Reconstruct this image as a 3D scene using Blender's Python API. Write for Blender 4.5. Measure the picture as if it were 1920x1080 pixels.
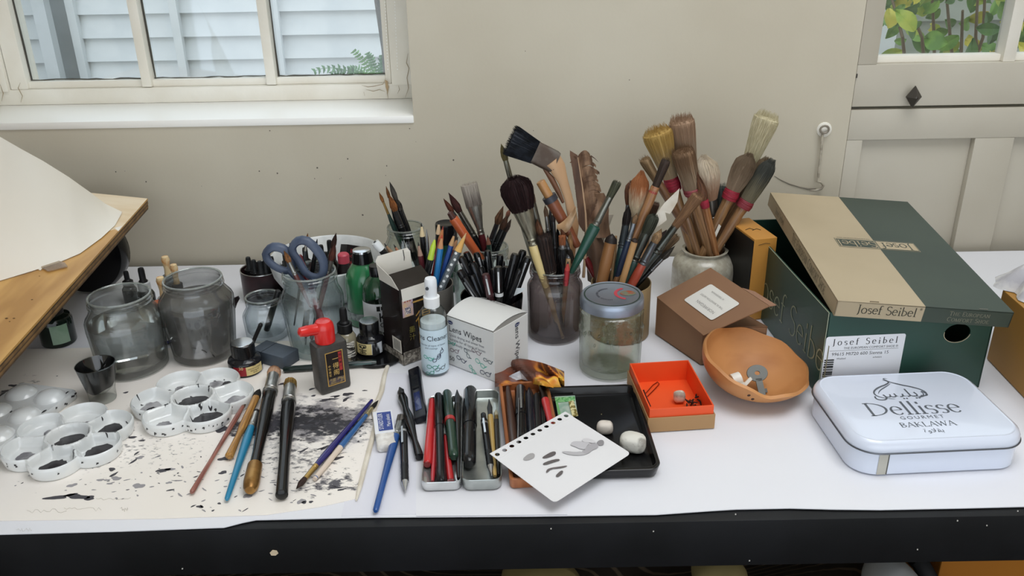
import bpy, bmesh, math, random
from mathutils import Vector, Matrix, noise
for o in list(bpy.data.objects): bpy.data.objects.remove(o, do_unlink=True)
SC = bpy.context.scene
COL = SC.collection
T = 0.75            # height of the table top above the floor
H = 0.57            # eye height above the table top
F = 1640.0
TH = math.radians(24.2); RO = math.radians(1.0)
# ---------------------------------------------------------------- camera
FW = Vector((0, math.cos(TH), -math.sin(TH))); U0 = Vector((0, math.sin(TH), math.cos(TH))); R0 = Vector((1, 0, 0))
RT = R0*math.cos(RO) - U0*math.sin(RO); UP = R0*math.sin(RO) + U0*math.cos(RO)
CAM = Vector((0, 0, T+H))
cd = bpy.data.cameras.new('camera'); cam = bpy.data.objects.new('camera', cd); COL.objects.link(cam)
cd.sensor_width = 36; cd.lens = F/1920*36; cd.clip_start = .02; cd.clip_end = 60
cm = Matrix((RT, UP, -FW)).transposed().to_4x4(); cm.translation = CAM; cam.matrix_world = cm
SC.camera = cam
# ---------------------------------------------------------------- world, lamps, exposure
vs = SC.view_settings; SC.display_settings.display_device = 'sRGB'
vs.view_transform = 'Standard'; vs.look = 'None'; vs.gamma = 1; vs.use_curve_mapping = False; vs.exposure = 0.0
SC.cycles.transparent_max_bounces = 40; SC.cycles.max_bounces = 10; SC.cycles.transmission_bounces = 10
SC.cycles.caustics_refractive = False; SC.cycles.caustics_reflective = False; SC.cycles.sample_clamp_indirect = 4
wd = bpy.data.worlds.new('sky'); SC.world = wd; wd.use_nodes = True
bg = wd.node_tree.nodes['Background']; bg.inputs[0].default_value = (.86, .93, 1, 1); bg.inputs[1].default_value = 1.8
def area(name, loc, rot, sx, sy, power, col):
    l = bpy.data.lights.new(name, 'AREA'); l.shape = 'RECTANGLE'; l.size = sx; l.size_y = sy; l.energy = power; l.color = col
    o = bpy.data.objects.new(name, l); COL.objects.link(o); o.location = loc; o.rotation_euler = rot; return o
area('roof_light_daylight', (0.45, 0.55, 2.44), (0, 0, 0), 1.0, .8, 10.5, (1, .98, .95))
area('conservatory_daylight', (0.9, -2.0, 1.9), (math.radians(75), 0, 0), 2.6, 1.6, 5, (1, .97, .93))

# ---------------------------------------------------------------- pixel / world helpers (photograph frame 1920x1080)
def ray(x, y): return FW + RT*((x-960)/F) - UP*((y-540)/F)
def P(x, y, z=0.0):
    d = ray(x, y); return CAM + d*((z-H)/d.z)
def W(x, y, Y):
    d = ray(x, y); return CAM + d*(Y/d.y)
def px(p):
    d = Vector(p)-CAM; k = d.dot(FW); return 960+F*d.dot(RT)/k, 540-F*d.dot(UP)/k
def hz(b, y):
    lo, hi = -.1, .8
    for i in range(40):
        m = (lo+hi)/2
        if px((b[0], b[1], T+m))[1] > y: lo = m
        else: hi = m
    return lo
def S(p): return (Vector(p)-CAM).dot(FW)/F
def V(*a): return Vector(a)
# ---------------------------------------------------------------- materials
def lin(h):
    h = h.lstrip('#'); c = [int(h[i:i+2], 16)/255 for i in (0, 2, 4)]
    return tuple((v/12.92 if v <= .04045 else ((v+.055)/1.055)**2.4) for v in c) + (1,)
MC = {}
def mat(c, rough=.5, metal=0, c2=None, sc=30, bump=0, stretch=None, spec=.5, emit=None, lo=.4, hi=.6, coat=0, bsc=None, det=3):
    key = (c, rough, metal, c2, sc, bump, stretch, spec, emit, lo, hi, coat, bsc)
    if key in MC: return MC[key]
    dark_ = max(int(c.lstrip('#')[i:i+2], 16) for i in (0, 2, 4)) < 0x30
    if dark_ and not metal: spec = min(spec, .30); coat = coat*.4; rough = rough*(.55 if rough < .4 else 1)
    m = bpy.data.materials.new('m_'+c.lstrip('#')); m.use_nodes = True; nt = m.node_tree; N = nt.nodes; L = nt.links
    b = N['Principled BSDF']; b.inputs['Base Color'].default_value = lin(c); b.inputs['Roughness'].default_value = rough
    b.inputs['Metallic'].default_value = metal; b.inputs['Specular IOR Level'].default_value = spec; b.inputs['Coat Weight'].default_value = coat
    if c2 or bump:
        tc = N.new('ShaderNodeTexCoord'); mp = N.new('ShaderNodeMapping'); L.new(tc.outputs['Object'], mp.inputs[0])
        if stretch: mp.inputs['Scale'].default_value = stretch
    if c2:
        n = N.new('ShaderNodeTexNoise'); n.inputs['Scale'].default_value = sc; n.inputs['Detail'].default_value = det; L.new(mp.outputs[0], n.inputs[0])
        r = N.new('ShaderNodeValToRGB'); r.color_ramp.elements[0].position = lo; r.color_ramp.elements[1].position = hi
        r.color_ramp.elements[0].color = lin(c); r.color_ramp.elements[1].color = lin(c2)
        L.new(n.outputs[0], r.inputs[0]); L.new(r.outputs[0], b.inputs['Base Color'])
    if bump:
        n2 = N.new('ShaderNodeTexNoise'); n2.inputs['Scale'].default_value = bsc or sc; n2.inputs['Detail'].default_value = 4; L.new(mp.outputs[0], n2.inputs[0])
        bp = N.new('ShaderNodeBump'); bp.inputs['Strength'].default_value = bump; bp.inputs['Distance'].default_value = .002
        L.new(n2.outputs[0], bp.inputs['Height']); L.new(bp.outputs[0], b.inputs['Normal'])
    if emit: b.inputs['Emission Color'].default_value = lin(emit[0]); b.inputs['Emission Strength'].default_value = emit[1]
    MC[key] = m; return m
def gradient(cbase, ctip, sc=700):
    key = ('gr', cbase, ctip)
    if key in MC: return MC[key]
    m = mat(cbase, .75, c2=ctip, sc=sc+.01); m = m.copy(); nt = m.node_tree; N = nt.nodes; L = nt.links; b = N['Principled BSDF']
    tc = [n for n in N if n.type == 'TEX_COORD'][0]; mp = [n for n in N if n.type == 'MAPPING'][0]; mp.inputs['Scale'].default_value = (1, 1, .05); ns = [n for n in N if n.type == 'TEX_NOISE'][0]; r = [n for n in N if n.type == 'VALTORGB'][0]
    sp = N.new('ShaderNodeSeparateXYZ'); L.new(tc.outputs['Generated'], sp.inputs[0]); a = N.new('ShaderNodeMath'); a.operation = 'MULTIPLY_ADD'; a.inputs[1].default_value = .7; L.new(ns.outputs[0], a.inputs[0]); L.new(sp.outputs[2], a.inputs[2])
    L.new(a.outputs[0], r.inputs[0]); r.color_ramp.elements[0].position = .55; r.color_ramp.elements[1].position = 1.15 if False else 1.0
    MC[key] = m; return m
def glass(tint='#eef2f0', edge='#8c9692', dirt=0.0, dc='#8b8680', dsc=25, bump=0, rough=.03, bsc=60, pw=2.0):
    key = ('g', tint, edge, dirt, dc, dsc, bump, rough, bsc, pw)
    if key in MC: return MC[key]
    m = bpy.data.materials.new('glass'); m.use_nodes = True; nt = m.node_tree; N = nt.nodes; L = nt.links; N.clear()
    out = N.new('ShaderNodeOutputMaterial'); lw = N.new('ShaderNodeLayerWeight'); lw.inputs[0].default_value = .5
    pw_ = N.new('ShaderNodeMath'); pw_.operation = 'POWER'; pw_.inputs[1].default_value = pw; L.new(lw.outputs['Facing'], pw_.inputs[0])
    mx = N.new('ShaderNodeMixRGB'); mx.inputs[1].default_value = lin(tint); mx.inputs[2].default_value = lin(edge); L.new(pw_.outputs[0], mx.inputs[0])
    tr = N.new('ShaderNodeBsdfTransparent'); L.new(mx.outputs[0], tr.inputs[0])
    gl = N.new('ShaderNodeBsdfGlossy'); gl.inputs['Roughness'].default_value = rough
    f = N.new('ShaderNodeMath'); f.operation = 'POWER'; f.inputs[1].default_value = 3.5; L.new(lw.outputs['Facing'], f.inputs[0])
    f2 = N.new('ShaderNodeMath'); f2.operation = 'MULTIPLY_ADD'; f2.inputs[1].default_value = .5; f2.inputs[2].default_value = .075; L.new(f.outputs[0], f2.inputs[0])
    ms = N.new('ShaderNodeMixShader'); L.new(f2.outputs[0], ms.inputs[0]); L.new(tr.outputs[0], ms.inputs[1]); L.new(gl.outputs[0], ms.inputs[2])
    tc = N.new('ShaderNodeTexCoord'); last = ms
    if bump:
        n2 = N.new('ShaderNodeTexNoise'); n2.inputs['Scale'].default_value = bsc; n2.inputs['Detail'].default_value = 2; L.new(tc.outputs['Object'], n2.inputs[0])
        bp = N.new('ShaderNodeBump'); bp.inputs['Strength'].default_value = bump; bp.inputs['Distance'].default_value = .003
        L.new(n2.outputs[0], bp.inputs['Height']); L.new(bp.outputs[0], gl.inputs['Normal']); L.new(bp.outputs[0], lw.inputs['Normal'])
    if dirt:
        df = N.new('ShaderNodeBsdfDiffuse'); df.inputs[0].default_value = lin(dc)
        n = N.new('ShaderNodeTexNoise'); n.inputs['Scale'].default_value = dsc; n.inputs['Detail'].default_value = 5; L.new(tc.outputs['Object'], n.inputs[0])
        mr = N.new('ShaderNodeMapRange'); mr.inputs[1].default_value = .3; mr.inputs[2].default_value = .75; mr.inputs[3].default_value = dirt*.35; mr.inputs[4].default_value = min(1, dirt*1.5)
        L.new(n.outputs[0], mr.inputs[0]); m2 = N.new('ShaderNodeMixShader'); L.new(mr.outputs[0], m2.inputs[0]); L.new(ms.outputs[0], m2.inputs[1]); L.new(df.outputs[0], m2.inputs[2]); last = m2
    L.new(last.outputs[0], out.inputs[0]); MC[key] = m; return m
def water(tint, ior=1.33, rough=0.0):
    m = bpy.data.materials.new('water'); m.use_nodes = True; b = m.node_tree.nodes['Principled BSDF']
    b.inputs['Base Color'].default_value = lin(tint); b.inputs['Transmission Weight'].default_value = 1; b.inputs['IOR'].default_value = ior; b.inputs['Roughness'].default_value = rough
    return m
# ---------------------------------------------------------------- mesh builder
class M:
    def __init__(s): s.v = []; s.f = []
    def add(s, vs_, fs):
        n = len(s.v); s.v += [Vector(v) for v in vs_]; s.f += [tuple(i+n for i in f) for f in fs]; return s
    def lathe(s, prof, seg=28, mx=None, sx=1, sy=1, a0=0, caps=True):
        vs_ = []; fs = []; idx = []
        for r, z in prof:
            if r < 1e-7: idx.append([len(vs_)]); vs_.append(Vector((0, 0, z)))
            else:
                idx.append(list(range(len(vs_), len(vs_)+seg)))
                for k in range(seg):
                    a = a0+2*math.pi*k/seg; vs_.append(Vector((r*math.cos(a)*sx, r*math.sin(a)*sy, z)))
        for A, B in zip(idx, idx[1:]):
            for k in range(seg):
                k2 = (k+1) % seg
                if len(A) == 1 and len(B) == 1: continue
                if len(A) == 1: fs.append((A[0], B[k2], B[k]))
                elif len(B) == 1: fs.append((A[k], A[k2], B[0]))
                else: fs.append((A[k], A[k2], B[k2], B[k]))
        if caps:
            if len(idx[0]) > 1: fs.append(tuple(reversed(idx[0])))
            if len(idx[-1]) > 1: fs.append(tuple(idx[-1]))
        if mx: vs_ = [mx @ v for v in vs_]
        return s.add(vs_, fs)
    def box(s, c, d, mx=None):
        c = Vector(c); x, y, z = [q/2 for q in d]
        vs_ = [c+Vector((i*x, j*y, k*z)) for i, j, k in ((-1,-1,-1),(1,-1,-1),(1,1,-1),(-1,1,-1),(-1,-1,1),(1,-1,1),(1,1,1),(-1,1,1))]
        if mx: vs_ = [mx @ v for v in vs_]
        return s.add(vs_, [(0,3,2,1),(4,5,6,7),(0,1,5,4),(1,2,6,5),(2,3,7,6),(3,0,4,7)])
    def hexa(s, b, t):   # four bottom, four top points
        return s.add(list(b)+list(t), [(0,3,2,1),(4,5,6,7),(0,1,5,4),(1,2,6,5),(2,3,7,6),(3,0,4,7)])
    def slab(s, pts, th):   # polygon (ccw from +normal side) extruded by th along its normal
        n = len(pts); pts = [Vector(p) for p in pts]; nn = Vector()
        for i in range(n): nn += pts[i].cross(pts[(i+1) % n])
        nn.normalize(); up = [p+nn*th for p in pts]
        return s.add(pts+up, [tuple(reversed(range(n))), tuple(range(n, 2*n))]+[(i, (i+1) % n, n+(i+1) % n, n+i) for i in range(n)])
    def tube(s, pts, r, seg=8, flat=1, closed=False):
        pts = [Vector(p) for p in pts]; n = len(pts); rr = r if isinstance(r, (list, tuple)) else [r]*n
        vs_ = []; ref = None
        for i, p in enumerate(pts):
            a = pts[(i-1) % n] if closed or i > 0 else p; b = pts[(i+1) % n] if closed or i < n-1 else p
            t = (b-a).normalized()
            if ref is None: ref = t.orthogonal().normalized()
            ref = (ref-t*ref.dot(t)).normalized(); u = t.cross(ref)
            for k in range(seg):
                an = 2*math.pi*k/seg; vs_.append(p+(ref*math.cos(an)+u*math.sin(an)*flat)*rr[i])
        fs = []
        for i in range(n if closed else n-1):
            for k in range(seg):
                a = i*seg+k; b = i*seg+(k+1) % seg; j = (i+1) % n
                fs.append((a, b, j*seg+(k+1) % seg, j*seg+k))
        if not closed: fs += [tuple(reversed(range(seg))), tuple(range((n-1)*seg, n*seg))]
        return s.add(vs_, fs)
    def grid(s, fn, nu, nv, th=0):
        vs_ = [fn(i/nu, j/nv) for j in range(nv+1) for i in range(nu+1)]
        fs = [(j*(nu+1)+i, j*(nu+1)+i+1, (j+1)*(nu+1)+i+1, (j+1)*(nu+1)+i) for j in range(nv) for i in range(nu)]
        return s.add(vs_, fs)
def obj(name, m, mt, parent=None, smooth=40, local=False, solid=0, bevel=0, bseg=2, sub=0):
    me = bpy.data.meshes.new(name); vs_ = m.v
    if parent is not None and not local:
        q = parent
        while q.parent: q = q.parent
        inv = q.matrix_basis.inverted(); vs_ = [inv @ v for v in vs_]
    me.from_pydata([tuple(v) for v in vs_], [], m.f); me.materials.append(mt)
    if solid or bevel:
        bm = bmesh.new(); bm.from_mesh(me)
        if solid: bmesh.ops.solidify(bm, geom=bm.faces[:], thickness=solid)
        if bevel:
            ed = [e for e in bm.edges if len(e.link_faces) == 2 and e.calc_face_angle(0) > .6]
            bmesh.ops.bevel(bm, geom=ed, offset=bevel, segments=bseg, affect='EDGES', profile=.6, clamp_overlap=True)
        bm.to_mesh(me); bm.free()
    if smooth:
        for p in me.polygons: p.use_smooth = True
        me.set_sharp_from_angle(angle=math.radians(smooth))
    me.validate(); me.update()
    o = bpy.data.objects.new(name, me); COL.objects.link(o)
    if parent is not None: o.parent = parent
    if sub:
        s_ = o.modifiers.new('s', 'SUBSURF'); s_.levels = s_.render_levels = sub
    return o
def tag(o, label=None, cat=None, group=None, kind=None):
    if label: o['label'] = label
    if cat: o['category'] = cat
    if group: o['group'] = group
    if kind: o['kind'] = kind
    return o
def thing(name, label, cat, loc=(0, 0, 0), mx=None, group=None):
    o = bpy.data.objects.new(name, None); COL.objects.link(o); o.empty_display_size = .02
    if mx is not None: o.matrix_basis = mx
    else: o.location = loc
    o.matrix_basis = o.matrix_basis.copy()
    return tag(o, label, cat, group)
def dup(o, mx, label):
    r = o.copy(); COL.objects.link(r); r.matrix_basis = mx; r['label'] = label
    for ch in o.children:
        c = ch.copy(); COL.objects.link(c); c.parent = r
        for g in ch.children:
            d = g.copy(); COL.objects.link(d); d.parent = c
    return r
def frame(A, B, roll=0):     # local z from A to B, local x lies across the view
    z = (Vector(B)-Vector(A)).normalized(); x = FW.cross(z).normalized(); y = z.cross(x)
    m = Matrix((x, y, z)).transposed().to_4x4(); m.translation = A
    return m @ Matrix.Rotation(roll, 4, 'Z')
def frame3(o, x, y):         # a face frame: origin, x along writing, y up the writing
    x = Vector(x).normalized(); z = x.cross(Vector(y)).normalized(); y = z.cross(x)
    m = Matrix((x, y, z)).transposed().to_4x4(); m.translation = o; return m
def text(s, size, mx, mt, parent, name='lettering', align='CENTER', sx=1, depth=.0001, shear=0, spacing=1):
    cu = bpy.data.curves.new(name, 'FONT'); cu.body = s; cu.size = size; cu.align_x = align; cu.align_y = 'CENTER'; cu.shear = shear; cu.space_character = spacing
    cu.resolution_u = 2; o = bpy.data.objects.new('tmp', cu); COL.objects.link(o)
    dg = bpy.context.evaluated_depsgraph_get(); me = bpy.data.meshes.new_from_object(o.evaluated_get(dg)); bpy.data.objects.remove(o)
    m = M(); tm = mx @ Matrix.Translation((0, 0, depth)) @ Matrix.Diagonal((sx, 1, 1, 1))
    m.add([tm @ v.co for v in me.vertices], [tuple(p.vertices) for p in me.polygons]); bpy.data.meshes.remove(me)
    return obj(name, m, mt, parent, smooth=0)
# broad-nib pen lettering with serifs: strokes on a 0..1 em grid
def arc(cx, cy, rx, ry, a0, a1, n=9): return [(cx+rx*math.cos(math.radians(a0+(a1-a0)*i/n)), cy+ry*math.sin(math.radians(a0+(a1-a0)*i/n))) for i in range(n+1)]
GL = {
 'D': (.78, [[(.12,0),(.12,.7)], arc(.12,.35,.56,.35,-90,90,12)], [(.12,0),(.12,.7)]),
 'e': (.46, [[(.04,.26),(.4,.26)]+arc(.22,.23,.18,.23,8,320,12)], []),
 'l': (.25, [[(.12,0),(.12,.74)]], [(.12,0)]), 'i': (.25, [[(.12,0),(.12,.44)], [(.12,.56),(.12,.68)]], [(.12,0)]),
 's': (.38, [[(.31,.38)]+arc(.18,.34,.12,.11,50,250,7)+arc(.19,.11,.13,.12,80,-140,8)], []),
 'J': (.36, [[(.2,.7),(.2,.05)]+arc(.08,.03,.12,.16,0,-80,4)], [(.2,.7)]),
 'o': (.5, [arc(.24,.22,.2,.23,0,360,14)], []), 'f': (.3, [[(.12,0),(.12,.58)]+arc(.24,.58,.12,.14,180,50,5), [(.02,.44),(.26,.44)]], [(.12,0)]),
 'S': (.5, [[(.42,.62)]+arc(.24,.54,.17,.16,40,250,8)+arc(.24,.18,.19,.19,80,-150,9)], []),
 'b': (.5, [[(.1,0),(.1,.74)], arc(.1,.22,.33,.22,-90,90,10)], []),
 'B': (.55, [[(.1,0),(.1,.7)], arc(.1,.53,.32,.17,-90,90,8), arc(.1,.19,.38,.19,-90,90,8)], []),
 'A': (.66, [[(.04,0),(.33,.72)], [(.33,.72),(.62,0)], [(.16,.25),(.52,.25)]], [(.04,0),(.62,0)]),
 'K': (.62, [[(.12,0),(.12,.7)], [(.52,.7),(.12,.3)], [(.22,.38),(.58,0)]], [(.12,0),(.12,.7)]),
 'L': (.52, [[(.12,.7),(.12,0),(.48,0),(.48,.12)]], [(.12,.7)]), 'W': (.9, [[(.04,.7),(.25,0)], [(.25,0),(.45,.68)], [(.45,.68),(.65,0)], [(.65,0),(.86,.7)]], [(.04,.7),(.86,.7)]),
 'T': (.56, [[(.28,0),(.28,.7)], [(.03,.58),(.03,.7),(.53,.7),(.53,.58)]], [(.28,0)]), 'H': (.7, [[(.12,0),(.12,.7)], [(.56,0),(.56,.7)], [(.12,.36),(.56,.36)]], [(.12,0),(.12,.7),(.56,0),(.56,.7)]),
 'E': (.54, [[(.48,.6),(.48,.7),(.12,.7),(.12,0),(.5,0),(.5,.12)], [(.12,.37),(.4,.37)]], []), 'U': (.66, [[(.1,.7),(.1,.2)]+arc(.32,.2,.22,.2,180,360,8)+[(.54,.7)]], [(.1,.7),(.54,.7)]),
 'R': (.6, [[(.1,0),(.1,.7)], arc(.1,.52,.34,.18,-90,90,8), [(.25,.34),(.56,0)]], [(.1,0)]), 'O': (.72, [arc(.35,.35,.29,.36,0,360,16)], []),
 'P': (.54, [[(.1,0),(.1,.7)], arc(.1,.51,.34,.19,-90,90,8)], [(.1,0)]), 'N': (.72, [[(.12,0),(.12,.7)], [(.12,.7),(.58,0)], [(.58,0),(.58,.7)]], [(.12,0),(.58,.7)]),
 'C': (.64, [[(.56,.58)]+arc(.36,.35,.3,.36,50,310,12)], []), 'M': (.84, [[(.1,0),(.14,.7)], [(.14,.7),(.42,0)], [(.42,0),(.7,.7)], [(.7,.7),(.74,0)]], [(.1,0),(.74,0)]),
 'F': (.5, [[(.12,0),(.12,.7),(.48,.7),(.48,.58)], [(.12,.37),(.4,.37)]], [(.12,0)]), ' ': (.3, [], []), 'G': (.7, [[(.56,.6)]+arc(.36,.35,.3,.36,50,300,12)+[(.58,.1),(.58,.32),(.42,.32)]], []),
}
def serif(s, size, mx, mt, parent, sx=1, name='lettering', thick=.1, thin=.035, gap=0, caps2=None, align=0):
    m = M(); x = 0; W_ = 0; seq = []
    for ch in s:
        k = 1.0
        if caps2 and ch.islower() : k = caps2; g = GL[ch.upper()]
        else: g = GL[ch]
        seq.append((x, k, g)); x += (g[0]+gap)*k
    W_ = x
    off = -W_/2 if align == 0 else 0
    for x0, k, (w, strokes, ser) in seq:
        for st in strokes:
            L_ = []; R_ = []
            n = len(st)
            for i, p in enumerate(st):
                a = st[max(i-1, 0)]; b = st[min(i+1, n-1)]; dx, dy = b[0]-a[0], b[1]-a[1]; q = math.hypot(dx, dy) or 1; dx /= q; dy /= q
                wd_ = thin + (thick-thin)*abs(dy)**1.3*(1 if (dx*dy <= .15 or n > 3) else .25)
                L_.append((p[0]-dy*wd_/2, p[1]+dx*wd_/2)); R_.append((p[0]+dy*wd_/2, p[1]-dx*wd_/2))
            vs_ = [((x0+a[0]*k+off)*size*sx, (a[1]*k-.33)*size, 0) for a in L_+R_]
            m.add(vs_, [(i, i+1, n+i+1, n+i) for i in range(n-1)])
        for (a, b) in ser:
            q = [(-.1, -.018), (.1, -.018), (.1, .018), (-.1, .018)]
            m.add([((x0+(a+u)*k+off)*size*sx, ((b+v)*k-.33)*size, 0) for u, v in q], [(0, 1, 2, 3)])
    tm = mx @ Matrix.Translation((0, 0, .00012))
    m.v = [tm @ v for v in m.v]
    return obj(name, m, mt, parent, smooth=0)
# ================================================================ THE SETTING
wallm = mat('#ccc5b4', .75, c2='#c4bcaa', sc=3, bump=.08, bsc=140)
paint = mat('#ddd8cc', .45, c2='#d2ccbd', sc=5, bump=.15, bsc=60)
paintw = mat('#eeebe2', .4, c2='#e6e1d5', sc=8, bump=.2, bsc=90)
YW = 1.40; YF = 1.53
wx1 = W(774, 200, YW).x; wx0 = W(-90, 200, YW).x; wz0 = W(600, 222, YW).z; wz1 = T+1.35
dx0 = W(1596, 203, YW).x; dx1 = dx0+.86; dz1 = T+1.3
X0, X1, ZT = -1.9, 2.1, 2.5
def st(name, m, mt, **k): return tag(obj(name, m, mt, **k), kind='structure')
m = M(); th = .22
def wb(x0, x1, z0, z1): m.box(((x0+x1)/2, YW+th/2, (z0+z1)/2), (x1-x0, th, z1-z0))
wb(X0, wx0, 0, ZT); wb(wx0, wx1, 0, wz0); wb(wx0, wx1, wz1, ZT); wb(wx1, dx0, 0, ZT); wb(dx0, dx1, dz1, ZT); wb(dx1, X1, 0, ZT)
wall_back = st('wall_back', m, wallm, smooth=0)
st('wall_left', M().box((X0-.06, -.4, ZT/2), (.12, 4.0, ZT)), wallm, smooth=0)
st('wall_right', M().box((X1+.06, -.4, ZT/2), (.12, 4.0, ZT)), wallm, smooth=0)
m = M()      # ceiling with a roof light opening over the table
for x0, x1, y0, y1 in ((X0, -.45, -2.4, YW), (1.35, X1, -2.4, YW), (-.45, 1.35, 1.25, YW), (-.45, 1.35, -2.4, -.15)): m.box(((x0+x1)/2, (y0+y1)/2, ZT+.05), (x1-x0, y1-y0, .1))
st('ceiling', m, paintw, smooth=0)
flr = st('floor', M().box((.1, -.4, -.03), (4.1, 4.0, .06)), mat('#3c2a20', .5, c2='#2a1d16', sc=4, stretch=(1, 12, 1)), smooth=0)
# plaster specks and the old scratch on the wall
rnd = random.Random(5); m = M()
for x, y in ((217, 322), (234, 321), (506, 245), (595, 315), (378, 349), (768, 241), (780, 266), (725, 311), (723, 329), (637, 335), (640, 334), (274, 341), (590, 335), (652, 298), (486, 321), (520, 325), (680, 403), (985, 96), (1180, 150), (930, 430), (1000, 245), (850, 300)):
    p = W(x, y, YW-.0006); r = rnd.uniform(.0006, .0016)
    m.add([p+V(r*math.cos(a)*rnd.uniform(.6, 1.2), 0, r*math.sin(a)*rnd.uniform(.6, 1.3)) for a in (0, 1.2, 2.4, 3.6, 5)], [(4, 3, 2, 1, 0)])
obj('paint_specks', m, mat('#5b564e', .8), wall_back, smooth=0)['kind'] = 'stuff'
pts = [W(x, y, YW-.0008) for x, y in ((1452, 330), (1465, 338), (1480, 345), (1500, 351), (1515, 354), (1530, 354))]
obj('scratch_mark', M().tube(pts, [.0004, .0007, .0009, .0008, .0012, .0008], 5), mat('#7d766a', .8), wall_back)
# ---- window
win = tag(bpy.data.objects.new('window_1', None), kind='structure'); COL.objects.link(win)
gx1 = W(722, 148, YF).x; gx0 = W(46, 149, YF).x; gz0 = W(500, 148, YF).z; fd = .045
def fb(name, x0, x1, z0, z1, y0=YF, d=fd, mt=paintw, parent=win, bv=.002):
    return obj(name, M().box(((x0+x1)/2, y0+d/2, (z0+z1)/2), (x1-x0, d, z1-z0)), mt, parent, bevel=bv)
st('window_sill', M().box(((wx0+wx1)/2, YW+.065, wz0-.004), (wx1-wx0+.001, .135, .012)), mat('#faf9f5', .35), bevel=.002)
fb('frame_rail', wx0, wx1, wz0+.002, gz0-.012)
fb('glazing_bar', gx0-.004, gx1+.004, gz0-.012, gz0, y0=YF+.010, d=.025)
ox = W(733, 148, YF).x
fb('sash_stile', gx1, ox, gz0-.012, wz1, y0=YF+.004); fb('frame_stile', ox+.001, wx1+.002, gz0-.014, wz1, y0=YF-.004)
sl = gx0-.03
fb('sash_stile', sl, gx0, gz0-.012, wz1, y0=YF+.004); fb('frame_stile', wx0, sl-.001, gz0-.014, wz1, y0=YF-.004)
mx_ = [W(272, 148, YF).x, W(507, 148, YF).x]
for c in mx_:
    fb('mullion', c-.0085, c+.0085, gz0-.011, wz1, y0=YF+.002, d=.03)
gm = glass('#fbfdfd', '#d9e2e0')
for a, b in ((gx0, mx_[0]-.0085), (mx_[0]+.0085, mx_[1]-.0085), (mx_[1]+.0085, gx1)):
    obj('pane', M().box(((a+b)/2, YF+.024, (gz0+wz1)/2), (b-a, .003, wz1-gz0)), gm, win, smooth=0)
    w_ = M(); r2 = random.Random(int(a*1000))   # old putty line, rough
    pts = [V(a+(b-a)*i/14, YF+.021, gz0+r2.uniform(.0003, .0022)) for i in range(15)]
    obj('putty_line', w_.tube(pts, [r2.uniform(.0006, .0016) for _ in pts], 5), mat('#5a5a54', .9), win)
    pts = [V(a+.001+r2.uniform(0, .0008), YF+.021, gz0+(wz1-gz0)*i/18) for i in range(19)]
    obj('putty_line', M().tube(pts, [r2.uniform(.0008, .0022) for _ in pts], 5), mat('#46443e', .9), win)
# flaking paint cracks on the lower right corner, dotted bead marks on the stile
ck = mat('#a2937a', .9)
m = M()
for pl in (((678, 160), (690, 163), (700, 162), (718, 158), (724, 146)), ((686, 168), (700, 171), (712, 168), (722, 172)), ((765, 100), (762, 118), (767, 128), (763, 146), (766, 165), (760, 183)), ((724, 150), (729, 163), (726, 174), (728, 185)), ((682, 172), (684, 180)), ((747, 160), (749, 168), (745, 176)), ((0, 158), (6, 175), (3, 190)), ((38, 155), (34, 165), (42, 180), (39, 192))):
    pts = [W(x, y, YF-.0048) for x, y in pl]; m.tube(pts, [.0002]+[.0007]*(len(pts)-2)+[.0002], 4)
obj('paint_cracks', m, ck, win)
m = M()
for i in range(22):
    for xx in (722, 740):
        m.box(W(xx+.07*i*6*.6, 4+i*6, YF-.0046), (.0016, .0006, .002))
obj('bead_dots', m, mat('#fbfaf6', .4), win, smooth=0)['kind'] = 'stuff'
obj('flaked_patch', M().slab([W(x, y, YF-.0044) for x, y in ((722, 150), (723, 163), (727, 176), (729, 165), (727, 152))], .0005), mat('#b39a78', .9), win, smooth=0)
# ---- stable door
door = tag(bpy.data.objects.new('door_1', None), kind='structure'); COL.objects.link(door)
dm = mat('#c2bcae', .5, c2='#bab3a4', sc=4, bump=.12, bsc=70)
YD = YW+.004
def db(name, x0, x1, z0, z1, d=.04, y0=YD, mt=dm, bv=.0015):
    return obj(name, M().box(((x0+x1)/2, y0+d/2, (z0+z1)/2), (x1-x0, d, z1-z0)), mt, door, bevel=bv)
zs = W(1750, 201, YD).z; zg = W(1760, 119, YD).z; xg = W(1645, 118, YD).x; xm0 = W(1882, 118, YD).x; xm1 = W(1905, 118, YD).x; xr = dx1-.09
for n_, a in (('door_rail', (dx0+.002, dx1-.002, zs+.0025, zg)), ('door_stile', (dx0+.002, xg, zg, dz1)), ('door_stile', (xr, dx1-.002, zg, dz1)), ('door_rail', (xg, xr, dz1-.09, dz1-.002))): db(n_, *a)
db('glazing_bar', xm0, xm1, zg, dz1-.09, d=.03, y0=YD+.004, mt=paintw)
for a, b in ((xg, xm0), (xm1, xr)):
    db('glazing_bead', a, b, zg, zg+.011, d=.02, y0=YD+.012, mt=paintw)
    obj('pane', M().box(((a+b)/2, YD+.03, (zg+dz1-.09)/2), (b-a, .003, dz1-.09-zg)), gm, door, smooth=0)
pt = W(1720, 261, YD).z; p0 = W(1618, 262, YD).x; p1 = W(1829, 260, YD).x; q0 = W(1903, 258, YD).x; q1 = q0+(p1-p0); zb = .2
for n_, a in (('door_rail', (dx0+.002, dx1-.002, pt, zs-.0025)), ('door_stile', (dx0+.002, p0, zb, pt)), ('door_stile', (p1, q0, zb, pt)), ('door_stile', (q1, dx1-.002, zb, pt)), ('door_rail', (dx0+.002, dx1-.002, .02, zb))): db(n_, *a)
for a, b in ((p0, p1), (q0, q1)): db('door_panel', a, b, zb, pt, d=.012, y0=YD+.012)
k = W(1712, 181, YD-.012)
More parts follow.
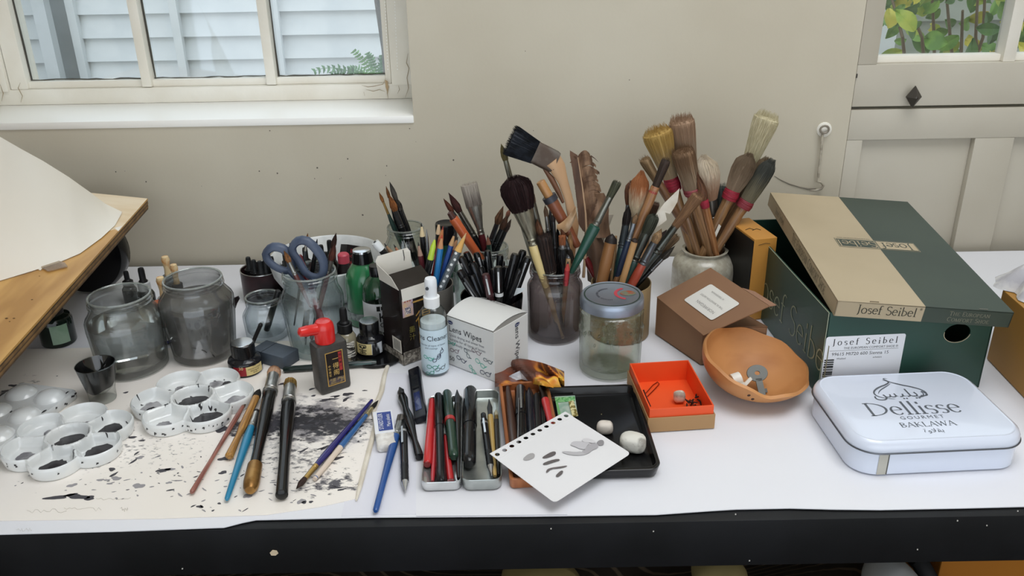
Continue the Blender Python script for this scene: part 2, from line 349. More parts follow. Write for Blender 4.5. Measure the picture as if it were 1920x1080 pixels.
m = M().lathe([(.006, 0), (.006, .012), (.0165, .013), (.0165, .016), (.004, .026), (0, .027)], 4, mx=Matrix.Translation((k.x, YD, k.z)) @ Matrix.Rotation(math.pi/2, 4, 'X') @ Matrix.Diagonal((.75, 1.05, 1, 1)))
obj('door_knob', m, mat('#4a4640', .45, metal=.6), door, smooth=20)
m = M().box((W(1605, 142, YD).x, YD-.001, W(1605, 142, YD).z), (.003, .003, .006))
obj('keep_plate', m, mat('#3a352f', .6), door)
# cabin hook hanging on the wall
hk = thing('cabin_hook', 'long painted metal cabin hook hanging on the wall beside the stable door', 'hook', W(1545, 245, YW))
wp = mat('#bdb5a4', .45, c2='#8e8576', sc=60)
m = M().lathe([(0, 0), (.0125, 0), (.012, .002), (.006, .005), (0, .006)], 18, mx=Matrix.Translation(W(1545, 243, YW)) @ Matrix.Rotation(math.pi/2, 4, 'X'))
obj('screw_plate', m, paintw, hk)
a = W(1546, 243, YW-.011)
obj('eye', M().tube([a+V(.007*math.cos(t), 0, .006*math.sin(t)) for t in [i*math.pi/6 for i in range(12)]], .0018, 6, closed=True), mat('#8a8276', .5, metal=.3), hk)
pts = [W(x, y, YW-.009) for x, y in ((1543, 250), (1541, 262), (1540, 280), (1538, 300), (1535, 325), (1533, 340), (1540, 342), (1544, 348), (1540, 354), (1530, 357), (1519, 357))]
obj('hook_bar', M().tube(pts, [.0022]*8+[.0022, .002, .001], 8), wp, hk)
# ---- outside: clapboard wall, posts, paving
clap = mat('#dde2e4', .6, c2='#d4dadd', sc=6)
clap_shaded = mat('#bfc5c8', .6, c2='#b2b8ba', sc=6)  # same clapboard in a greyer colour: shade on the left section painted in
gr = st('ground', M().box((0, 4.0, -.2), (9, 4.6, .1)), mat('#9b9890', .9, c2='#7d7a72', sc=5), smooth=0)
YO = 4.0
zz = [W(420, y, YO).z for y in (20, 66, 108)]; e = (zz[0]-zz[2])/2
ow = tag(bpy.data.objects.new('wall_outside', None), kind='structure'); COL.objects.link(ow)
xa = W(165, 140, YO).x; xb = 1.6
def siding(parent, x0, x1, y, z0, n, ex, mt):
    q = M().hexa([V(x0, y-.030, 0), V(x1, y-.030, 0), V(x1, y+.01, 0), V(x0, y+.01, 0)], [V(x0, y-.004, ex*1.04), V(x1, y-.004, ex*1.04), V(x1, y+.01, ex*1.04), V(x0, y+.01, ex*1.04)])
    o = obj('siding_board', q, mt, parent, smooth=0)
    for i in range(n):
        c = o if i == 0 else o.copy()
        if i: COL.objects.link(c); c.parent = parent
        c.location = (0, 0, z0+i*ex)
siding(ow, xa, xb, YO, zz[1]-6*e, 19, e, clap)
for x in (167, 352, 533):
    c = W(x, 140, YO).x; obj('batten', M().box((c, YO-.034, T+.35), (.035, .035, 2.2)), clap, ow)
c = W(146, 140, YO).x
obj('batten', M().box((c-.03, YO+.02, T+.35), (.20, .03, 2.2)), clap_shaded, ow)
c = W(112, 140, 3.9).x
obj('corner_post', M().box((c-.005, 3.88, T+.35), (.055, .05, 2.2)), clap_shaded, ow)
zl = W(80, 73, 3.9).z
siding(ow, W(112, 140, 3.9).x-2.0, W(112, 140, 3.9).x-.02, 3.92, zl-6*e, 19, e, clap_shaded)
c = W(706, 60, 1.66)
obj('dark_post', M().slab([W(699, -60, 1.64), W(703, 0, 1.64), W(717, 95, 1.64), W(720, 140, 1.64), W(726, 140, 1.64), W(716, -60, 1.64)], .01), mat('#4d4a45', .9, c2='#807c74', sc=90, stretch=(1, 1, .2)), win, smooth=0)
# fern outside the window
fern = thing('fern', 'small green fern sprig outside the window in the lower right pane', 'plant', W(705, 170, 2.3))
gmt = [mat('#4e8a4a', .5), mat('#3b7440', .5), mat('#6aa456', .5)]
rnd = random.Random(11)
obj('stem', M().tube([V(W(712, 165, 2.3).x, 2.3, -.15), W(712, 165, 2.3)], .003, 6), gmt[1], fern)
for i, (tip, mid) in enumerate((((590, 133), (640, 112)), ((622, 137), (655, 118)), ((665, 95), (690, 118)), ((690, 100), (705, 120)), ((716, 105), (718, 125)), ((668, 138), (690, 132)), ((655, 128), (680, 122)))):
    A = W(712, 165, 2.3); B = W(*mid, 2.25+.02*i); C_ = W(*tip, 2.2+.03*i); m = M(); pts = []
    for k_ in range(13):
        t = k_/12; pts.append(A*(1-t)**2+B*2*t*(1-t)+C_*t*t)
    m.tube(pts, [.0016-.001*k_/12 for k_ in range(13)], 4)
    for k_ in range(3, 13):
        d = (pts[k_]-pts[k_-1]).normalized(); sd = d.cross(V(0, -1, .3)).normalized()
        for s_ in (-1, 1):
            l = .017*(1-.5*k_/13)*rnd.uniform(.8, 1.2); q = pts[k_]; a = q+sd*s_*l+d*l*.5+V(0, rnd.uniform(-.01, .01), -.003); w_ = d*.0030
            m.add([q-w_, a-w_*.2, a+w_*.4, q+w_, q+sd*s_*l*.5+d*l*.1-w_*1.4+V(0, -.002, 0)], [(0, 4, 1, 2, 3), (3, 2, 1, 4, 0)])
    obj('frond', m, gmt[i % 3], fern, smooth=0)
# garden wall and shrub behind the door glass
gw = tag(bpy.data.objects.new('garden_wall', None), kind='structure'); COL.objects.link(gw)
siding(gw, 1.15, 3.6, 3.0, T-.75, 20, .115, mat('#9aa095', .7, c2='#858c80', sc=5))
c = W(1662, 60, 2.85).x; obj('white_post', M().box((c, 2.85, T+.3), (.05, .04, 2.2)), clap, gw)
sh = thing('hydrangea_shrub', 'leafy green and yellow shrub growing behind the stable door glass', 'shrub', V(1.55, 2.25, -.15))
lm = [mat(c_, .5, c2=c2_, sc=25) for c_, c2_ in (('#5f8f3a', '#7faa48'), ('#4c7a35', '#669040'), ('#8fae3e', '#b7c452'), ('#c9c44a', '#dccf5a'), ('#3f6a33', '#55803c'))]
stm = mat('#6b5a45', .8)
for x0, x1, y1 in ((1700, 1665, -30), (1735, 1712, 30), (1752, 1745, -60), (1790, 1770, -60), (1815, 1850, -80), (1838, 1835, -40), (1870, 1900, -60), (1925, 1935, -60), (1800, 1805, 20)):
    A = W(x0, 150, 2.25); B = W((x0+x1)/2+rnd.uniform(-12, 12), 70, 2.25+rnd.uniform(-.05, .05)); C_ = W(x1, y1, 2.25+rnd.uniform(-.1, .1)); A0 = A+V(0, 0, -.5)
    obj('stem', M().tube([A0, A, B, C_], [.005, .0045, .004, .003], 6), stm, sh)
lf = []
for i in range(3):
    m = M(); L_ = .058; Wd = .015+.002*i; n = 6
    for k_ in range(n+1):
        t = k_/n; w_ = Wd*math.sin(math.pi*min(1, t*.93+.05))**.8*(1.3-.75*t); zc = .010*math.sin(math.pi*t)
        m.v += [V(-w_, L_*t, zc+.004), V(0, L_*t, zc-.002), V(w_, L_*t, zc+.004)]
    for k_ in range(n):
        for j in (0, 1): a = k_*3+j; m.f.append((a, a+1, a+4, a+3))
    lf.append(m)
for i in range(250):
    x = rnd.uniform(1655, 1985); y = rnd.uniform(-110, 120)
    if y > 70 and rnd.random() < .72: continue
    p = W(x, y, rnd.uniform(2.05, 2.55)); kind = 3 if rnd.random() < .2 else (2 if rnd.random() < .3 else rnd.choice([0, 0, 1, 4]))
    mt_ = Matrix.Translation(p) @ Matrix.Rotation(rnd.uniform(0, 6.3), 4, 'Y') @ Matrix.Rotation(rnd.uniform(.2, 1.2), 4, 'X') @ Matrix.Diagonal((1, 1, 1, 1)) @ Matrix.Scale(rnd.uniform(.7, 1.25), 4)
    m = M(); b_ = lf[i % 3]; m.add([mt_ @ v for v in b_.v], b_.f); obj('leaf', m, lm[kind], sh)
# ================================================================ TABLE AND PAPERS
blk = mat('#0e0f11', .5, c2='#16171a', sc=9, bump=.1, bsc=90)
tb = thing('work_table', 'long black table under white paper with a chipped front edge', 'table', V(0, 1.04, 0))
zb = W(1200, 1063.5, .700).z
TY0, TY1 = .700, 1.396
obj('tabletop', M().box((0, (TY0+.022+TY1)/2, T-.018), (3.3, TY1-TY0-.022, .028)), blk, tb, bevel=.0006)
obj('apron', M().box((0, TY0+.011, (zb+T-.0035)/2), (3.3, .022, T-.0035-zb)), blk, tb, bevel=.0008)
for x in (-1.6, 1.6):
    for y in (TY0+.06, TY1-.06): obj('leg', M().box((x, y, (zb+.1)/2), (.06, .06, zb+.1)), blk, tb, bevel=.002)
obj('paint_chip', M().slab([W(x, y, .6995) for x, y in ((506, 1036), (509, 1041), (517, 1041), (522, 1037), (519, 1032), (511, 1031))], .0006), mat('#d9c6a8', .9), tb, smooth=0)
m = M()
for x, y in ((1379, 964), (1225, 996), (1033, 991), (1720, 1030), (1795, 976), (1850, 985), (1908, 958), (342, 1066), (1405, 1051)):
    m.slab([W(x+a, y+b, .6995) for a, b in ((-1.2, 1), (1, 1.3), (1.5, -.8), (-.8, -1.2))], .0004)
obj('paint_chip', m, mat('#cfccc6', .9), tb, smooth=0)
def sheet(name, label, pts, z, th, mt, cat='paper', hid=None):
    q = [P(x, y, z-th) for x, y in pts]; t = thing(name, label, cat, (sum(q, Vector())/len(q)))
    return t, q
white = mat('#e3e4eb', .7, c2='#e7e8ee', sc=3, bump=.05, bsc=12)
wp_ = [(-330, 1010), (0, 1003), (230, 997), (420, 990), (455, 981), (480, 976), (700, 971), (1000, 969), (1230, 966), (1330, 959), (1380, 956), (1480, 954), (1560, 956), (1650, 957), (1800, 954), (1920, 951), (2300, 940)]
q = [P(x, y, -.0022) for x, y in wp_]; q += [V(.95, 1.390, T-.0022), V(.3, 1.391, T-.0022), V(-.2, 1.389, T-.0022), V(-1.2, 1.386, T-.0022)]
tag(obj('lining_paper', M().slab(q, .001), white, smooth=0), 'wide white lining paper covering the whole black table top', 'paper')
q = [P(x, y, -.0011) for x, y in ((640, 968), (893, 961), (897, 860), (890, 700), (700, 700))]
tag(obj('drawing_paper', M().slab(q, .0004), mat('#e1e1ea', .7), smooth=0), 'thin white sheet under the pen tins, its right edge at the tin lid', 'paper')
q = [P(x, y, -.0007) for x, y in ((780, 968), (1064, 965), (1066, 930), (1045, 700), (780, 700))]
tag(obj('drawing_paper', M().slab(q, .0003), mat('#e5e5eb', .7), smooth=0), 'thin white sheet under the perforated card, its corner showing below it', 'paper')
# ---- stained cream sheet: ink soaked into the paper where brushes were wiped
def stained(base, spots):
    m = bpy.data.materials.new('stained_paper'); m.use_nodes = True; nt = m.node_tree; N = nt.nodes; L = nt.links; b = N['Principled BSDF']; b.inputs['Roughness'].default_value = .8
    tc = N.new('ShaderNodeTexCoord'); col = None
    n0 = N.new('ShaderNodeTexNoise'); n0.inputs['Scale'].default_value = 4; L.new(tc.outputs['Object'], n0.inputs[0])
    r0 = N.new('ShaderNodeValToRGB'); r0.color_ramp.elements[0].color = lin(base); r0.color_ramp.elements[1].color = lin('#efe8de'); r0.color_ramp.elements[0].position = .45; r0.color_ramp.elements[1].position = .8
    L.new(n0.outputs[0], r0.inputs[0]); col = r0.outputs[0]
    for (c, rad, sc, ic, k, th) in spots:
        sub = N.new('ShaderNodeVectorMath'); sub.operation = 'SUBTRACT'; sub.inputs[1].default_value = c; L.new(tc.outputs['Object'], sub.inputs[0])
        dv = N.new('ShaderNodeVectorMath'); dv.operation = 'DIVIDE'; dv.inputs[1].default_value = (rad[0], rad[1], 1); L.new(sub.outputs[0], dv.inputs[0])
        ln = N.new('ShaderNodeVectorMath'); ln.operation = 'LENGTH'; L.new(dv.outputs[0], ln.inputs[0])
        mp = N.new('ShaderNodeMapping'); mp.inputs['Rotation'].default_value = (0, 0, .5); mp.inputs['Scale'].default_value = (1, 1.7, 1); L.new(tc.outputs['Object'], mp.inputs[0])
        n = N.new('ShaderNodeTexNoise'); n.inputs['Scale'].default_value = sc; n.inputs['Detail'].default_value = 6; n.inputs['Roughness'].default_value = .65; L.new(mp.outputs[0], n.inputs[0])
        a = N.new('ShaderNodeMath'); a.operation = 'MULTIPLY_ADD'; a.inputs[1].default_value = -k; L.new(ln.outputs['Value'], a.inputs[0]); L.new(n.outputs[0], a.inputs[2])
        r = N.new('ShaderNodeMapRange'); r.inputs[1].default_value = th; r.inputs[2].default_value = th+.12; L.new(a.outputs[0], r.inputs[0])
        mx = N.new('ShaderNodeMixRGB'); L.new(r.outputs[0], mx.inputs[0]); L.new(col, mx.inputs[1]); mx.inputs[2].default_value = lin(ic); col = mx.outputs[0]
    L.new(col, b.inputs['Base Color']); return m
CS0 = P(350, 820, -.0008)
def cc(x, y): p = P(x, y)-CS0; return (p.x, p.y, 0)
sm = stained('#f6f0ea', [(cc(600, 790), (.085, .06), 30, '#9e9a9c', .32, .22), (cc(580, 790), (.075, .05), 50, '#2b2a2e', .32, .27), (cc(630, 800), (.08, .045), 70, '#3a3a40', .34, .32), (cc(500, 800), (.07, .05), 60, '#35343a', .34, .32), (cc(470, 800), (.06, .05), 50, '#45434a', .5, .26), (cc(10, 760), (.05, .12), 45, '#59565a', .5, .28), (cc(560, 860), (.10, .05), 90, '#6c6a6c', .25, .42), (cc(250, 840), (.22, .09), 120, '#8a8788', .16, .52), (cc(620, 905), (.06, .03), 80, '#5c5a60', .3, .36)])
cq = [(-330, 990), (0, 977), (300, 973), (500, 966), (600, 951), (668, 936), (678, 895), (702, 790), (722, 700), (742, 640), (480, 640), (300, 655), (170, 653), (-330, 662)]
cs = thing('stained_sheet', 'cream paper sheet blotted and wiped with black ink, under the palettes', 'paper', P(350, 820, -.0008))
def wobble(p, i): return p
obj('sheet', M().slab([P(x, y, -.0010) for x, y in cq], .0008), sm, cs, smooth=0)
cp = [P(x, y, .0012) for x, y in ((668, 938), (675, 912), (683, 880), (696, 830), (704, 795), (700, 770), (715, 735), (722, 700), (737, 655))]
obj('curled_edge', M().tube(cp, [.0012, .0026, .003, .003, .0026, .003, .0034, .003, .002], 8), mat('#e6dfd0', .8, c2='#d6cdbc', sc=40), cs)
rnd = random.Random(21)
def blot(c, r, asp=1.0, rot=0, n=11, z=.0000):
    q = []; n = max(n, 8) if r < .0015 else 20; f1, f2, f3 = rnd.uniform(0, 6), rnd.uniform(0, 6), rnd.uniform(0, 6)
    for k_ in range(n):
        a = 2*math.pi*k_/n; rr = r*(1+.2*math.sin(2*a+f1)+.13*math.sin(3*a+f2)+.08*math.sin(5*a+f3)); x = rr*math.cos(a)*asp; y = rr*math.sin(a)
        q.append(c+V(x*math.cos(rot)-y*math.sin(rot), x*math.sin(rot)+y*math.cos(rot), 0))
    return q
m1 = M(); m2 = M(); m3 = M()
for x, y, r, a, ro, k_ in ((105, 933, .0035, 3, .05, 0), (145, 931, .004, 3.2, -.1, 0), (168, 934, .0035, 1.6, 0, 0), (132, 928, .002, 3, .3, 0), (305, 882, .003, 2.4, .4, 0), (320, 880, .003, 1.3, 0, 1), (262, 858, .003, 1.5, 0, 1), (210, 880, .003, 1.3, 0, 0), (218, 897, .0035, 1.5, 0, 1), (260, 911, .0045, 1.3, 0, 1), (135, 910, .003, 1.6, .2, 1), (213, 890, .002, 2.5, 1.2, 0), (200, 900, .0015, 2, 0, 1), (315, 880, .002, 1.5, 0, 0), (250, 865, .0015, 4, 1.0, 0), (256, 850, .0012, 4, 1.2, 0), (317, 905, .002, 1.5, 0, 1), (188, 900, .0022, 1.5, 0, 1), (10, 742, .005, 1.6, 0, 0), (25, 723, .003, 2, 0, 0), (50, 738, .003, 2.6, .2, 0), (418, 886, .003, 1.4, 0, 0), (375, 950, .002, 2, 0, 0), (411, 944, .0014, 1.5, 0, 0), (652, 739, .004, 1.5, .1, 0), (610, 750, .0025, 3, .2, 0), (625, 748, .002, 2.5, 0, 0), (648, 765, .001, 1, 0, 0), (672, 828, .0015, 1, 0, 0), (676, 818, .0013, 1, 0, 0), (675, 808, .0012, 1, 0, 0), (630, 914, .002, 3.5, .1, 0), (640, 918, .0013, 4, .2, 0), (570, 942, .002, 1.5, 0, 0), (583, 941, .0016, 1.6, 0, 0), (464, 930, .004, 1, 0, 1), (565, 940, .004, 1, 0, 1), (236, 736, .002, 1.5, 0, 0), (107, 705, .001, 1, 0, 0), (248, 820, .002, 3, .1, 0), (266, 826, .0015, 3, 0, 0), (205, 907, .0012, 3, 0, 1), (416, 805, .006, 1.2, 0, 0), (420, 860, .004, 1.4, .3, 0)):
    (m1, m2)[k_].slab(blot(P(x, y, -.0001), r, a, ro), .0001)
for i in range(110):
    x = rnd.gauss(400, 170); y = rnd.gauss(905, 30)
    if not (20 < x < 650 and 850 < y < 960): continue
    (m1, m2)[rnd.random() < .6].slab(blot(P(x, y, -.0001), rnd.uniform(.0004, .0011), rnd.uniform(1, 5), rnd.uniform(-1, 1), 6), .0001)
for i in range(34):
    x = rnd.gauss(600, 60); y = rnd.gauss(790, 42)
    if x > 690: continue
    m1.slab(blot(P(x, y, -.0001), rnd.uniform(.0005, .0026), rnd.uniform(1, 3), rnd.uniform(0, 1), 7), .0001)
obj('ink_blots', m1, mat('#434147', .6), cs, smooth=0)['kind'] = 'stuff'
obj('pale_ink_blots', m2, mat('#9a979a', .7), cs, smooth=0)['kind'] = 'stuff'
# faint pencil scribbles along the front of both papers
m = M()
for x0, x1, y, h_ in ((50, 125, 958, 8), (120, 190, 955, 7), (180, 245, 935, 5), (225, 240, 955, 10), (30, 60, 993, 6)):
    m.tube([P(x0+(x1-x0)*i/14, y+rnd.uniform(-h_, h_)*.5, .0001) for i in range(15)], .00014, 3)
obj('pencil_scribble', m, mat('#b9b3a8', .9), cs, smooth=0)
# ================================================================ BOARD, CURLED SHEET, THINGS ON IT
Bc = W(277, 372, 1.30); Bf = W(-22, 704, .80)
rd = (Bf-Bc).normalized(); ldir = V(-1, -.10, .13).normalized(); nb = ldir.cross(rd).normalized()
if nb.z < 0: nb = -nb
bl = .42; board = thing('drawing_board', 'plywood drawing board raised over the table at the far left', 'board', Bf)
Bfl = Bf+ldir*bl; Bcl = Bc+ldir*bl
ext = rd*.06
for i in range(6):
    a, b = i*.0030, (i+1)*.0030
    off = -nb*b; ins = ldir*(.0004 if i % 2 else 0)
    q = [Bc+ins, Bcl, Bfl+ext, Bf+ext+ins]
    if (q[1]-q[0]).cross(q[2]-q[1]).dot(nb) < 0: q = q[::-1]
    top = i == 0
    obj('ply', M().slab([v+off for v in q], .0030), mat('#c79a58', .45, c2='#a87a3c', sc=5, stretch=(6, 1, 1)) if top else mat(('#8a6a42', '#5e4830')[i % 2], .7, c2=('#6e5332', '#4a3926')[i % 2], sc=60), board, smooth=0)
def onb(x, y, lift=0):
    d = ray(x, y); t = (Bc-CAM).dot(nb)/d.dot(nb); return CAM+d*t+nb*lift
obj('pale_corner', M().slab([onb(x, y, .0002) for x, y in ((276.5, 372.3), (168, 361.5), (95, 355), (150, 450), (215, 430), (222, 434))][::-1], .0003), mat('#ead8bc', .5, c2='#dcc39d', sc=6, stretch=(1, 5, 1)), board, smooth=0)  # thin paler patch laid over the board's back right corner
obj('edge_chip', M().slab([onb(x, y, .0002) for x, y in ((222, 434), (215, 428), (229, 424))][::-1], .0004), mat('#e8e2d8', .7), board, smooth=0)
m = M()
for x, y, r in ((12, 597, .0015), (26, 597, .0012), (60, 562, .001), (18, 603, .0008), (74, 518, .0007)): m.slab([onb(x, y, .0001)+q_ for q_ in (V(-r*1.4, 0, 0), V(0, -r, 0), V(r*1.4, 0, 0), V(0, r, 0))][::1], .0002)
obj('ink_specks', m, mat('#4a3018', .8), board, smooth=0)['kind'] = 'stuff'
bot_px = [(228, 402), (216, 424), (190, 448), (150, 477), (110, 494), (60, 510), (0, 528), (-70, 552), (-160, 585)]
top_w = [onb(229, 401, .003), W(196, 382, 1.255), W(170, 362, 1.235), W(128, 332, 1.20), W(80, 302, 1.17), W(38, 279, 1.14), W(0, 257, 1.11), W(-60, 222, 1.08), W(-140, 180, 1.05)]
def sheetf(u, v):
    t = u*8; i = min(7, int(t)); f = t-i
    a = onb(*bot_px[i], .0012).lerp(onb(*bot_px[i+1], .0012), f); b = top_w[i].lerp(top_w[i+1], f)
    k_ = math.sin(math.pi*v)*u
    return a.lerp(b, v)+V(.002*k_, -.016*k_+.003*math.sin(u*9+v*3)*k_, -.006*k_)
cur = tag(obj('curled_paper', M().grid(sheetf, 32, 14), mat('#e9e4da', .75, c2='#e4ddd0', sc=3, bump=.1, bsc=15), solid=.0006, smooth=60), 'large cream paper sheet curling up off the drawing board', 'paper')
obj('support_block', M().hexa([V(x, y, T-.001) for x, y in ((-.84, .86), (-.78, .86), (-.78, 1.2), (-.84, 1.2))], [(lambda p: p+V(0, 0, ((Bc-nb*.018-p).dot(nb))/nb.z))(V(x, y, T)) for x, y in ((-.84, .86), (-.78, .86), (-.78, 1.2), (-.84, 1.2))]), mat('#8a6a42', .6), board, smooth=0)
# small tape scrap and clear plastic piece
tag(obj('tape_scrap', M().slab([onb(x, y, .0014) for x, y in ((57, 500), (66, 492), (84, 501), (76, 508))], .001), mat('#f0eadc', .5), smooth=0), 'small white scrap of tape on the drawing board', 'tape')
tag(obj('plastic_offcut', M().slab([onb(x, y, .0016) for x, y in ((76, 503), (90, 512), (127, 503), (122, 496), (100, 490))], .0015), glass('#e8ded0', '#a8947a', dirt=.25, dc='#d8cab8'), smooth=0), 'clear plastic offcut lying on the drawing board beside the tape scrap', 'plastic')
# black round prop under the board's back corner
dc_ = W(148, 440, 1.285); dc_.z = T+.068
mxd = Matrix.Translation(dc_) @ Matrix.Rotation(math.radians(90), 4, 'X')
pr = tag(obj('round_stand', M().lathe([(0, -.02), (.064, -.02), (.068, -.014), (.068, .004), (.064, .012), (.02, .016), (0, .016)], 48, mx=mxd), mat('#0e0e10', .35)), 'black round stand propping up the back of the drawing board', 'stand')
pr.data.transform(Matrix.Translation((0, 0, 0)))
# ================================================================ BUILDERS
def loft(m, rings, seg=16, mx=None, sq=2.0):
    vs_ = []; fs = []
    for rx, ry, z in rings:
        for k_ in range(seg):
            a = 2*math.pi*k_/seg; c, s_ = math.cos(a), math.sin(a)
            vs_.append(V(rx*math.copysign(abs(c)**(2/sq), c), ry*math.copysign(abs(s_)**(2/sq), s_), z))
    for i in range(len(rings)-1):
        for k_ in range(seg): a = i*seg+k_; b = i*seg+(k_+1) % seg; fs.append((a, b, b+seg, a+seg))
    fs += [tuple(reversed(range(seg))), tuple(range((len(rings)-1)*seg, len(rings)*seg))]
    if mx: vs_ = [mx @ v for v in vs_]
    return m.add(vs_, fs)
def dkn(c, k=.68): return '#'+''.join('%02x' % int(int(c[i:i+2], 16)*k) for i in (1, 3, 5))
def hair_mesh(z0, hl, rb, rt, flat, shape, n, seed):
    r_ = random.Random(seed); m = M()
    pf = {'round': [(0, 1), (.3, 1.35), (.6, 1.05), (.85, .5), (1, .06)], 'mop': [(0, 1), (.25, 1.35), (.6, 1.6), (.82, 1.5), (.94, 1.05), (1, .5)],
          'fan': [(0, 1), (.4, 1.2), (.8, 1.45), (.97, 1.5), (1, 1.25)], 'flat': [(0, 1), (.5, 1.02), (.9, 1.04), (1, .98)]}[shape]
    mxp = max(k_[1] for k_ in pf)
    def R(t):
        for (a, x), (b, y) in zip(pf, pf[1:]):
            if t <= b:
                q_ = x+(y-x)*(t-a)/(b-a); return rb+(rt-rb)*max(0, (q_-1))/(mxp-1) if q_ > 1 else rb*q_
        return rb*pf[-1][1]
    if shape == 'flat':
        def R(t): return rb+(rt-rb)*t
    fl = lambda r, t: r*flat
    rings = [(R(t)*.97, fl(R(t), t)*.97, z0+hl*t*.97) for t in (0, .15, .3, .45, .6, .75, .88, .96, 1)]
    loft(m, rings, 14)
    for i in range(n):
        a = r_.uniform(0, 6.283); q_ = r_.uniform(.9, 1.04); j = r_.uniform(-.12, .12); e = r_.uniform(.86, 1.06)
        ts = (0, .3, .6, .85, 1) if hl > .02 else (0, .5, 1)
        pts = []
        for t in ts:
            tt = t*e; rr = R(min(tt, 1))*q_ if tt < 1 else R(1)
            aa = a+j*t; pts.append(V(rr*math.cos(aa), fl(rr, t)*math.sin(aa), z0+hl*tt))
        m.tube(pts, [max(.00022, .012*rt+.00012)]*(len(pts)-1)+[.0001], 3)
        if shape in ('fan', 'flat', 'mop'):
            rho = math.sqrt(r_.random()); aa = r_.uniform(0, 6.283)
            x = R(1)*rho*math.cos(aa); y = fl(R(1), 1)*rho*math.sin(aa)
            m.tube([V(x*.9, y*.9, z0+hl*.85), V(x, y, z0+hl*r_.uniform(.95, 1.09))], [max(.0003, .018*rt), .0001], 3)
    return m
SEED = [100]
def brush(A, B, label, group=None, hl=.02, fl=.02, rh=.0035, rf=.003, rr=.004, ch='#2a4a3a', cf='#b8b4aa', cb='#6b4a2e', shape='round', flat=1, band=None, bl_=0, butt=.45, name='paint_brush', n=0, roll=0, cb2=None, hflat=None, tipc=None, wood=False, bulge=.8, hr=.35, kb=.85):
    SEED[0] += 1; L_ = (B-A).length; t = thing(name, label, 'brush', mx=frame(A, B, roll), group=group)
    z1 = L_-hl; z0 = z1-fl
    if hflat is None: hflat = 1
    hm = mat(ch, hr, c2=(None if not wood else wood), sc=500, stretch=(1, 1, .05), coat=0 if wood else .3)
    obj('handle', loft(M(), [(rh*butt*.6, rh*butt*.6*hflat, 0), (rh*butt, rh*butt*hflat, .002), (rh*.7, rh*.7*hflat, z0*.35), (rh, rh*hflat, z0*bulge), (rh*.97, rh*.97*hflat, z0*(bulge+.08)), (rf*1.0, rf*1.0*(hflat if hflat < 1 else 1), z0+.0005), (rf*.95, rf*.9, z0+.003)], 14), hm, t, local=True)
    if fl > .001:
        fr = [(rf*1.08, rf*1.08, z0), (rf*1.12, rf*1.12, z0+.001), (rf, rf, z0+.002), (rf, rf, z0+fl*.12), (rf*1.12, rf*1.1, z0+fl*.15), (rf, rf, z0+fl*.18)]
        fr += [(rf+(max(rr*kb, rf*.8)-rf)*q_ if flat < 1 or shape in ('mop', 'fan') else rf*(1-.12*q_), (rf*(1-q_)+max(rr*kb, rf*.8)*flat*q_) if flat < 1 else (rf+(max(rr*kb, rf*.8)-rf)*q_ if shape in ('mop', 'fan') else rf*(1-.12*q_)), z0+fl*(.2+.8*q_)) for q_ in (0, .5, 1)]
        obj('ferrule', loft(M(), fr, 16), mat(cf, .28, metal=.85 if not cf.startswith('#3') else .3, c2=dkn(cf, .8), sc=260, stretch=(1, 1, .2)), t, local=True)
    rb = max(rr*kb, rf*.8) if (flat < 1 or shape in ('mop', 'fan')) else rf*.88
    if shape == 'round' : rb = rf*.9
    nn = n or int(26+rr*6000)
    obj('bristles', hair_mesh(z1-.002, hl+.002, rb, rr, flat, shape, nn, SEED[0]), gradient(tipc[0], tipc[1]) if tipc else mat(cb, .75, c2=cb2 or dkn(cb), sc=700, stretch=(1, 1, .05), lo=.35, hi=.62, det=2), t, local=True)
    bl_ *= .72
    if band: obj('thread_band', loft(M(), [(rb*1.1+.0003, (rb*1.1+.0003)*(flat if flat < 1 else 1), z1-bl_), (rb*1.18+.0006, (rb*1.18+.0006)*(flat if flat < 1 else 1), z1-bl_*.5), (rb*1.12+.0003, (rb*1.12+.0003)*(flat if flat < 1 else 1), z1+.001)], 16), mat(band, .6, bump=.6, c2='#7a1626', sc=500, stretch=(.1, .1, 2)), t, local=True)
    return t
def segpen(A, B, name, label, cat, segs, group=None, clip=None, roll=0):
    """segs: list of (part, colour, metal, rough, [(r, z_fraction)...]) measured from A to B"""
    L_ = (B-A).length; t = thing(name, label, cat, mx=frame(A, B, roll), group=group)
    for pn, c, me_, ro, rg in segs: obj(pn, M().lathe([(r, z*L_) for r, z in rg], 14 if pn != 'shaft' else 14), mat(c, ro, metal=me_, coat=.3 if not me_ else 0), t, local=True)
    if clip:
        r, za, zb_, c = clip; m = M(); m.box((0, -(r+.0012), (za+zb_)/2*L_), (.0022, .0008, abs(zb_-za)*L_)); m.box((0, -(r+.0002), max(za, zb_)*L_-.001), (.0022, .0022, .002))
        obj('clip', m, mat(c, .25, metal=.9), t, local=True)
    return t
def capped(A, B, label, r=.005, body='#141416', cap='#101012', capf=.4, group=None, name='felt_pen', clip='#b8b8b8', cat='pen', ring=None, tipm=False, roll=0):
    k_ = 1-capf; sg = [('barrel', body, 0, .25, [(0, 0), (r*.6, 0), (r*.88, .02), (r*.92, .1), (r*.92, k_), (0, k_)]), ('cap', cap, 0, .22, [(0, k_-.001), (r, k_-.001), (r*1.02, k_+.01), (r, .97), (r*.8, 1), (0, 1)])]
    if ring: sg.append(('ring', ring, 0, .3, [(0, k_-.02), (r*1.04, k_-.02), (r*1.04, k_+.03), (0, k_+.03)]))
    return segpen(A, B, name, label, cat, sg, group, clip=(r, k_+.05, .95, clip) if clip else None, roll=roll)
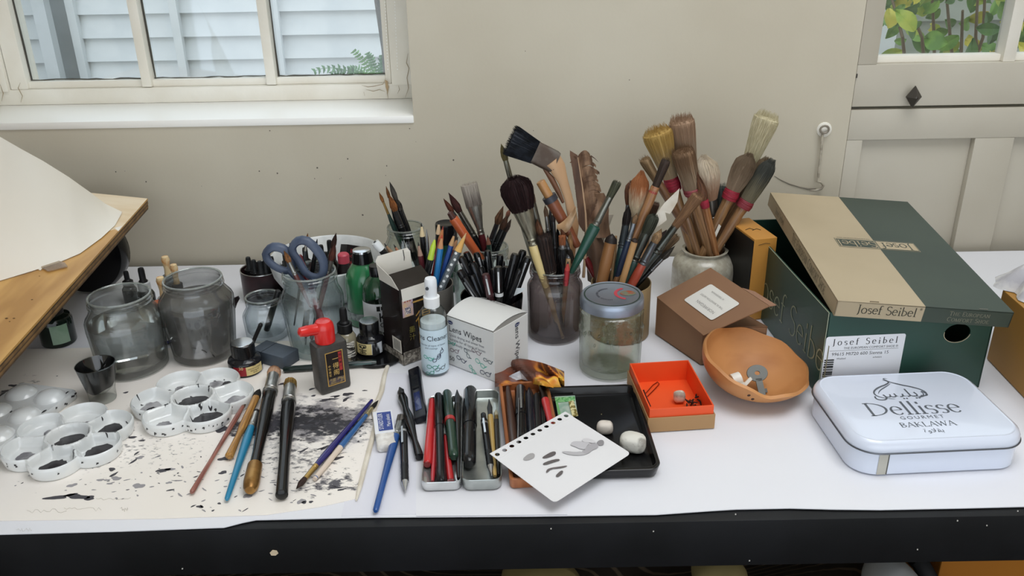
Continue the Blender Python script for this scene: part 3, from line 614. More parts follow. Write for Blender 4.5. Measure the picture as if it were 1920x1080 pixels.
def pencil(A, B, label, c, r=.0037, wood='#d9b48a', lead='#2a2a2c', group=None, tip=.018, dots=None, name='pencil'):
    L_ = (B-A).length; t = thing(name, label, 'pencil', mx=frame(A, B), group=group); zt = L_-tip
    obj('shaft', M().lathe([(0, 0), (r, 0), (r, zt-.001), (0, zt-.001)], 6), mat(c, .35, coat=.4), t, local=True, smooth=20)
    obj('sharpened_wood', M().lathe([(0, zt-.0012), (r*.99, zt-.0012), (r*.35, L_-tip*.28), (0, L_-tip*.28)], 12), mat(wood, .7), t, local=True)
    obj('lead', M().lathe([(0, L_-tip*.29), (r*.36, L_-tip*.29), (r*.08, L_), (0, L_)], 8), mat(lead, .5), t, local=True)
    if dots:
        m = M(); rq = random.Random(4)
        for i in range(9):
            z = zt-.004-i*.0085; x = (-.001, .0012, -.0002)[i % 3]; m.lathe([(0, 0), (.0019, 0), (.0019, .0004), (0, .0004)], 10, mx=Matrix.Translation((x, -r*.93, z)) @ Matrix.Rotation(math.pi/2, 4, 'X'))
        obj('white_dots', m, mat(dots, .5), t, local=True)['kind'] = 'stuff'
    return t
def dip(A, B, label, c='#141414', r=.004, nib='#4a4a4c', group=None, name='dip_pen', wave=False, nl=.035):
    """A butt, B nib point"""
    L_ = (B-A).length; t = thing(name, label, 'pen', mx=frame(A, B), group=group); z = L_-nl
    pf = [(0, 0), (r*.5, 0), (r*.62, .003), (r*.75, z*.3), (r*.8, z*.6), (r, z*.88), (r*.95, z), (0, z)]
    if wave: pf = [(0, 0), (r*.8, .001), (r*.85, .01), (r*.6, z*.25), (r*1.0, z*.5), (r*1.1, z*.62), (r*.7, z*.78), (r*1.1, z*.93), (r*.9, z), (0, z)]
    obj('holder', M().lathe(pf, 14), mat(c, .22, coat=.4), t, local=True)
    m = M(); w_ = r*.8
    vs_ = []; 
    for zz_, ww, bow in ((z-.002, w_*.9, .9), (z+nl*.3, w_*.9, .8), (z+nl*.5, w_, .6), (z+nl*.75, w_*.5, .4), (L_, w_*.06, .1)):
        for k_ in range(5):
            a = math.pi*(k_/4); vs_.append(V(ww*math.cos(a), -ww*bow*math.sin(a), zz_))
    m.add(vs_, [(j*5+i, j*5+i+1, j*5+i+6, j*5+i+5) for j in range(4) for i in range(4)])
    obj('nib', m, mat(nib, .35, metal=.8), t, local=True, solid=.0004)
    return t
def lean(tip, mouth, c, r, dyt=0, dym=0, zf=.006):
    B = W(*tip, c.y+dyt); Mo = W(*mouth, c.y+dym); d = (Mo-B).normalized(); p = Mo.copy(); st_ = .002
    while p.z-T > zf:
        q_ = p+d*st_
        if math.hypot(q_.x-c.x, q_.y-c.y) > r and (p-Mo).length > .01: break
        p = q_
    return p, B
def rrect(w, d, r, n=6, ins=0, cx=0, cy=0):
    w -= 2*ins; d -= 2*ins; r = max(.0005, r-ins); q = []
    for (x, y, a) in ((w/2-r, -d/2+r, -90), (w/2-r, d/2-r, 0), (-w/2+r, d/2-r, 90), (-w/2+r, -d/2+r, 180)):
        for i in range(n+1): an = math.radians(a+90*i/n); q.append((cx+x+r*math.cos(an), cy+y+r*math.sin(an)))
    return q
def rloft(levels, w, d, r, mx, n=6, cap0=True, cap1=True):
    m = M(); vs_ = []; fs = []; k_ = 4*(n+1)
    for ins, z in levels: vs_ += [V(x, y, z) for x, y in rrect(w, d, r, n, ins)]
    for j in range(len(levels)-1):
        for i in range(k_): a = j*k_+i; b = j*k_+(i+1) % k_; fs.append((a, b, b+k_, a+k_))
    if cap0: fs.append(tuple(reversed(range(k_))))
    if cap1: fs.append(tuple(range((len(levels)-1)*k_, len(levels)*k_)))
    return m.add([mx @ v for v in vs_], fs)
def yawmx(c, x):             # upright frame at c with local x along x
    x = Vector(x); x.z = 0; x.normalize(); m = Matrix((x, V(-x.y, x.x, 0), V(0, 0, 1))).transposed().to_4x4(); m.translation = c; return m
def quadmx(bl_, br, tr, tl, z=0):    # frame at the centre of four table pixels, with width and depth
    q = [P(*p, z) for p in (bl_, br, tr, tl)]; c = sum(q, Vector())/4; x = (q[1]-q[0]+q[2]-q[3])/2; y = (q[3]-q[0]+q[2]-q[1])/2
    c.z = T; return yawmx(c, x), x.length, y.length
# ================================================================ GLASS JARS
def jar(name, label, base, topy, rb, rs, rn, gm_, neck=.14, sh=.17, cat='jar', group=None, thread=True, foot=.06, fill=None, fillh=.6, fmat=None, name_fill='water', rimc=None, hmax=None):
    b = P(*base); h = hmax or hz(b, topy); s_ = S(b)*.975; rb, rs, rn = rb*s_, rs*s_, rn*s_; t = thing(name, label, cat, b, group=group)
    zn = h*(1-neck); zs_ = h*(1-neck-sh); th_ = .0022
    out = [(0, .0015), (rb*.80, 0), (rb*.93, .001), (rb, foot*h*.5), (rb*1.0, foot*h), (rs, zs_*.85), (rs, zs_), (rs*.965, zs_+.25*(zn-zs_)), (rs*.86, zs_+.65*(zn-zs_)), (rn*.985, zn), (rn*.96, zn+.002)]
    if thread: out += [(rn*.96, zn+.25*(h-zn)), (rn*1.02, zn+.32*(h-zn)), (rn*1.02, zn+.4*(h-zn)), (rn*.96, zn+.5*(h-zn)), (rn*.96, zn+.62*(h-zn)), (rn*1.01, zn+.7*(h-zn)), (rn*.96, zn+.8*(h-zn))]
    out += [(rn*.97, h-.002), (rn*.985, h-.0006), (rn*.97, h)]
    inn = [(rn*.97-th_, h-.0004), (rn*.96-th_, zn), (rs*.84-th_, zs_+.65*(zn-zs_)), (rs-th_*1.2, zs_), (rb-th_, .012), (rb*.8, .007), (0, .0055)]
    obj('body', M().lathe(out+inn, 48, caps=False), gm_, t, local=True)
    tr = [V(b.x+rn*.955*math.cos(a), b.y+rn*.955*math.sin(a), T+h) for a in [2*math.pi*i/48 for i in range(48)]]
    obj('rim', M().tube(tr, .0014, 6, closed=True), rimc or glass('#e4e8e5', '#b4bbb8', dirt=.22, dc='#d8dcd8', rough=.05), t)
    if fill:
        z1 = h*fillh; r1 = rb+(rs-rb)*min(1, z1/zs_)-th_*1.6
        obj(name_fill, M().lathe([(0, .0062), (rb*.8, .0075), (rb-th_*1.7, .0125), (r1, z1), (0, z1)], 48, mx=Matrix.Translation(b)), fill, t)
    t['h'] = h; del t['h']
    return t, b, h, (rb, rs, rn)
jar('water_jar', 'large clear glass jar two thirds full of water, nearest the drawing board', (252, 686), 553, 64, 69, 57, glass('#f6f8f7', '#aab0ae', dirt=.11, dc='#a4a29d', dsc=30, pw=3), fill=water('#b4b8b8'), fillh=.66)
def murk(c, k_):
    m = bpy.data.materials.new('murky_water'); m.use_nodes = True; nt = m.node_tree; N = nt.nodes; L = nt.links; N.clear(); o = N.new('ShaderNodeOutputMaterial')
    tr = N.new('ShaderNodeBsdfTransparent'); tr.inputs[0].default_value = lin(c); d = N.new('ShaderNodeBsdfDiffuse'); n = N.new('ShaderNodeTexNoise'); n.inputs['Scale'].default_value = 22; n.inputs['Detail'].default_value = 5
    r = N.new('ShaderNodeValToRGB'); r.color_ramp.elements[0].color = lin('#55565c'); r.color_ramp.elements[1].color = lin('#8b8883'); r.color_ramp.elements[0].position = .35; r.color_ramp.elements[1].position = .65
    tc = N.new('ShaderNodeTexCoord'); L.new(tc.outputs['Object'], n.inputs[0]); L.new(n.outputs[0], r.inputs[0]); L.new(r.outputs[0], d.inputs[0])
    mx = N.new('ShaderNodeMixShader'); mx.inputs[0].default_value = k_; L.new(tr.outputs[0], mx.inputs[1]); L.new(d.outputs[0], mx.inputs[2])
    g = N.new('ShaderNodeBsdfGlossy'); g.inputs['Roughness'].default_value = .05; fr = N.new('ShaderNodeFresnel'); m3 = N.new('ShaderNodeMixShader'); L.new(fr.outputs[0], m3.inputs[0]); L.new(mx.outputs[0], m3.inputs[1]); L.new(g.outputs[0], m3.inputs[2]); L.new(m3.outputs[0], o.inputs[0]); return m
j2, b2, h2, r2_ = jar('water_jar', 'tall glass jar of murky grey ink water, right of the clear water jar', (386, 662), 522, 58, 68, 54, glass('#eceded', '#8f9291', dirt=.14, dc='#96938e', dsc=18, pw=3), fill=murk('#c0c1c3', .42), fillh=.74, sh=.15, neck=.12)
m = M()
for x, y, dx, dy in ((378, 656, 10, 5), (398, 665, 5, 6), (360, 652, 8, 2)):
    m.tube([W(x, y, b2.y-.04), W(x+dx*.5, y+dy*.3, b2.y-.04), W(x+dx, y+dy, b2.y-.04)], [.0006, .001, .0005], 5)
obj('sediment_fleck', m, mat('#2c2a2a', .7), j2)['kind'] = 'stuff'
# shot glass of ink
b = P(194, 748); h = hz(b, 682); s_ = S(b)*.96; t = thing('shot_glass', 'small shot glass stained black with ink, in front of the water jar', 'glass', b)
r0, r1 = 25*s_, 37*s_
obj('glass_body', M().lathe([(0, 0), (r0*.95, 0), (r0, .002), (r0*1.02, h*.25), (r1, h), (r1-.0014, h+.0003), (r1-.002, h-.001), (r0*.9, h*.34), (r0*.4, h*.2), (0, h*.18)], 36, caps=False), glass('#f8faf9', '#b8bcba', pw=3.5), t, local=True)
def inkcoat(z0, z1): return None
m = M(); prof = []
seg = 36
for j in range(7):
    for k_ in range(seg):
        a = 2*math.pi*k_/seg; lo_ = .30+.14*math.sin(a*1+.6)+.03*math.sin(a*5); f = lo_+(1-lo_)*j/6; r_ = (r0*1.0+(r1-r0*1.0)*f)-.0006; m.v.append(b+V(r_*math.cos(a), r_*math.sin(a), h*(.18+.82*f)*.99))
m.f = [(j*seg+k_, j*seg+(k_+1) % seg, (j+1)*seg+(k_+1) % seg, (j+1)*seg+k_) for j in range(6) for k_ in range(seg)]+[tuple(reversed(range(seg)))]
obj('dried_ink', m, mat('#0c0c0e', .45), t)
# brush jars
def simple_jar(*a, **k): return jar(*a, **k)
_, jA, hA, rA = jar('brush_jar', 'clear glass jar at the back holding the thin brown-tipped brushes', (768, 545), 430, 38, 42, 34, glass('#f6f9f7', '#b0b6b3', pw=3), hmax=.108)
_, jE, hE, rE = jar('scissors_jar', 'embossed glass jar holding the grey-handled scissors', (597, 655), 508, 50, 58, 50, glass('#f2f6f6', '#aab5b7', dirt=.07, dc='#a2acae', bump=.5, bsc=70, pw=4), sh=.2, neck=.12)
_, jS, hS, rS = jar('small_jar', 'small square-shouldered glass jar left of the scissors jar', (503, 628), 556, 40, 42, 33, glass('#f5f8f9', '#9fa7ae', pw=3), sh=.22, neck=.22)
_, jN, hN, rN = jar('brush_jar', 'smoky glass jar of large brushes and the feather, centre of the table', (1040, 625), 499, 50, 52, 47, glass('#ddd8d7', '#7a7476', dirt=.10, dc='#7d7375', dsc=16, pw=3), sh=.14, neck=.12)
bB = P(922, 560); _, jB, hB, rB = jar('brush_jar', 'clear glass jar behind the black cup holding the flat grey brush', (922, 560), 462, 33, 36, 34, glass('#f3f7f5', '#9aa29f', pw=3))
# lidded jar
tL, jL, hL, rL = jar('lidded_jar', 'empty embossed glass jar with a silver screw lid', (1143, 688), 556, 58, 60, 57, glass('#f8faf6', '#b2bab0', dirt=.02, dc='#cfd6c9', bump=.5, bsc=80, pw=4), sh=.06, neck=.10)
s_ = S(V(jL.x, jL.y, T+hL)); R_ = 60*s_; zt = hL+.004
obj('lid', M().lathe([(0, hL-.010), (R_*.97, hL-.012), (R_*1.0, hL-.011), (R_*1.0, hL-.003), (R_*.98, zt-.002), (R_*.94, zt), (R_*.90, zt-.0008), (0, zt-.0008)], 56), mat('#9aa4b4', .35, metal=.75), tL, local=True)
def ringm(r0_, r1_, z, n=48, a0=0, a1=360):
    m = M(); 
    for i in range(n+1):
        a = math.radians(a0+(a1-a0)*i/n); m.v += [V(r0_*math.cos(a), r0_*math.sin(a), z), V(r1_*math.cos(a), r1_*math.sin(a), z)]
    m.f = [(2*i, 2*i+1, 2*i+3, 2*i+2) for i in range(n)]; return m
obj('green_ring', ringm(R_*.84, R_*.88, zt-.0006), mat('#2c4038', .4), tL, local=True, smooth=0)
obj('red_ribbon_print', ringm(R_*.36, R_*.46, zt-.0005, 14, 110, 250), mat('#b8434f', .5), tL, local=True, smooth=0).location = (R_*.52, R_*.02, 0)
m = M(); m.lathe([(0, zt-.0005), (.0085, zt-.0005), (.0085, zt-.0004), (0, zt-.0004)], 20, mx=Matrix.Diagonal((1.2, .9, 1, 1)))
obj('fruit_print', m, mat('#5b7f6c', .5, c2='#9c4a34', sc=90), tL, local=True, smooth=0).location = (R_*.5, R_*.05, 0)
m = M(); 
for i in range(26):
    a = math.radians(100+170*i/25); rr_ = R_*.42; c = V(-R_*.05+rr_*math.cos(a), rr_*math.sin(a), zt-.0004); d = V(math.cos(a), math.sin(a), 0); s2 = V(-d.y, d.x, 0)
    if i % 9 == 8: continue
    m.add([c-d*.0014-s2*.0006, c+d*.0014-s2*.0006, c+d*.0014+s2*.0004, c-d*.0014+s2*.0004], [(0, 1, 2, 3)])
obj('curved_lettering', m, mat('#4b4f58', .5), tL, local=True, smooth=0)['kind'] = 'stuff'
m = M()
rq = random.Random(3)
for i in range(26):     # raised glass motif round the waist
    a = math.radians(180+180*i/26+rq.uniform(-3, 3)); z = hL*(.58+.10*rq.uniform(-1, 1)); c = V(rL[1]*math.cos(a), rL[1]*math.sin(a), z)
    m.lathe([(0, -.005), (.0036, -.0015), (.0028, .003), (0, .006)], 7, mx=Matrix.Translation(c) @ Matrix.Rotation(rq.uniform(-.8, .8), 4, 'X') @ Matrix.Diagonal((.45, .45, 1, 1)))
obj('embossing', m, glass('#f8faf7', '#9ba59b', rough=.04, pw=2.5), tL, local=True)['kind'] = 'stuff'
# ================================================================ PALETTES
china = mat('#e6e8e8', .18, coat=.5, c2='#dfe2e3', sc=30)
inkd = mat('#2b292c', .35, c2='#3c3a3d', sc=60); inkp = mat('#77757a', .4, c2='#a9a8ab', sc=60)
def palette(label, cpx, R_, rot, inks, seed):
    c = P(*cpx); t = thing('palette', label, 'palette', c, group=None); hh = .0165; rc = R_*.345; wt_ = .0016; dist = R_*.60; rp = R_*.405
    wells = [(0, 0)]+[(R_*.655*math.cos(math.radians(rot+60*k_)), R_*.655*math.sin(math.radians(rot+60*k_))) for k_ in range(6)]
    bc_ = [(dist*math.cos(math.radians(rot+60*k_)), dist*math.sin(math.radians(rot+60*k_))) for k_ in range(6)]
    def bound(a):
        r = R_*.5
        for wx, wy in bc_:
            wa = math.atan2(wy, wx); da = (a-wa+math.pi) % (2*math.pi)-math.pi; D = dist; s_ = D*math.sin(da)
            if abs(s_) < rp: r = max(r, D*math.cos(da)+math.sqrt(rp*rp-s_*s_))
        return r
    def hgt(x, y):      # flat-floored wells between a centre ring, six dividing walls and the scalloped outer wall
        r = math.hypot(x, y); a = math.atan2(y, x); da = (math.degrees(a)-rot+30) % 60; dd = min(da, 60-da)
        d1 = abs(r-rc); d2 = bound(a)-r; d3 = r*math.sin(math.radians(dd)) if r > rc else 1
        z = 0
        for d, top in ((d1, hh), (d2, hh), (d3, hh*.93)):
            q = max(0, (d-wt_)/.0048); z = max(z, .003+(top-.003)*max(0, 1-q)**1.8 if q > 0 else top)
        return z
    m = M(); NR = 60; NA = 168; m.v.append(V(0, 0, hgt(0, 0)))
    for j in range(1, NR+1):
        for k_ in range(NA):
            a = 2*math.pi*k_/NA; r = bound(a)*j/NR; x, y = r*math.cos(a), r*math.sin(a); z = hgt(x, y)
            if j == NR: z = hh-.001
            m.v.append(V(x, y, z))
    for (sc_, z) in ((1.012, hh-.003), (.985, .002), (.965, 0)):
        for k_ in range(NA): a = 2*math.pi*k_/NA; r = bound(a)*sc_; m.v.append(V(r*math.cos(a), r*math.sin(a), z))
    for k_ in range(NA): m.f.append((0, 1+k_, 1+(k_+1) % NA))
    for j in range(NR+2):
        for k_ in range(NA): a = 1+j*NA+k_; b_ = 1+j*NA+(k_+1) % NA; m.f.append((a, a+NA, b_+NA, b_))
    m.f.append(tuple(reversed(range(1+(NR+2)*NA, 1+(NR+3)*NA))))
    obj('dish', m, china, t, local=True, smooth=70)
    rq = random.Random(seed)
    for i, kind, sz, ox, oy in inks:
        q = []; z = .0034+.0007*rq.random()
        for k_ in range(22):
            aa = 2*math.pi*k_/22; u, v = math.cos(aa)*rq.uniform(.82, 1.1)*sz+ox, math.sin(aa)*rq.uniform(.82, 1.1)*sz+oy
            if i == 0: q.append(V(u*R_*.285, v*R_*.285, z))
            else:
                r = R_*.655+max(-1, min(1, u))*R_*.235; th_ = math.radians(rot+60*(i-1))+max(-1, min(1, v))*math.radians(22)*(1 if u < 0 else 1-.25*u*u); q.append(V(r*math.cos(th_), r*math.sin(th_), z))
        obj('ink_pool', M().slab(q, .0006), inkd if kind else inkp, t, local=True, smooth=0)
    m = M()    # ink smears dragged over the porcelain
    for k_ in range(seed*6):
        i = rq.choice([q_[0] for q_ in inks if q_[1]] or [0]); wx, wy = wells[i]; a = rq.uniform(0, 6.28); r = R_*.33*rq.uniform(.6, 1.15); x, y = wx+r*math.cos(a), wy+r*math.sin(a)
        if math.hypot(x, y) > bound(math.atan2(y, x))*.97: continue
        L_ = rq.uniform(.0006, .0026); w_ = rq.uniform(.0005, .0016); a2 = a+rq.uniform(.6, 2.4); d = V(math.cos(a2), math.sin(a2), 0); s2 = V(-d.y, d.x, 0); q = []
        ph = rq.uniform(0, 6)
        for kk in range(12):
            a3 = 2*math.pi*kk/12; r3 = 1+.3*math.sin(2*a3+ph)+.2*math.sin(3*a3-ph); p = V(x, y, 0)+d*math.cos(a3)*L_*r3+s2*math.sin(a3)*w_*r3
            if math.hypot(p.x, p.y) > bound(math.atan2(p.y, p.x))*.985: break
            p.z = hgt(p.x, p.y)+.0005; q.append(p)
        if len(q) == 12: m.add(q, [tuple(range(12))])
    for k_ in range(seed*4):    # drips on the outside wall
        a = rq.uniform(-2.6, -.3); r = bound(a)*1.003+.0004; z = rq.uniform(.003, .012); da = rq.uniform(.01, .05); q = []
        for aa, z_ in ((a, z-.0012), (a+da, z-.0006), (a+da*1.1, z+.001), (a+da*.4, z+.0016)): r = bound(aa)*(1.012 if z_ > hh-.004 else .975+.037*z_/(hh-.003))+.0006; q.append(V(r*math.cos(aa), r*math.sin(aa), z_))
        m.add(q, [(0, 1, 2, 3)])
    obj('ink_smears', m, mat('#2f2e31', .4), t, local=True, smooth=0)['kind'] = 'stuff'
palette('white china flower palette with six outer wells, front left on the stained sheet', (134, 836), .0695, 34, ((0, 1, .95, 0, -.05), (5, 1, .85, .05, 0), (6, 1, .95, 0, 0), (1, 1, .85, -.1, .1), (2, 0, .3, -.3, -.3), (4, 0, .6, .1, 0), (3, 0, .4, -.3, -.3)), 3)
palette('heavily inked white china flower palette, behind the loose brushes', (365, 762), .072, 8, ((0, 1, 1.0, 0, 0), (6, 1, 1.05, 0, 0), (1, 0, .8, .2, -.2), (2, 0, .6, 0, .2), (2, 1, .35, .4, -.4), (3, 0, .4, 0, 0), (4, 0, .75, .2, .1), (4, 1, .4, .1, .4), (5, 0, .5, .3, 0)), 8)
# upturned rectangular palette at the left edge
mxp, w_, d_ = quadmx((-70, 862), (62, 826), (112, 758), (10, 742))
mxp, w_, d_ = yawmx(P(20, 792), P(118, 752)-P(14, 822)), .135, .085
pt_ = thing('palette', 'upturned white china palette with rounded domes at the left edge of the picture', 'palette', mx=yawmx(P(22, 790), P(118, 760)-P(30, 826)))
obj('slab', rloft([(.001, 0), (0, .002), (0, .009), (.0015, .011)], .135, .086, .008, Matrix.Identity(4)), china, pt_, local=True, smooth=50)
for ix in range(3):
    for iy in range(2):
        obj('dome', M().lathe([(0, .0105+.009), (.008, .0105+.0083), (.0135, .0105+.006), (.0175, .0105+.002), (.019, .0105)][::-1], 24, mx=Matrix.Translation((.043-.043*ix, -.021+.042*iy, 0)), caps=False), china, pt_, local=True)
m = M()
rq = random.Random(8)
for k_ in range(16):
    x, y = rq.uniform(-.06, .06), rq.uniform(-.04, .04); m.slab([V(x, y, .0112)+V(rq.uniform(.001, .004)*math.cos(a)*1.6, rq.uniform(.0008, .002)*math.sin(a), 0) for a in (0, 1, 2, 3.1, 4.2, 5.2)], .0002)
for k_ in range(9):
    x = rq.uniform(-.01, .066); z = rq.uniform(.002, .008); m.add([V(x, -.0434, z), V(x+.003, -.0434, z), V(x+.0035, -.0434, z+.0018), V(x+.001, -.0434, z+.0024)], [(0, 1, 2, 3)])
obj('ink_smears', m, mat('#2f2e31', .4), pt_, local=True, smooth=0)['kind'] = 'stuff'
# ================================================================ BOTTLES
def bottle_profile(r, h, rn, hn, zb_=.0): return [(0, 0), (r*.9, 0), (r, .002), (r, h*.72), (r*.93, h*.84), (r*.7, h*.95), (rn, h), (rn, h+hn), (0, h+hn)]
def patch(c, r, a0, a1, z0, z1, n=12): # curved label on a cylinder, angles from +x
    m = M()
    for i in range(n+1):
        a = math.radians(a0+(a1-a0)*i/n); m.v += [V(c.x+r*math.cos(a), c.y+r*math.sin(a), c.z+z0), V(c.x+r*math.cos(a), c.y+r*math.sin(a), c.z+z1)]
    m.f = [(2*i, 2*i+2, 2*i+3, 2*i+1) for i in range(n)]; return m
def wrapt(s, size, c, r, ang, z, mt, par, sx=1, name='lettering', rot=0, **k):   # text bent round a cylinder
    o = text(s, size, Matrix.Rotation(rot, 4, 'Z'), mt, par, name=name, sx=sx, depth=0, **k)
    inv = par.matrix_basis; 
    for v in o.data.vertices:
        q = inv @ v.co; a = math.radians(ang)+q.x/r; v.co = inv.inverted() @ V(c.x+r*math.cos(a), c.y+r*math.sin(a), c.z+z+q.y)
    return o
black = mat('#121214', .3, coat=.3); blackm = mat('#1b1b1d', .55); silver = mat('#c9ccd0', .18, metal=1); cream = mat('#e3d39a', .6, c2='#d8c488', sc=40)
goldp = mat('#c9a25a', .4, metal=.4); ink_k = mat('#161616', .6)
# left front ink bottle
b = P(462, 694); s_ = S(b)*.97; h = hz(b, 642)
t = thing('ink_bottle', 'squat black ink bottle with red and cream label, beside the inked palette', 'bottle', b)
R_ = 32*s_; hb = h*.55
obj('bottle_body', M().lathe([(0, 0), (R_*.95, 0), (R_, .002), (R_, hb*.72), (R_*.93, hb*.86), (R_*.72, hb*.96), (R_*.66, hb), (R_*.66, hb+.003), (0, hb+.003)], 36), mat('#1a1a1e', .12, coat=.6), t, local=True)
obj('cap', M().lathe([(0, hb+.002), (22.5*s_, hb+.002), (22.5*s_, h-.001), (21*s_, h), (0, h)], 36), black, t, local=True)
obj('cap_top', M().lathe([(0, h+.0001), (20*s_, h+.0001), (19.5*s_, h+.0008), (0, h+.0009)], 36), silver, t, local=True)
obj('label_red', patch(b, R_+.0004, 245, 288, .003, hb*.68), mat('#9c1f2a', .5), t); obj('label_cream', patch(b, R_+.0004, 288, 352, .003, hb*.68), cream, t)
for i, (a, tx) in enumerate(((.0155, 'INK'), (.012, 'waterproof black'), (.009, 'drawing ink'), (.006, '30 ml'))): wrapt(tx, .0028, b, R_+.0006, 318, a, ink_k, t)
wrapt('30', .006, b, R_+.0006, 272, .014, mat('#e7d6a0', .5), t)
# dark bottle under the board
b = P(112, 640); t = thing('ink_bottle', 'dark ink bottle with pale green label, in the shade under the drawing board', 'bottle', b); s_ = S(b); R_ = 31*s_
obj('bottle_body', M().lathe([(0, 0), (R_*.95, 0), (R_, .002), (R_, .036), (R_*.9, .041), (R_*.6, .044), (R_*.55, .047), (0, .047)], 32), mat('#15201a', .12, coat=.5), t, local=True)
obj('cap', M().lathe([(0, .046), (R_*.62, .046), (R_*.58, .062), (R_*.3, .066), (R_*.28, .078), (0, .08)], 28), blackm, t, local=True)
obj('label', patch(b, R_+.0004, 278, 335, .006, .034), mat('#7f9c83', .6, c2='#8fa892', sc=50), t)
# bottle with the silver cap and pictogram label
b = P(697, 664); s_ = S(b)*.97; h = hz(b, 601); t = thing('ink_bottle', 'black ink bottle with silver cap and gold pictogram label, standing in the black dish', 'bottle', b+V(0, 0, .006))
b = b+V(0, 0, .006); R_ = 27*s_; hb = h*.60-.004; h -= .006
obj('bottle_body', M().lathe([(0, 0), (R_*.95, 0), (R_, .002), (R_, hb*.72), (R_*.93, hb*.86), (R_*.76, hb*.96), (R_*.68, hb), (R_*.68, hb+.003), (0, hb+.003)], 36), mat('#17171b', .1, coat=.6), t, local=True)
obj('cap', M().lathe([(0, hb+.002), (19*s_, hb+.002), (19*s_, h-.001), (18*s_, h), (0, h)], 36), black, t, local=True)
obj('cap_top', M().lathe([(0, h+.0001), (17.6*s_, h+.0001), (17*s_, h+.0008), (0, h+.0009)], 36), silver, t, local=True)
obj('label', patch(b, R_+.0004, 208, 282, .003, hb*.72), cream, t)
obj('label_edge', patch(b, R_+.0004, 282, 330, .003, hb*.72), mat('#1b1b1e', .5, c2='#c8ccd2', sc=110, stretch=(1, 1, .15), lo=.5, hi=.56), t)
def bend(m, c, r, ang, z):
    m.v = [V(c.x+r*math.cos(math.radians(ang)+v.x/r), c.y+r*math.sin(math.radians(ang)+v.x/r), c.z+z+v.y) for v in m.v]; return m
m = M()
for pl in ([(-5, 6), (-5, 3), (0, 1.5), (5, 3), (5, 6), (-5, 6)], [(-2.6, 4.6), (-1, 3.2), (-3.6, 3.4), (-2.6, 4.6)], [(2.6, 4.6), (1, 3.2), (3.6, 3.4), (2.6, 4.6)], [(0, 1.5), (0, -5)], [(-5.5, -1), (5.5, -1)], [(-4, -3.2), (4, -3.2)], [(-5, -5.4), (5, -5.4)]):
    pl = [V(x*.0011, y*.0011, 0) for x, y in pl]
    for a, c_ in zip(pl, pl[1:]):
        d = (c_-a).normalized()*.0006; n_ = V(-d.y, d.x, 0)
        k_ = 3; base_ = [a+(c_-a)*i/k_ for i in range(k_+1)]
        m.add([p+n_ for p in base_]+[p-n_ for p in base_], [(i, i+1, k_+2+i, k_+1+i) for i in range(k_)])
obj('pictogram', bend(m, b, R_+.0007, 244, hb*.40), ink_k, t, smooth=0)
tag(obj('black_dish', M().lathe([(0, 0), (.034, 0), (.036, .002), (.036, .005), (.035, .0056), (.033, .0052), (0, .0045)], 40, mx=Matrix.Translation(P(708, 668))), black, smooth=40), 'shallow round black dish with the silver-capped ink bottle standing in it', 'dish')
# dropper bottle behind the black bottle
def dropper(label, b, h=.07, r=.012, cb='#181410', cc_='#141416', bulb='#161618', lab=None, group=None, wood=False, s=1.0, cap_c=None):
    t = thing('dropper_bottle', label, 'bottle', b, group=group); hb = h*.52
    obj('bottle_body', M().lathe([(0, 0), (r*.95, 0), (r, .001), (r, hb*.8), (r*.8, hb*.93), (r*.55, hb), (0, hb)], 20), mat(cb, .12, coat=.5), t, local=True)
    obj('cap', M().lathe([(0, hb-.001), (r*.72, hb-.001), (r*.72, hb+h*.15), (r*.66, hb+h*.16), (0, hb+h*.16)], 20), mat(cap_c or cc_, .4), t, local=True)
    z = hb+h*.16
    if wood: obj('bulb', M().lathe([(0, z-.001), (r*.42, z-.001), (r*.34, z+h*.12), (r*.42, z+h*.2), (r*.52, z+h*.27), (r*.4, z+h*.33), (0, z+h*.345)], 18), mat('#c98c50', .5, c2='#e2c99c', sc=50, lo=.45, hi=.55), t, local=True)
    else: obj('bulb', M().lathe([(0, z-.001), (r*.5, z-.001), (r*.5, z+h*.02), (r*.36, z+h*.05), (r*.36, z+h*.24), (r*.3, z+h*.29), (0, z+h*.31)], 18), mat(bulb, .45), t, local=True)
    if lab: obj('label', patch(b, r+.0003, 215, 330, hb*.12, hb*.72), mat(*lab[0], **lab[1]), t)
    return t
b = P(652, 668); dropper('black-topped dropper bottle with lettered label, behind the black square bottle', b, hz(b, 575), 20*S(b)*.97, cb='#8f8872', lab=(('#2a2724', .5), dict(c2='#e6e2da', sc=240, stretch=(.35, .35, 2.4), lo=.47, hi=.53)))
# black square bottle with red spout cap
F0 = P(604, 743); Lp = P(581, 731); Rp = P(660, 724.5)
xw = (Rp-F0).length; mxq = yawmx(F0, Rp-F0); dep = .026; h = hz(F0, 654)
t = thing('ink_bottle', 'flat black plastic ink bottle with a red spout cap', 'bottle', mx=mxq)
cx_, cy_ = xw/2, dep/2
I4 = Matrix.Translation((cx_, cy_, 0))
obj('bottle_body', rloft([(.002, 0), (.0005, .0015), (0, .004), (0, h-.004), (.0008, h-.001), (.003, h), ], xw, dep, .004, I4, 4), mat('#393735', .42, c2='#403d3a', sc=200, bump=.1), t, local=True, smooth=50)
s_ = S(F0)
rc = 20*s_*.95
obj('spout_cap', M().lathe([(0, h), (rc*.98, h), (rc, h+.002), (rc, h+.019), (rc*.93, h+.024), (rc*.7, h+.028), (0, h+.0295)], 32, mx=I4 @ Matrix.Translation((-.003, 0, 0))), mat('#d8231f', .3, coat=.4), t, local=True)
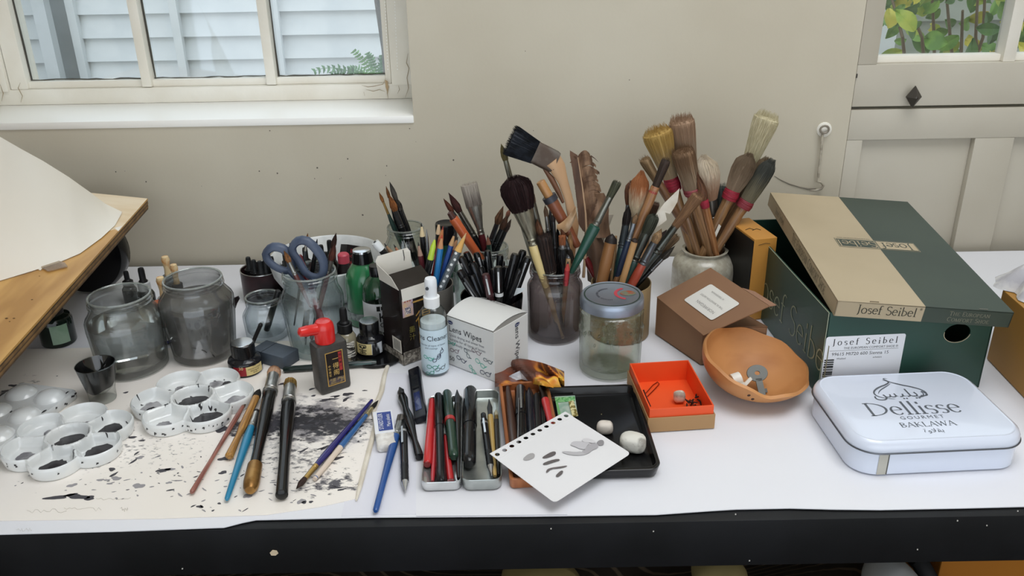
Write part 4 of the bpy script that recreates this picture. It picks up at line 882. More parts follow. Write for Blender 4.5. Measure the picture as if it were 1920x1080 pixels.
obj('spout', M().lathe([(0, 0), (.0072, 0), (.0068, .012), (.0072, .013), (.0058, .0225), (.0035, .024), (0, .0225)], 20, mx=I4 @ Matrix.Translation((-.012, -.001, h+.0195)) @ Matrix.Rotation(math.radians(-84), 4, 'Y') @ Matrix.Rotation(0, 4, 'X')), mat('#d8231f', .3, coat=.4), t, local=True)
def fl(mxq, u, w_, y=-.0003): return mxq @ Matrix.Translation((u, y, w_)) @ Matrix.Rotation(math.pi/2, 4, 'X')
lm_ = fl(mxq, xw*.52, h*.50)
def rect(w, h_, z=0): return [V(-w/2, -h_/2, z), V(w/2, -h_/2, z), V(w/2, h_/2, z), V(-w/2, h_/2, z)]
def plate(name, mx, w, h_, mt, par, z=0.0001, cx=0, cy=0): return obj(name, M().add([mx @ (v+V(cx, cy, 0)) for v in rect(w, h_, z)], [(0, 1, 2, 3)]), mt, par, smooth=0)
plate('label_border', lm_, .0235, .047, goldp, t); plate('label', lm_, .0212, .0445, mat('#1d1512', .5), t, .0002)
plate('red_strip', lm_, .0042, .026, mat('#a52a2a', .5), t, .0003, .0075, .008); plate('landscape_print', lm_, .0205, .008, mat('#3d3548', .5, c2='#8d7a52', sc=300), t, .0003, 0, -.0175)
gm2 = mat('#d5b26a', .45)
for i, c in enumerate('一得阁'): text(c, .0085, lm_ @ Matrix.Translation((.001, .0125-.0095*i, .0004)), gm2, t)
for i, c in enumerate('中华墨宝'): text(c, .0036, lm_ @ Matrix.Translation((-.0075, .004-.0042*i, .0004)), gm2, t)
for i, c in enumerate('精制墨汁'): text(c, .0036, lm_ @ Matrix.Translation((.0075, .0165-.0052*i, .0005)), ink_k, t)
# green bottle and clear bottle
b = P(690, 600); s_ = S(b)*.93; t = thing('green_bottle', 'tall green bottle with black and silver cap, left of the ink carton', 'bottle', b); R_ = 38*s_; h = hz(b, 468)
obj('bottle_body', M().lathe([(0, 0), (R_*.95, 0), (R_, .003), (R_, h*.56), (R_*.95, h*.64), (R_*.8, h*.73), (R_*.58, h*.81), (R_*.46, h*.85), (R_*.45, h*.86), (0, h*.86)], 36), mat('#2f7d4f', .15, coat=.6, c2='#236a40', sc=40, stretch=(1, 1, .2)), t, local=True)
obj('cap', M().lathe([(0, h*.84), (R_*.56, h*.84), (R_*.47, h*.975), (0, h*.975)], 30), black, t, local=True)
obj('cap_top', M().lathe([(0, h*.974), (R_*.47, h*.974), (R_*.46, h), (R_*.42, h*1.004), (0, h*1.004)], 30), silver, t, local=True)
obj('silver_band', patch(b, R_+.0004, 180, 360, h*.10, h*.20), mat('#9fa8a4', .35, metal=.6, c2='#6d7673', sc=200), t)
b = P(716, 622); s_ = S(b)*.93; t = thing('clear_bottle', 'clear round-shouldered bottle with black cap and white label', 'bottle', b); R_ = 32*s_; h = hz(b, 497)
obj('bottle_body', M().lathe([(0, 0), (R_*.95, 0), (R_, .003), (R_, h*.62), (R_*.93, h*.71), (R_*.7, h*.80), (R_*.42, h*.86), (R_*.4, h*.88), (0, h*.88)], 36), glass('#eaf1ed', '#8f9d95', dirt=.03, pw=3), t, local=True)
obj('liquid', M().lathe([(0, .003), (R_*.94, .003), (R_*.94, h*.42), (0, h*.42)], 32), mat('#141416', .2), t, local=True)
obj('cap', M().lathe([(0, h*.86), (R_*.46, h*.86), (R_*.46, h*.985), (R_*.42, h), (0, h)], 30), black, t, local=True)
obj('label', patch(b, R_+.0005, 185, 350, h*.10, h*.52), mat('#e9eaec', .5), t); obj('label_block', patch(b, R_+.0008, 268, 350, h*.42, h*.49), ink_k, t)
wrapt('D', .011, b, R_+.0012, 288, h*.455, mat('#f0f0f0', .5), t); wrapt('K', .02, b, R_+.001, 288, h*.32, ink_k, t); wrapt('O', .010, b, R_+.001, 285, h*.21, ink_k, t)
# spray bottle
b = P(817, 695); s_ = S(b)*.95; h = hz(b, 520); R_ = 26*s_
t = thing('spray_bottle', 'clear pump spray bottle of lens cleaner with pale blue label', 'bottle', b)
hb = h*.72
obj('bottle_body', M().lathe([(0, 0), (R_*.9, 0), (R_, .003), (R_, hb*.84), (R_*.93, hb*.91), (R_*.75, hb*.96), (R_*.5, hb), (0, hb)], 36), glass('#f6fafb', '#b4c0c4', pw=3), t, local=True)
obj('liquid', M().lathe([(0, .004), (R_*.93, .004), (R_*.93, hb*.78), (0, hb*.78)], 32), mat('#dfe6e8', .3), t, local=True)
obj('label', patch(b, R_+.0005, 178, 362, hb*.05, hb*.70, 20), mat('#cfe3ef', .45), t)
frost = mat('#eef0f2', .35)
obj('collar', M().lathe([(0, hb-.002), (R_*.58, hb-.002), (R_*.6, hb+h*.085), (R_*.52, hb+h*.09), (0, hb+h*.09)], 30), frost, t, local=True)
obj('pump_head', M().lathe([(0, hb+h*.09), (R_*.42, hb+h*.09), (R_*.46, hb+h*.2), (R_*.45, h-.004), (R_*.38, h-.001), (0, h)], 28), mat('#e9edf2', .3), t, local=True)
obj('nozzle', M().lathe([(0, 0), (.0022, 0), (.0022, .0012), (.0008, .0012), (0, .0004)], 14, mx=Matrix.Translation((-.004, -R_*.43, h-.012)) @ Matrix.Rotation(math.pi/2, 4, 'X')), mat('#3a3f46', .5), t, local=True)
wrapt('Lens Cleaner', .0098, b, R_+.0008, 262, hb*.58, mat('#1d2b38', .5), t, align='CENTER')
for i in range(2): wrapt(('suitable for all types of lenses', 'and coatings')[i], .0034, b, R_+.0008, 262, hb*.48-.004*i, mat('#4d6272', .5), t)
gl_ = [mat('#2f8f78', .5), mat('#2a3350', .5), mat('#4d5c63', .5), mat('#3fae96', .5), mat('#7d6a72', .5)]
def specs(size, ci): # pair of spectacles outline in xy
    size *= .82; m = M(); rr = .0004
    for sx_ in (-1, 1):
        pts = [V(sx_*size*.52+size*.4*math.copysign(abs(math.cos(a))**.8, math.cos(a)), size*.3*math.copysign(abs(math.sin(a))**.8, math.sin(a)), 0) for a in [2*math.pi*i/16 for i in range(16)]]
        for i in range(16):
            a, c_ = pts[i], pts[(i+1) % 16]; d = (c_-a).normalized(); n_ = V(-d.y, d.x, 0)*rr; m.add([a+n_, c_+n_, c_-n_, a-n_], [(0, 3, 2, 1)])
    a, c_ = V(-size*.12, .05*size, 0), V(size*.12, .05*size, 0); n_ = V(0, rr, 0); m.add([a+n_, c_+n_, c_-n_, a-n_], [(0, 3, 2, 1)]); 
    a, c_ = V(size*.92, .1*size, 0), V(size*1.15, .5*size, 0); n_ = V(rr, -rr, 0); m.add([a+n_, c_+n_, c_-n_, a-n_], [(0, 1, 2, 3)])
    return m
for i, (an, z, sz, ro) in enumerate(((262, .015, .0095, -.1), (283, .027, .008, .6), (296, .012, .009, .15), (245, .028, .0085, -.3), (250, .006, .008, .3), (300, .034, .008, .9))):
    m = specs(sz, i); m.v = [Matrix.Rotation(ro, 4, 'Z') @ v for v in m.v]; obj('spectacles_print', bend(m, b, R_+.0009, an, z), gl_[i % 4], t, smooth=0)
# ================================================================ INK CARTON (open)
F0 = P(758, 685); Lp = P(736, 646); Rp = P(803, 668); h = hz(F0, 545); mxq = yawmx(F0, Rp-F0); wq, dq = .052, .047
t = thing('ink_carton', 'open black ink carton with gold characters, its white flaps standing up', 'box', mx=mxq)
ib = mat('#1c1715', .3, c2='#272120', sc=30, stretch=(1, 1, .3), coat=.3); iw = mat('#d9d5cc', .7)
B4 = [mxq @ V(*p) for p in ((0, 0, 0), (wq, 0, 0), (wq, dq, 0), (0, dq, 0))]
tk = .0006
for nm, a, c_, n_ in (('side', 0, 1, (0, 1)), ('side', 1, 2, (-1, 0)), ('side', 2, 3, (0, -1)), ('side', 3, 0, (1, 0))):
    p, q_ = B4[a], B4[c_]; obj(nm, M().slab([p, q_, q_+V(0, 0, h), p+V(0, 0, h)], -tk), ib, t, smooth=0)
obj('carton_base', M().box((wq/2, dq/2, .0005), (wq, dq, .001)), ib, t, local=True, smooth=0)
L_ = mxq
obj('flap', M().slab([L_ @ V(*p) for p in ((0, 0, h), (0, dq, h), (-.004, dq*.93, h+.024), (-.005, dq*.18, h+.017))], .0005), iw, t, smooth=0)
obj('flap', M().slab([L_ @ V(*p) for p in ((wq, dq, h), (0, dq, h), (-.001, dq+.004, h+.026), (.003, dq+.005, h+.031), (wq-.003, dq+.005, h+.031), (wq, dq+.003, h+.026))], .0005), iw, t, smooth=0)
obj('tuck_flap', M().slab([L_ @ V(*p) for p in ((0.001, 0, h+.0005), (wq, 0, h+.0005), (wq, .026, h+.013), (.001, .026, h+.013))], .0005), ib, t, smooth=0)
obj('tuck_flap_inside', M().slab([L_ @ V(*p) for p in ((.004, -.0008, h-.017), (wq-.003, -.0008, h-.017), (wq-.002, -.0004, h+.0005), (.003, -.0004, h+.0005))], .0004), iw, t, smooth=0)
obj('hanging_thread', M().tube([L_ @ V(wq*.8, dq+.004, h+.030), L_ @ V(wq*.8, dq+.002, h+.02), L_ @ V(wq*.79, dq+.003, h+.012)], .0005, 5), ink_k, t)
fr = fl(mxq, wq/2, h/2); ls = mxq @ Matrix.Translation((-.0003, dq/2, h/2)) @ Matrix.Rotation(-math.pi/2, 4, 'Z') @ Matrix.Rotation(math.pi/2, 4, 'X')
go = mat('#a8813f', .45)
text('一', .030, fr @ Matrix.Translation((.004, h*.27, .0001)), go, t, sx=.9); text('得', .027, fr @ Matrix.Translation((.009, h*.03, .0001)), go, t); text('阁', .024, fr @ Matrix.Translation((.010, -h*.19, .0001)), go, t)
for i, c in enumerate('墨汁'): text(c, .010, fr @ Matrix.Translation((-.010, -h*.06-.011*i, .0001)), mat('#7d7438', .5), t)
plate('hologram_sticker', fr, .0165, .026, mat('#d8b690', .3, c2='#b8a4c0', sc=60, metal=.2), t, .0002, -.0145, h*.25)
plate('sticker_print', fr, .009, .010, mat('#5d5a70', .5, c2='#d5c8c0', sc=500, lo=.48, hi=.52), t, .0003, -.0145, h*.21)
text('★★★', .004, fr @ Matrix.Translation((-.0145, h*.33, .0003)), mat('#a0402c', .5), t)
greyw = mat('#a49c90', .5, c2='#5e574f', sc=160, stretch=(1, 1, 1), lo=.42, hi=.58)
plate('wave_print', fr, wq, .019, greyw, t, .0002, 0, -h/2+.0095); plate('wave_print', ls, dq, .015, greyw, t, .0002, 0, -h/2+.0075)
plate('barcode_panel', ls, .022, .020, mat('#cfcac0', .6), t, .0003, .010, -h/2+.026)
m = M()
for i in range(13): m.add([ls @ (v+V(.002+.0013*i, -h/2+.026, 0)) for v in rect((.0006, .0003, .0008)[i % 3], .015, .0004)], [(0, 1, 2, 3)])
obj('barcode', m, ink_k, t, smooth=0)['kind'] = 'stuff'
m = M()
for i in range(4): 
    x = -wq*.34+i*.0135; m.add([fr @ v for v in ringm(.0035, .0044, .0004, 16).v], [(2*k_, 2*k_+1, 2*k_+3, 2*k_+2) for k_ in range(16)]); 
    for v in m.v[-34:]: v += (fr.to_3x3() @ V(x, -h/2+.013+.002*(i % 2), 0))
obj('cloud_curls', m, mat('#4f4740', .5), t, smooth=0)
# ================================================================ LENS WIPES BOX
F0 = P(928, 716); Lq = P(842, 682); Rq = P(973, 666); h = hz(F0, 624); wL = (F0-Lq).length
mxq = yawmx(Lq, F0-Lq); dq = .070; wq = wL
t = thing('wipes_box', 'white lens wipes carton with a bowed lid and printed spectacles', 'box', mx=mxq)
wb_ = mat('#dcdcda', .45)
obj('carton_body', M().box((wq/2, dq/2, h/2), (wq, dq, h)), wb_, t, local=True, smooth=0, bevel=.0006)
def topf(u, v): return V(u*(wq-.001)+.0005, v*dq, h+.0006+.0095*math.sin(math.pi*v)**.8*(1-.35*u)+.001)
obj('bowed_lid', M().grid(lambda u, v: topf(u, v), 10, 12), wb_, t, local=True, solid=-.0006)
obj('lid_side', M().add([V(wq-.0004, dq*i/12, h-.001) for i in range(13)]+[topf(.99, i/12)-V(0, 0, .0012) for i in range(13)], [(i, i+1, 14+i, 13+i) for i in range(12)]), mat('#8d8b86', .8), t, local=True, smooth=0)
fr = fl(mxq, wq/2, h/2); rs_ = mxq @ Matrix.Translation((wq+.0003, dq/2, h/2)) @ Matrix.Rotation(math.pi/2, 4, 'Z') @ Matrix.Rotation(math.pi/2, 4, 'X')
dk = mat('#2b2b33', .5); 
text('Lens Wipes', .0125, fr @ Matrix.Translation((-wq*.46, h*.27, .0001)), dk, t, align='LEFT', sx=.95)
def oval(mx, cx, cy, r=.0045, par=None):
    obj('logo', M().add([mx @ V(cx+r*math.cos(a), cy+r*.6*math.sin(a), .0003) for a in [2*math.pi*i/20 for i in range(20)]], [tuple(range(20))]), mat('#26335f', .5), par, smooth=0); text('Boots', r*.62, mx @ Matrix.Translation((cx, cy, .0004)), mat('#e8e8f0', .5), par)
oval(fr, -wq*.42, h*.40, par=t)
for i, s in enumerate(('Quick drying and smear free', 'Suitable for all types of lenses', 'Individually wrapped')): text(s, .0052, fr @ Matrix.Translation((-wq*.46, h*.14-.0062*i, .0001)), mat('#6b6b72', .5), t, align='LEFT')
text('50', .009, fr @ Matrix.Translation((-wq*.42, -h*.36, .0001)), dk, t)
rq = random.Random(12)
for i, (x, y, sz, ro) in enumerate(((-.42, -.03, .008, -.1), (-.36, -.17, .0095, 0), (-.08, -.12, .009, -1.1), (.12, -.02, .0095, -.25), (-.22, -.3, .010, -.35), (.2, -.23, .011, -.55), (.36, -.12, .009, -.2), (.02, -.42, .0085, -.9), (.3, -.40, .011, -.05))):
    m = specs(sz, i); mm = fr @ Matrix.Translation((x*wq, y*h, .0003)) @ Matrix.Rotation(ro+.05, 4, 'Z'); m.v = [mm @ v for v in m.v]; obj('spectacles_print', m, gl_[(3, 4, 2, 4, 1, 3, 2, 3, 1)[i]], t, smooth=0)
text('Lens Wipes', .0125, rs_ @ Matrix.Translation((0.012, h*.02, .0001)) @ Matrix.Rotation(-math.pi/2, 4, 'Z'), dk, t); oval(rs_, .012, h*.40, par=t)
tp = mxq @ Matrix.Translation((wq*.42, dq*.80, h+.0085)) @ Matrix.Rotation(math.radians(-18), 4, 'X')
text('Lens Wipes', .0105, mxq @ Matrix.Translation((wq*.33, dq*.86, h+.0068)) @ Matrix.Rotation(math.radians(-22), 4, 'X'), dk, t)
# ================================================================ BOWL BEHIND, TIN OF DROPPERS
b = P(572, 560); b = V(-.285, 1.255, T); t_ = thing('white_bowl', 'large white china bowl behind the scissors jar, full of black dropper bottles', 'bowl', b)
Rb = W(671, 470, 1.255).x-b.x; Rb = .088
obj('bowl_shell', M().lathe([(0, 0), (Rb*.5, 0), (Rb*.55, .003), (Rb*.8, .022), (Rb*.95, .045), (Rb, .066), (Rb*.985, .068), (Rb*.96, .066), (Rb*.90, .045), (Rb*.75, .024), (Rb*.5, .007), (0, .006)], 56), mat('#e4e6e6', .35, c2='#d9dcdc', sc=60), t_, local=True)
BOWL = b
base_dr = None
k_ = 0
for x, y, dy in ((484, 485, -.03), (498, 497, 0), (513, 506, -.02), (571, 464, .0), (601, 459, .01), (618, 461, .03), (550, 482, .02), (530, 494, -.03), (590, 480, -.04), (610, 486, -.02)):
    tp_ = W(x, y, b.y+dy); hh = .072; p = V(tp_.x, tp_.y, max(tp_.z-hh, T+.010)); g = 'black dropper bottles in the white bowl'
    dx_, dy_ = p.x-b.x, p.y-b.y; rr_ = math.hypot(dx_, dy_)
    if rr_ > .062: p.x = b.x+dx_*.062/rr_; p.y = b.y+dy_*.062/rr_
    if base_dr is None: base_dr = dropper('black dropper bottle standing in the white bowl', p, hh, .0115, group=g)
    else: dup(base_dr, Matrix.Translation(p), 'black dropper bottle standing in the white bowl')
b = P(497, 556); s_ = S(b)*.95; R_ = 40*s_; h = .048
t = thing('round_tin', 'dark round tin with a silver rim holding black dropper bottles', 'tin', b)
obj('tin_wall', M().lathe([(0, 0), (R_*.97, 0), (R_, .001), (R_, h), (R_*.97, h), (R_*.97, .003), (0, .003)], 40), mat('#3a2326', .35, metal=.3, c2='#1f1a1c', sc=20), t, local=True)
obj('tin_rim', M().tube([V(R_*.985*math.cos(a), R_*.985*math.sin(a), h) for a in [2*math.pi*i/40 for i in range(40)]], .0009, 5, closed=True), mat('#bfc0c0', .25, metal=.9), t, local=True)
first = None
for x, y, dy in ((465, 499, .0), (478, 509, -.012), (505, 518, -.02), (503, 505, .012), (520, 511, .0), (490, 520, -.03)):
    tp_ = W(x, y, b.y+dy); hh = .066; dx_, dy_ = tp_.x-b.x, tp_.y-b.y; rr_ = math.hypot(dx_, dy_); f = min(1, (R_-.014)/rr_) if rr_ else 1
    p = V(b.x+dx_*f, b.y+dy_*f, max(T+.003, tp_.z-hh))
    if first is None: first = dropper('black rubber-topped dropper bottle standing in the dark round tin', p, hh, .011, group='dropper bottles in the dark round tin', bulb='#202224')
    else: dup(first, Matrix.Translation(p), 'black rubber-topped dropper bottle standing in the dark round tin')
# droppers and wooden-topped bottles behind the water jars
for x, y, Y, hh, r, wd_, lb, cb_, cap_ in ((235, 507, 1.24, .060, .011, 0, 'black dropper bottle nearest the drawing board behind the water jar', '#141416', None), (263, 500, 1.20, .072, .013, 0, 'taller black dropper bottle behind the clear water jar', '#141416', '#c4c6c8'), (309, 482, 1.20, .085, .012, 1, 'grey-capped bottle with a tall wooden dropper top behind the murky jar', '#23262a', '#5d686c'), (325, 497, 1.17, .075, .011, 1, 'bottle with a pale wooden dropper top close behind the murky jar rim', '#2a2622', '#4a4a4a'), (300, 521, 1.12, .072, .012, 1, 'bottle with a wooden top in the gap between the two water jars', '#22201f', '#9a9694')):
    tp_ = W(x, y, Y); dropper(lb, V(tp_.x, Y, T), tp_.z-T, r, cb=cb_, cap_c=cap_, wood=bool(wd_))
b = W(311, 600, 1.10); b.z = T
t = thing('ink_bottle', 'small bottle with orange-brown and white label between the water jars', 'bottle', V(W(311, 640, 1.105).x, 1.105, T))
b = V(W(311, 640, 1.105).x, 1.105, T)
obj('bottle_body', M().lathe([(0, 0), (.012, 0), (.0125, .001), (.0125, .044), (.008, .05), (0, .05)], 20), mat('#151517', .15, coat=.4), t, local=True); obj('cap', M().lathe([(0, .049), (.008, .049), (.0075, .062), (0, .062)], 20), mat('#b05a30', .5), t, local=True)
obj('label', patch(b, .0128, 200, 340, .006, .026), mat('#e4e2dc', .5), t); obj('label_band', patch(b, .0129, 200, 340, .028, .038), mat('#8a4a2a', .5), t); obj('blue_print', patch(b, .0129, 200, 340, .002, .006), mat('#28306a', .5), t)
# dried flake near the small jar
tag(obj('ink_flake', M().slab([W(x, y, 1.14) for x, y in ((437, 560), (446, 556), (449, 561), (444, 570), (441, 579), (436, 572))], .003), mat('#241c1e', .5)), 'small dark dried ink lump on the white paper right of the murky jar', 'ink')
bpy.data.objects['ink_flake'].location = (0, 0, 0)
# red and black box behind
c = W(655, 487, 1.27)
rb_ = thing('small_carton', 'small black carton with red lettering leaning in the white bowl', 'box', mx=Matrix.Translation((c.x, 1.262, T+.04)) @ Matrix.Rotation(.5, 4, 'Z') @ Matrix.Rotation(.35, 4, 'Y') @ Matrix.Rotation(-.3, 4, 'X'))
obj('carton_body', M().box((0, 0, 0), (.028, .026, .075)), mat('#1a1516', .4), rb_, local=True, smooth=0, bevel=.0005)
for i, (w__, z_) in enumerate(((.022, .028), (.018, .020), (.020, .010))):
    mm = rb_.matrix_basis @ Matrix.Translation((0, -.0132, z_)) @ Matrix.Rotation(math.pi/2, 4, 'X'); text(('INK', 'ACRYLIC', 'ARTIST')[i], (.009, .005, .006)[i], mm, mat('#b03038', .5), rb_)
plate('red_print', rb_.matrix_basis @ Matrix.Translation((0, 0, .0377)), .024, .006, mat('#b03038', .5), rb_, 0, 0, -.008)
tb_ = W(636, 494, 1.2)
t = thing('ink_tube', 'small tube with a red cap behind the scissors jar rim', 'tube', V(tb_.x, 1.235, T+.02))
obj('tube_body', M().lathe([(0, 0), (.008, 0), (.008, .044), (0, .044)], 18), mat('#2a2426', .4), t, local=True); obj('tube_cap', M().lathe([(0, .043), (.009, .043), (.0088, tb_.z-T-.02), (.007, tb_.z-T-.018), (0, tb_.z-T-.018)], 20), mat('#c4485a', .4), t, local=True)
# ================================================================ INK STONES, LYING ROD
mxq = yawmx(P(491, 684), P(530, 691)-P(491, 684)); F0 = P(527, 694)
t = thing('ink_block', 'blue-grey rectangular whetstone block lying under the scissors jar', 'block', mx=yawmx(P(518, 676), P(553, 680)-P(482, 660)))
st_m = mat('#3e4650', .6, c2='#4b5561', sc=18, bump=.2)
obj('stone', M().box((0, 0, .009), (.056, .030, .018)), st_m, t, local=True, bevel=.0008); obj('groove', M().box((-.010, 0, .0181), (.0008, .0298, .0004)), mat('#262b32', .8), t, local=True, smooth=0)
A = P(531, 693, .0045); B = P(706, 680, .0045)
capped(A, B, 'thin dark green felt pen lying behind the black square bottle', r=.0045, body='#1d2a28', cap='#22302e', capf=.36, clip='#3d4a48')
# ================================================================ BOXES ON THE RIGHT
def faceV(mx, u, v, y=0): return mx @ Matrix.Translation((u, y, v)) @ Matrix.Rotation(math.pi/2, 4, 'X')
# shoe box
F0 = P(1532, 741); R0_ = P(1840, 726); mxq = yawmx(F0, R0_-F0); wq, dq, hq = .206, .325, .113
gb = mat('#20453a', .45, c2='#1c3e34', sc=6, coat=.1); tan = mat('#b3a387', .55, c2='#ab9b7f', sc=6); dgr = mat('#384339', .5, c2='#333e35', sc=6)
t = thing('shoe_box', 'dark green shoe box with a white size label, its lid lying askew', 'box', mx=mxq); tk = .0022
q = [mxq @ V(*p) for p in ((0, 0, 0), (wq, 0, 0), (wq, dq, 0), (0, dq, 0))]; up = V(0, 0, hq)
hx, hz_ = .163, .078
m = M(); n = 24; hr = (.0165, .0125)      # front wall with the round finger hole
outer = [(0, 0), (wq/2, 0), (wq, 0), (wq, hq/2), (wq, hq), (wq/2, hq), (0, hq), (0, hq/2)]
def fw(y):
    c_ = [mxq @ V(hx+hr[0]*math.cos(2*math.pi*i/n), y, hz_+hr[1]*math.sin(2*math.pi*i/n)) for i in range(n)]
    o_ = []
    for i in range(n):
        a = 2*math.pi*i/n; dx, dz = math.cos(a), math.sin(a)
        k1 = ((wq-hx)/dx if dx > 1e-6 else (-hx/dx if dx < -1e-6 else 1e9)); k2 = ((hq-hz_)/dz if dz > 1e-6 else (-hz_/dz if dz < -1e-6 else 1e9)); k_ = min(k1, k2)
        o_.append(mxq @ V(hx+dx*k_, y, hz_+dz*k_))
    return c_, o_
for y in (0, tk):
    c_, o_ = fw(y); m.add(c_+o_, [((i, (i+1) % n, n+(i+1) % n, n+i) if y else (i, n+i, n+(i+1) % n, (i+1) % n)) for i in range(n)])
    for cx_, cz_ in ((0, 0), (wq, 0), (wq, hq), (0, hq)):
        cor = mxq @ V(cx_, y, cz_); best = sorted(range(n), key=lambda i: (o_[i]-cor).length)
        # fill the corner triangle between the two boundary points either side of it
        side = [i for i in range(n) if abs((mxq.inverted() @ o_[i]).x-cx_) < 1e-5]; flr_ = [i for i in range(n) if abs((mxq.inverted() @ o_[i]).z-cz_) < 1e-5]
        if side and flr_:
            a = min(side, key=lambda i: (o_[i]-cor).length); b_ = min(flr_, key=lambda i: (o_[i]-cor).length); m.add([o_[a], cor, o_[b_]], [(0, 1, 2)])
c0, _ = fw(0); c1, _ = fw(tk); m.add(c0+c1, [(i, n+i, n+(i+1) % n, (i+1) % n) for i in range(n)])
obj('front_wall', m, gb, t, smooth=0)
for nm, a, b_ in (('side_wall', 1, 2), ('back_wall', 2, 3), ('side_wall', 3, 0)): obj(nm, M().slab([q[a], q[b_], q[b_]+up, q[a]+up], -tk), gb, t, smooth=0)
obj('base', M().box((wq/2, dq/2, .0012), (wq-.002, dq-.002, .002)), mat('#2c2a24', .8), t, local=True, smooth=0)
edgem = mat('#a8b09a', .8)
obj('worn_edge', M().tube([mxq @ V(-.0002, -.0002, z) for z in (0, .03, .07, hq)], [.0003, .0005, .0004, .0005], 4), edgem, t)
obj('worn_edge', M().tube([mxq @ V(-.0002, y, hq) for y in (0, .1, .2, dq)], .0004, 4), edgem, t)
obj('hole_edge', M().tube([mxq @ V(hx+hr[0]*math.cos(a), -.0001, hz_+hr[1]*math.sin(a)) for a in [math.radians(d) for d in range(170, 361, 12)]], .0005, 4), mat('#b9ad92', .8), t)
lbm = faceV(mxq, .050, .043, -.0003)
obj('size_label', M().add([lbm @ V(x, y, 0) for x, y in rrect(.098, .076, .003, 4)], [tuple(range(20))]), mat('#e4e5ea', .5), t, smooth=0)
serif('Josef Seibel', .0118, lbm @ Matrix.Translation((.001, .030, 0)), ink_k, t, gap=.24, sx=.93)
text('THE EUROPEAN COMFORT SHOE ®', .0042, lbm @ Matrix.Translation((.008, .0215, 0)), ink_k, t)
plate('rule_line', lbm, .085, .0003, ink_k, t, .0002, 0, .0185); text('99615 MI720 600 Sienna 15', .0062, lbm @ Matrix.Translation((-.004, .0135, 0)), ink_k, t, spacing=1.02)
text('Washed', .0034, lbm @ Matrix.Translation((-.027, .0075, 0)), ink_k, t); text('schwarz', .0034, lbm @ Matrix.Translation((.018, .0075, 0)), ink_k, t)
m = M(); z = .006
rq = random.Random(5)
while z > -.034:
    w__ = rq.choice((.0005, .001, .0018)); m.add([lbm @ (v+V(-.0415, z, 0)) for v in rect(.012, w__, .0002)], [(0, 1, 2, 3)]); z -= w__+rq.choice((.0006, .0011))
obj('barcode', m, ink_k, t, smooth=0)['kind'] = 'stuff'
lf_ = mxq @ Matrix.Translation((-.0003, .105, .052)) @ Matrix.Rotation(-math.pi/2, 4, 'Z') @ Matrix.Rotation(math.pi/2, 4, 'X')
serif('Josef Seibel', .058, lf_ @ Matrix.Translation((-.005, 0, 0)), mat('#8d957c', .5), t, thick=.05, thin=.03, sx=.95)
# lid
k_ = .965; C0 = V(0, 0, H); Rl = Matrix.Identity(3)
def rodr(v):
    a = v.length; return Matrix.Rotation(a, 3, v.normalized())
Rl = rodr(V(.075, .081, -.028)); o_ = C0+(V(.394, .956, .116)-C0)*k_; o_.z += T
lx = Rl.to_4x4(); lx.translation = o_; lw, ld, lh = .215*k_, .345*k_, .0205
t = thing('shoe_box_lid', 'two-tone tan and green shoe box lid lying tilted on the shoe box', 'lid', mx=lx)
hw = lw*.498
def lb(n_, c, d, mt): return obj(n_, M().box(c, d), mt, t, local=True, smooth=0)
lb('lid_top', (hw/2, ld/2, -.0007), (hw, ld, .0014), tan); lb('lid_top', (hw+(lw-hw)/2, ld/2, -.0007), (lw-hw, ld, .0014), dgr)
lb('lid_front', (hw/2, .0006, -lh/2), (hw, .0012, lh-.0001), tan); lb('lid_front', (hw+(lw-hw)/2, .0006, -lh/2), (lw-hw, .0012, lh-.0001), dgr)
lb('lid_back', (hw/2, ld-.0006, -lh/2), (hw, .0012, lh-.0001), tan); lb('lid_back', (hw+(lw-hw)/2, ld-.0006, -lh/2), (lw-hw, .0012, lh-.0001), dgr)
lb('lid_side', (.0006, ld/2, -lh/2), (.0012, ld, lh-.0001), tan); lb('lid_side', (lw-.0006, ld/2, -lh/2), (.0012, ld, lh-.0001), dgr)
tp = lx @ Matrix.Translation((hw, ld*.50, .0002)); pr_ = Matrix.Rotation(math.pi, 4, 'Z')
inkg = mat('#33372c', .5)
plate('emblem_border', tp, .054, .0275, mat('#4a5446', .5), t, 0, -.027, .0); plate('emblem_border', tp, .054, .0275, mat('#9c9077', .5), t, 0, .027, 0)
plate('emblem_line', tp, .0525, .026, tan, t, .0001, -.027, 0); plate('emblem_line', tp, .0525, .026, dgr, t, .0001, .027, 0)
plate('emblem_block', tp, .051, .022, dgr, t, .0002, -.027, 0); plate('emblem_block', tp, .051, .022, tan, t, .0002, .027, 0)
serif('Seibel', .024, tp @ Matrix.Translation((-.027, -.001, .0003)) @ pr_, tan, t, thick=.07, thin=.04, sx=.9); serif('Josef', .024, tp @ Matrix.Translation((.027, -.001, .0003)) @ pr_, dgr, t, thick=.07, thin=.04, sx=.9)
text('THE EUROPEAN COMFORT SHOE', .0030, tp @ Matrix.Translation((-.027, .0158, .0003)) @ pr_, inkg, t)
ff = faceV(lx, 0, -lh/2, -.0002)
serif('Josef Seibel', .0158, ff @ Matrix.Translation((hw*.58, .001, 0)), mat('#2e2f26', .5), t, thick=.075, thin=.04, sx=.95); text('®', .004, ff @ Matrix.Translation((hw*.96, .006, .0002)), inkg, t)
tg = mat('#8a8672', .5)
for i, s in enumerate(('The European', 'Comfort Shoe')): serif(s.replace('v', 'V'), .0076, ff @ Matrix.Translation((hw+(lw-hw)*.52, .0035-.0078*i, 0)), tg, t, thick=.07, thin=.04, caps2=.8, gap=.04)
sf = lx @ Matrix.Translation((-.0002, ld*.36, -lh/2)) @ Matrix.Rotation(-math.pi/2, 4, 'Z') @ Matrix.Rotation(math.pi/2, 4, 'X')
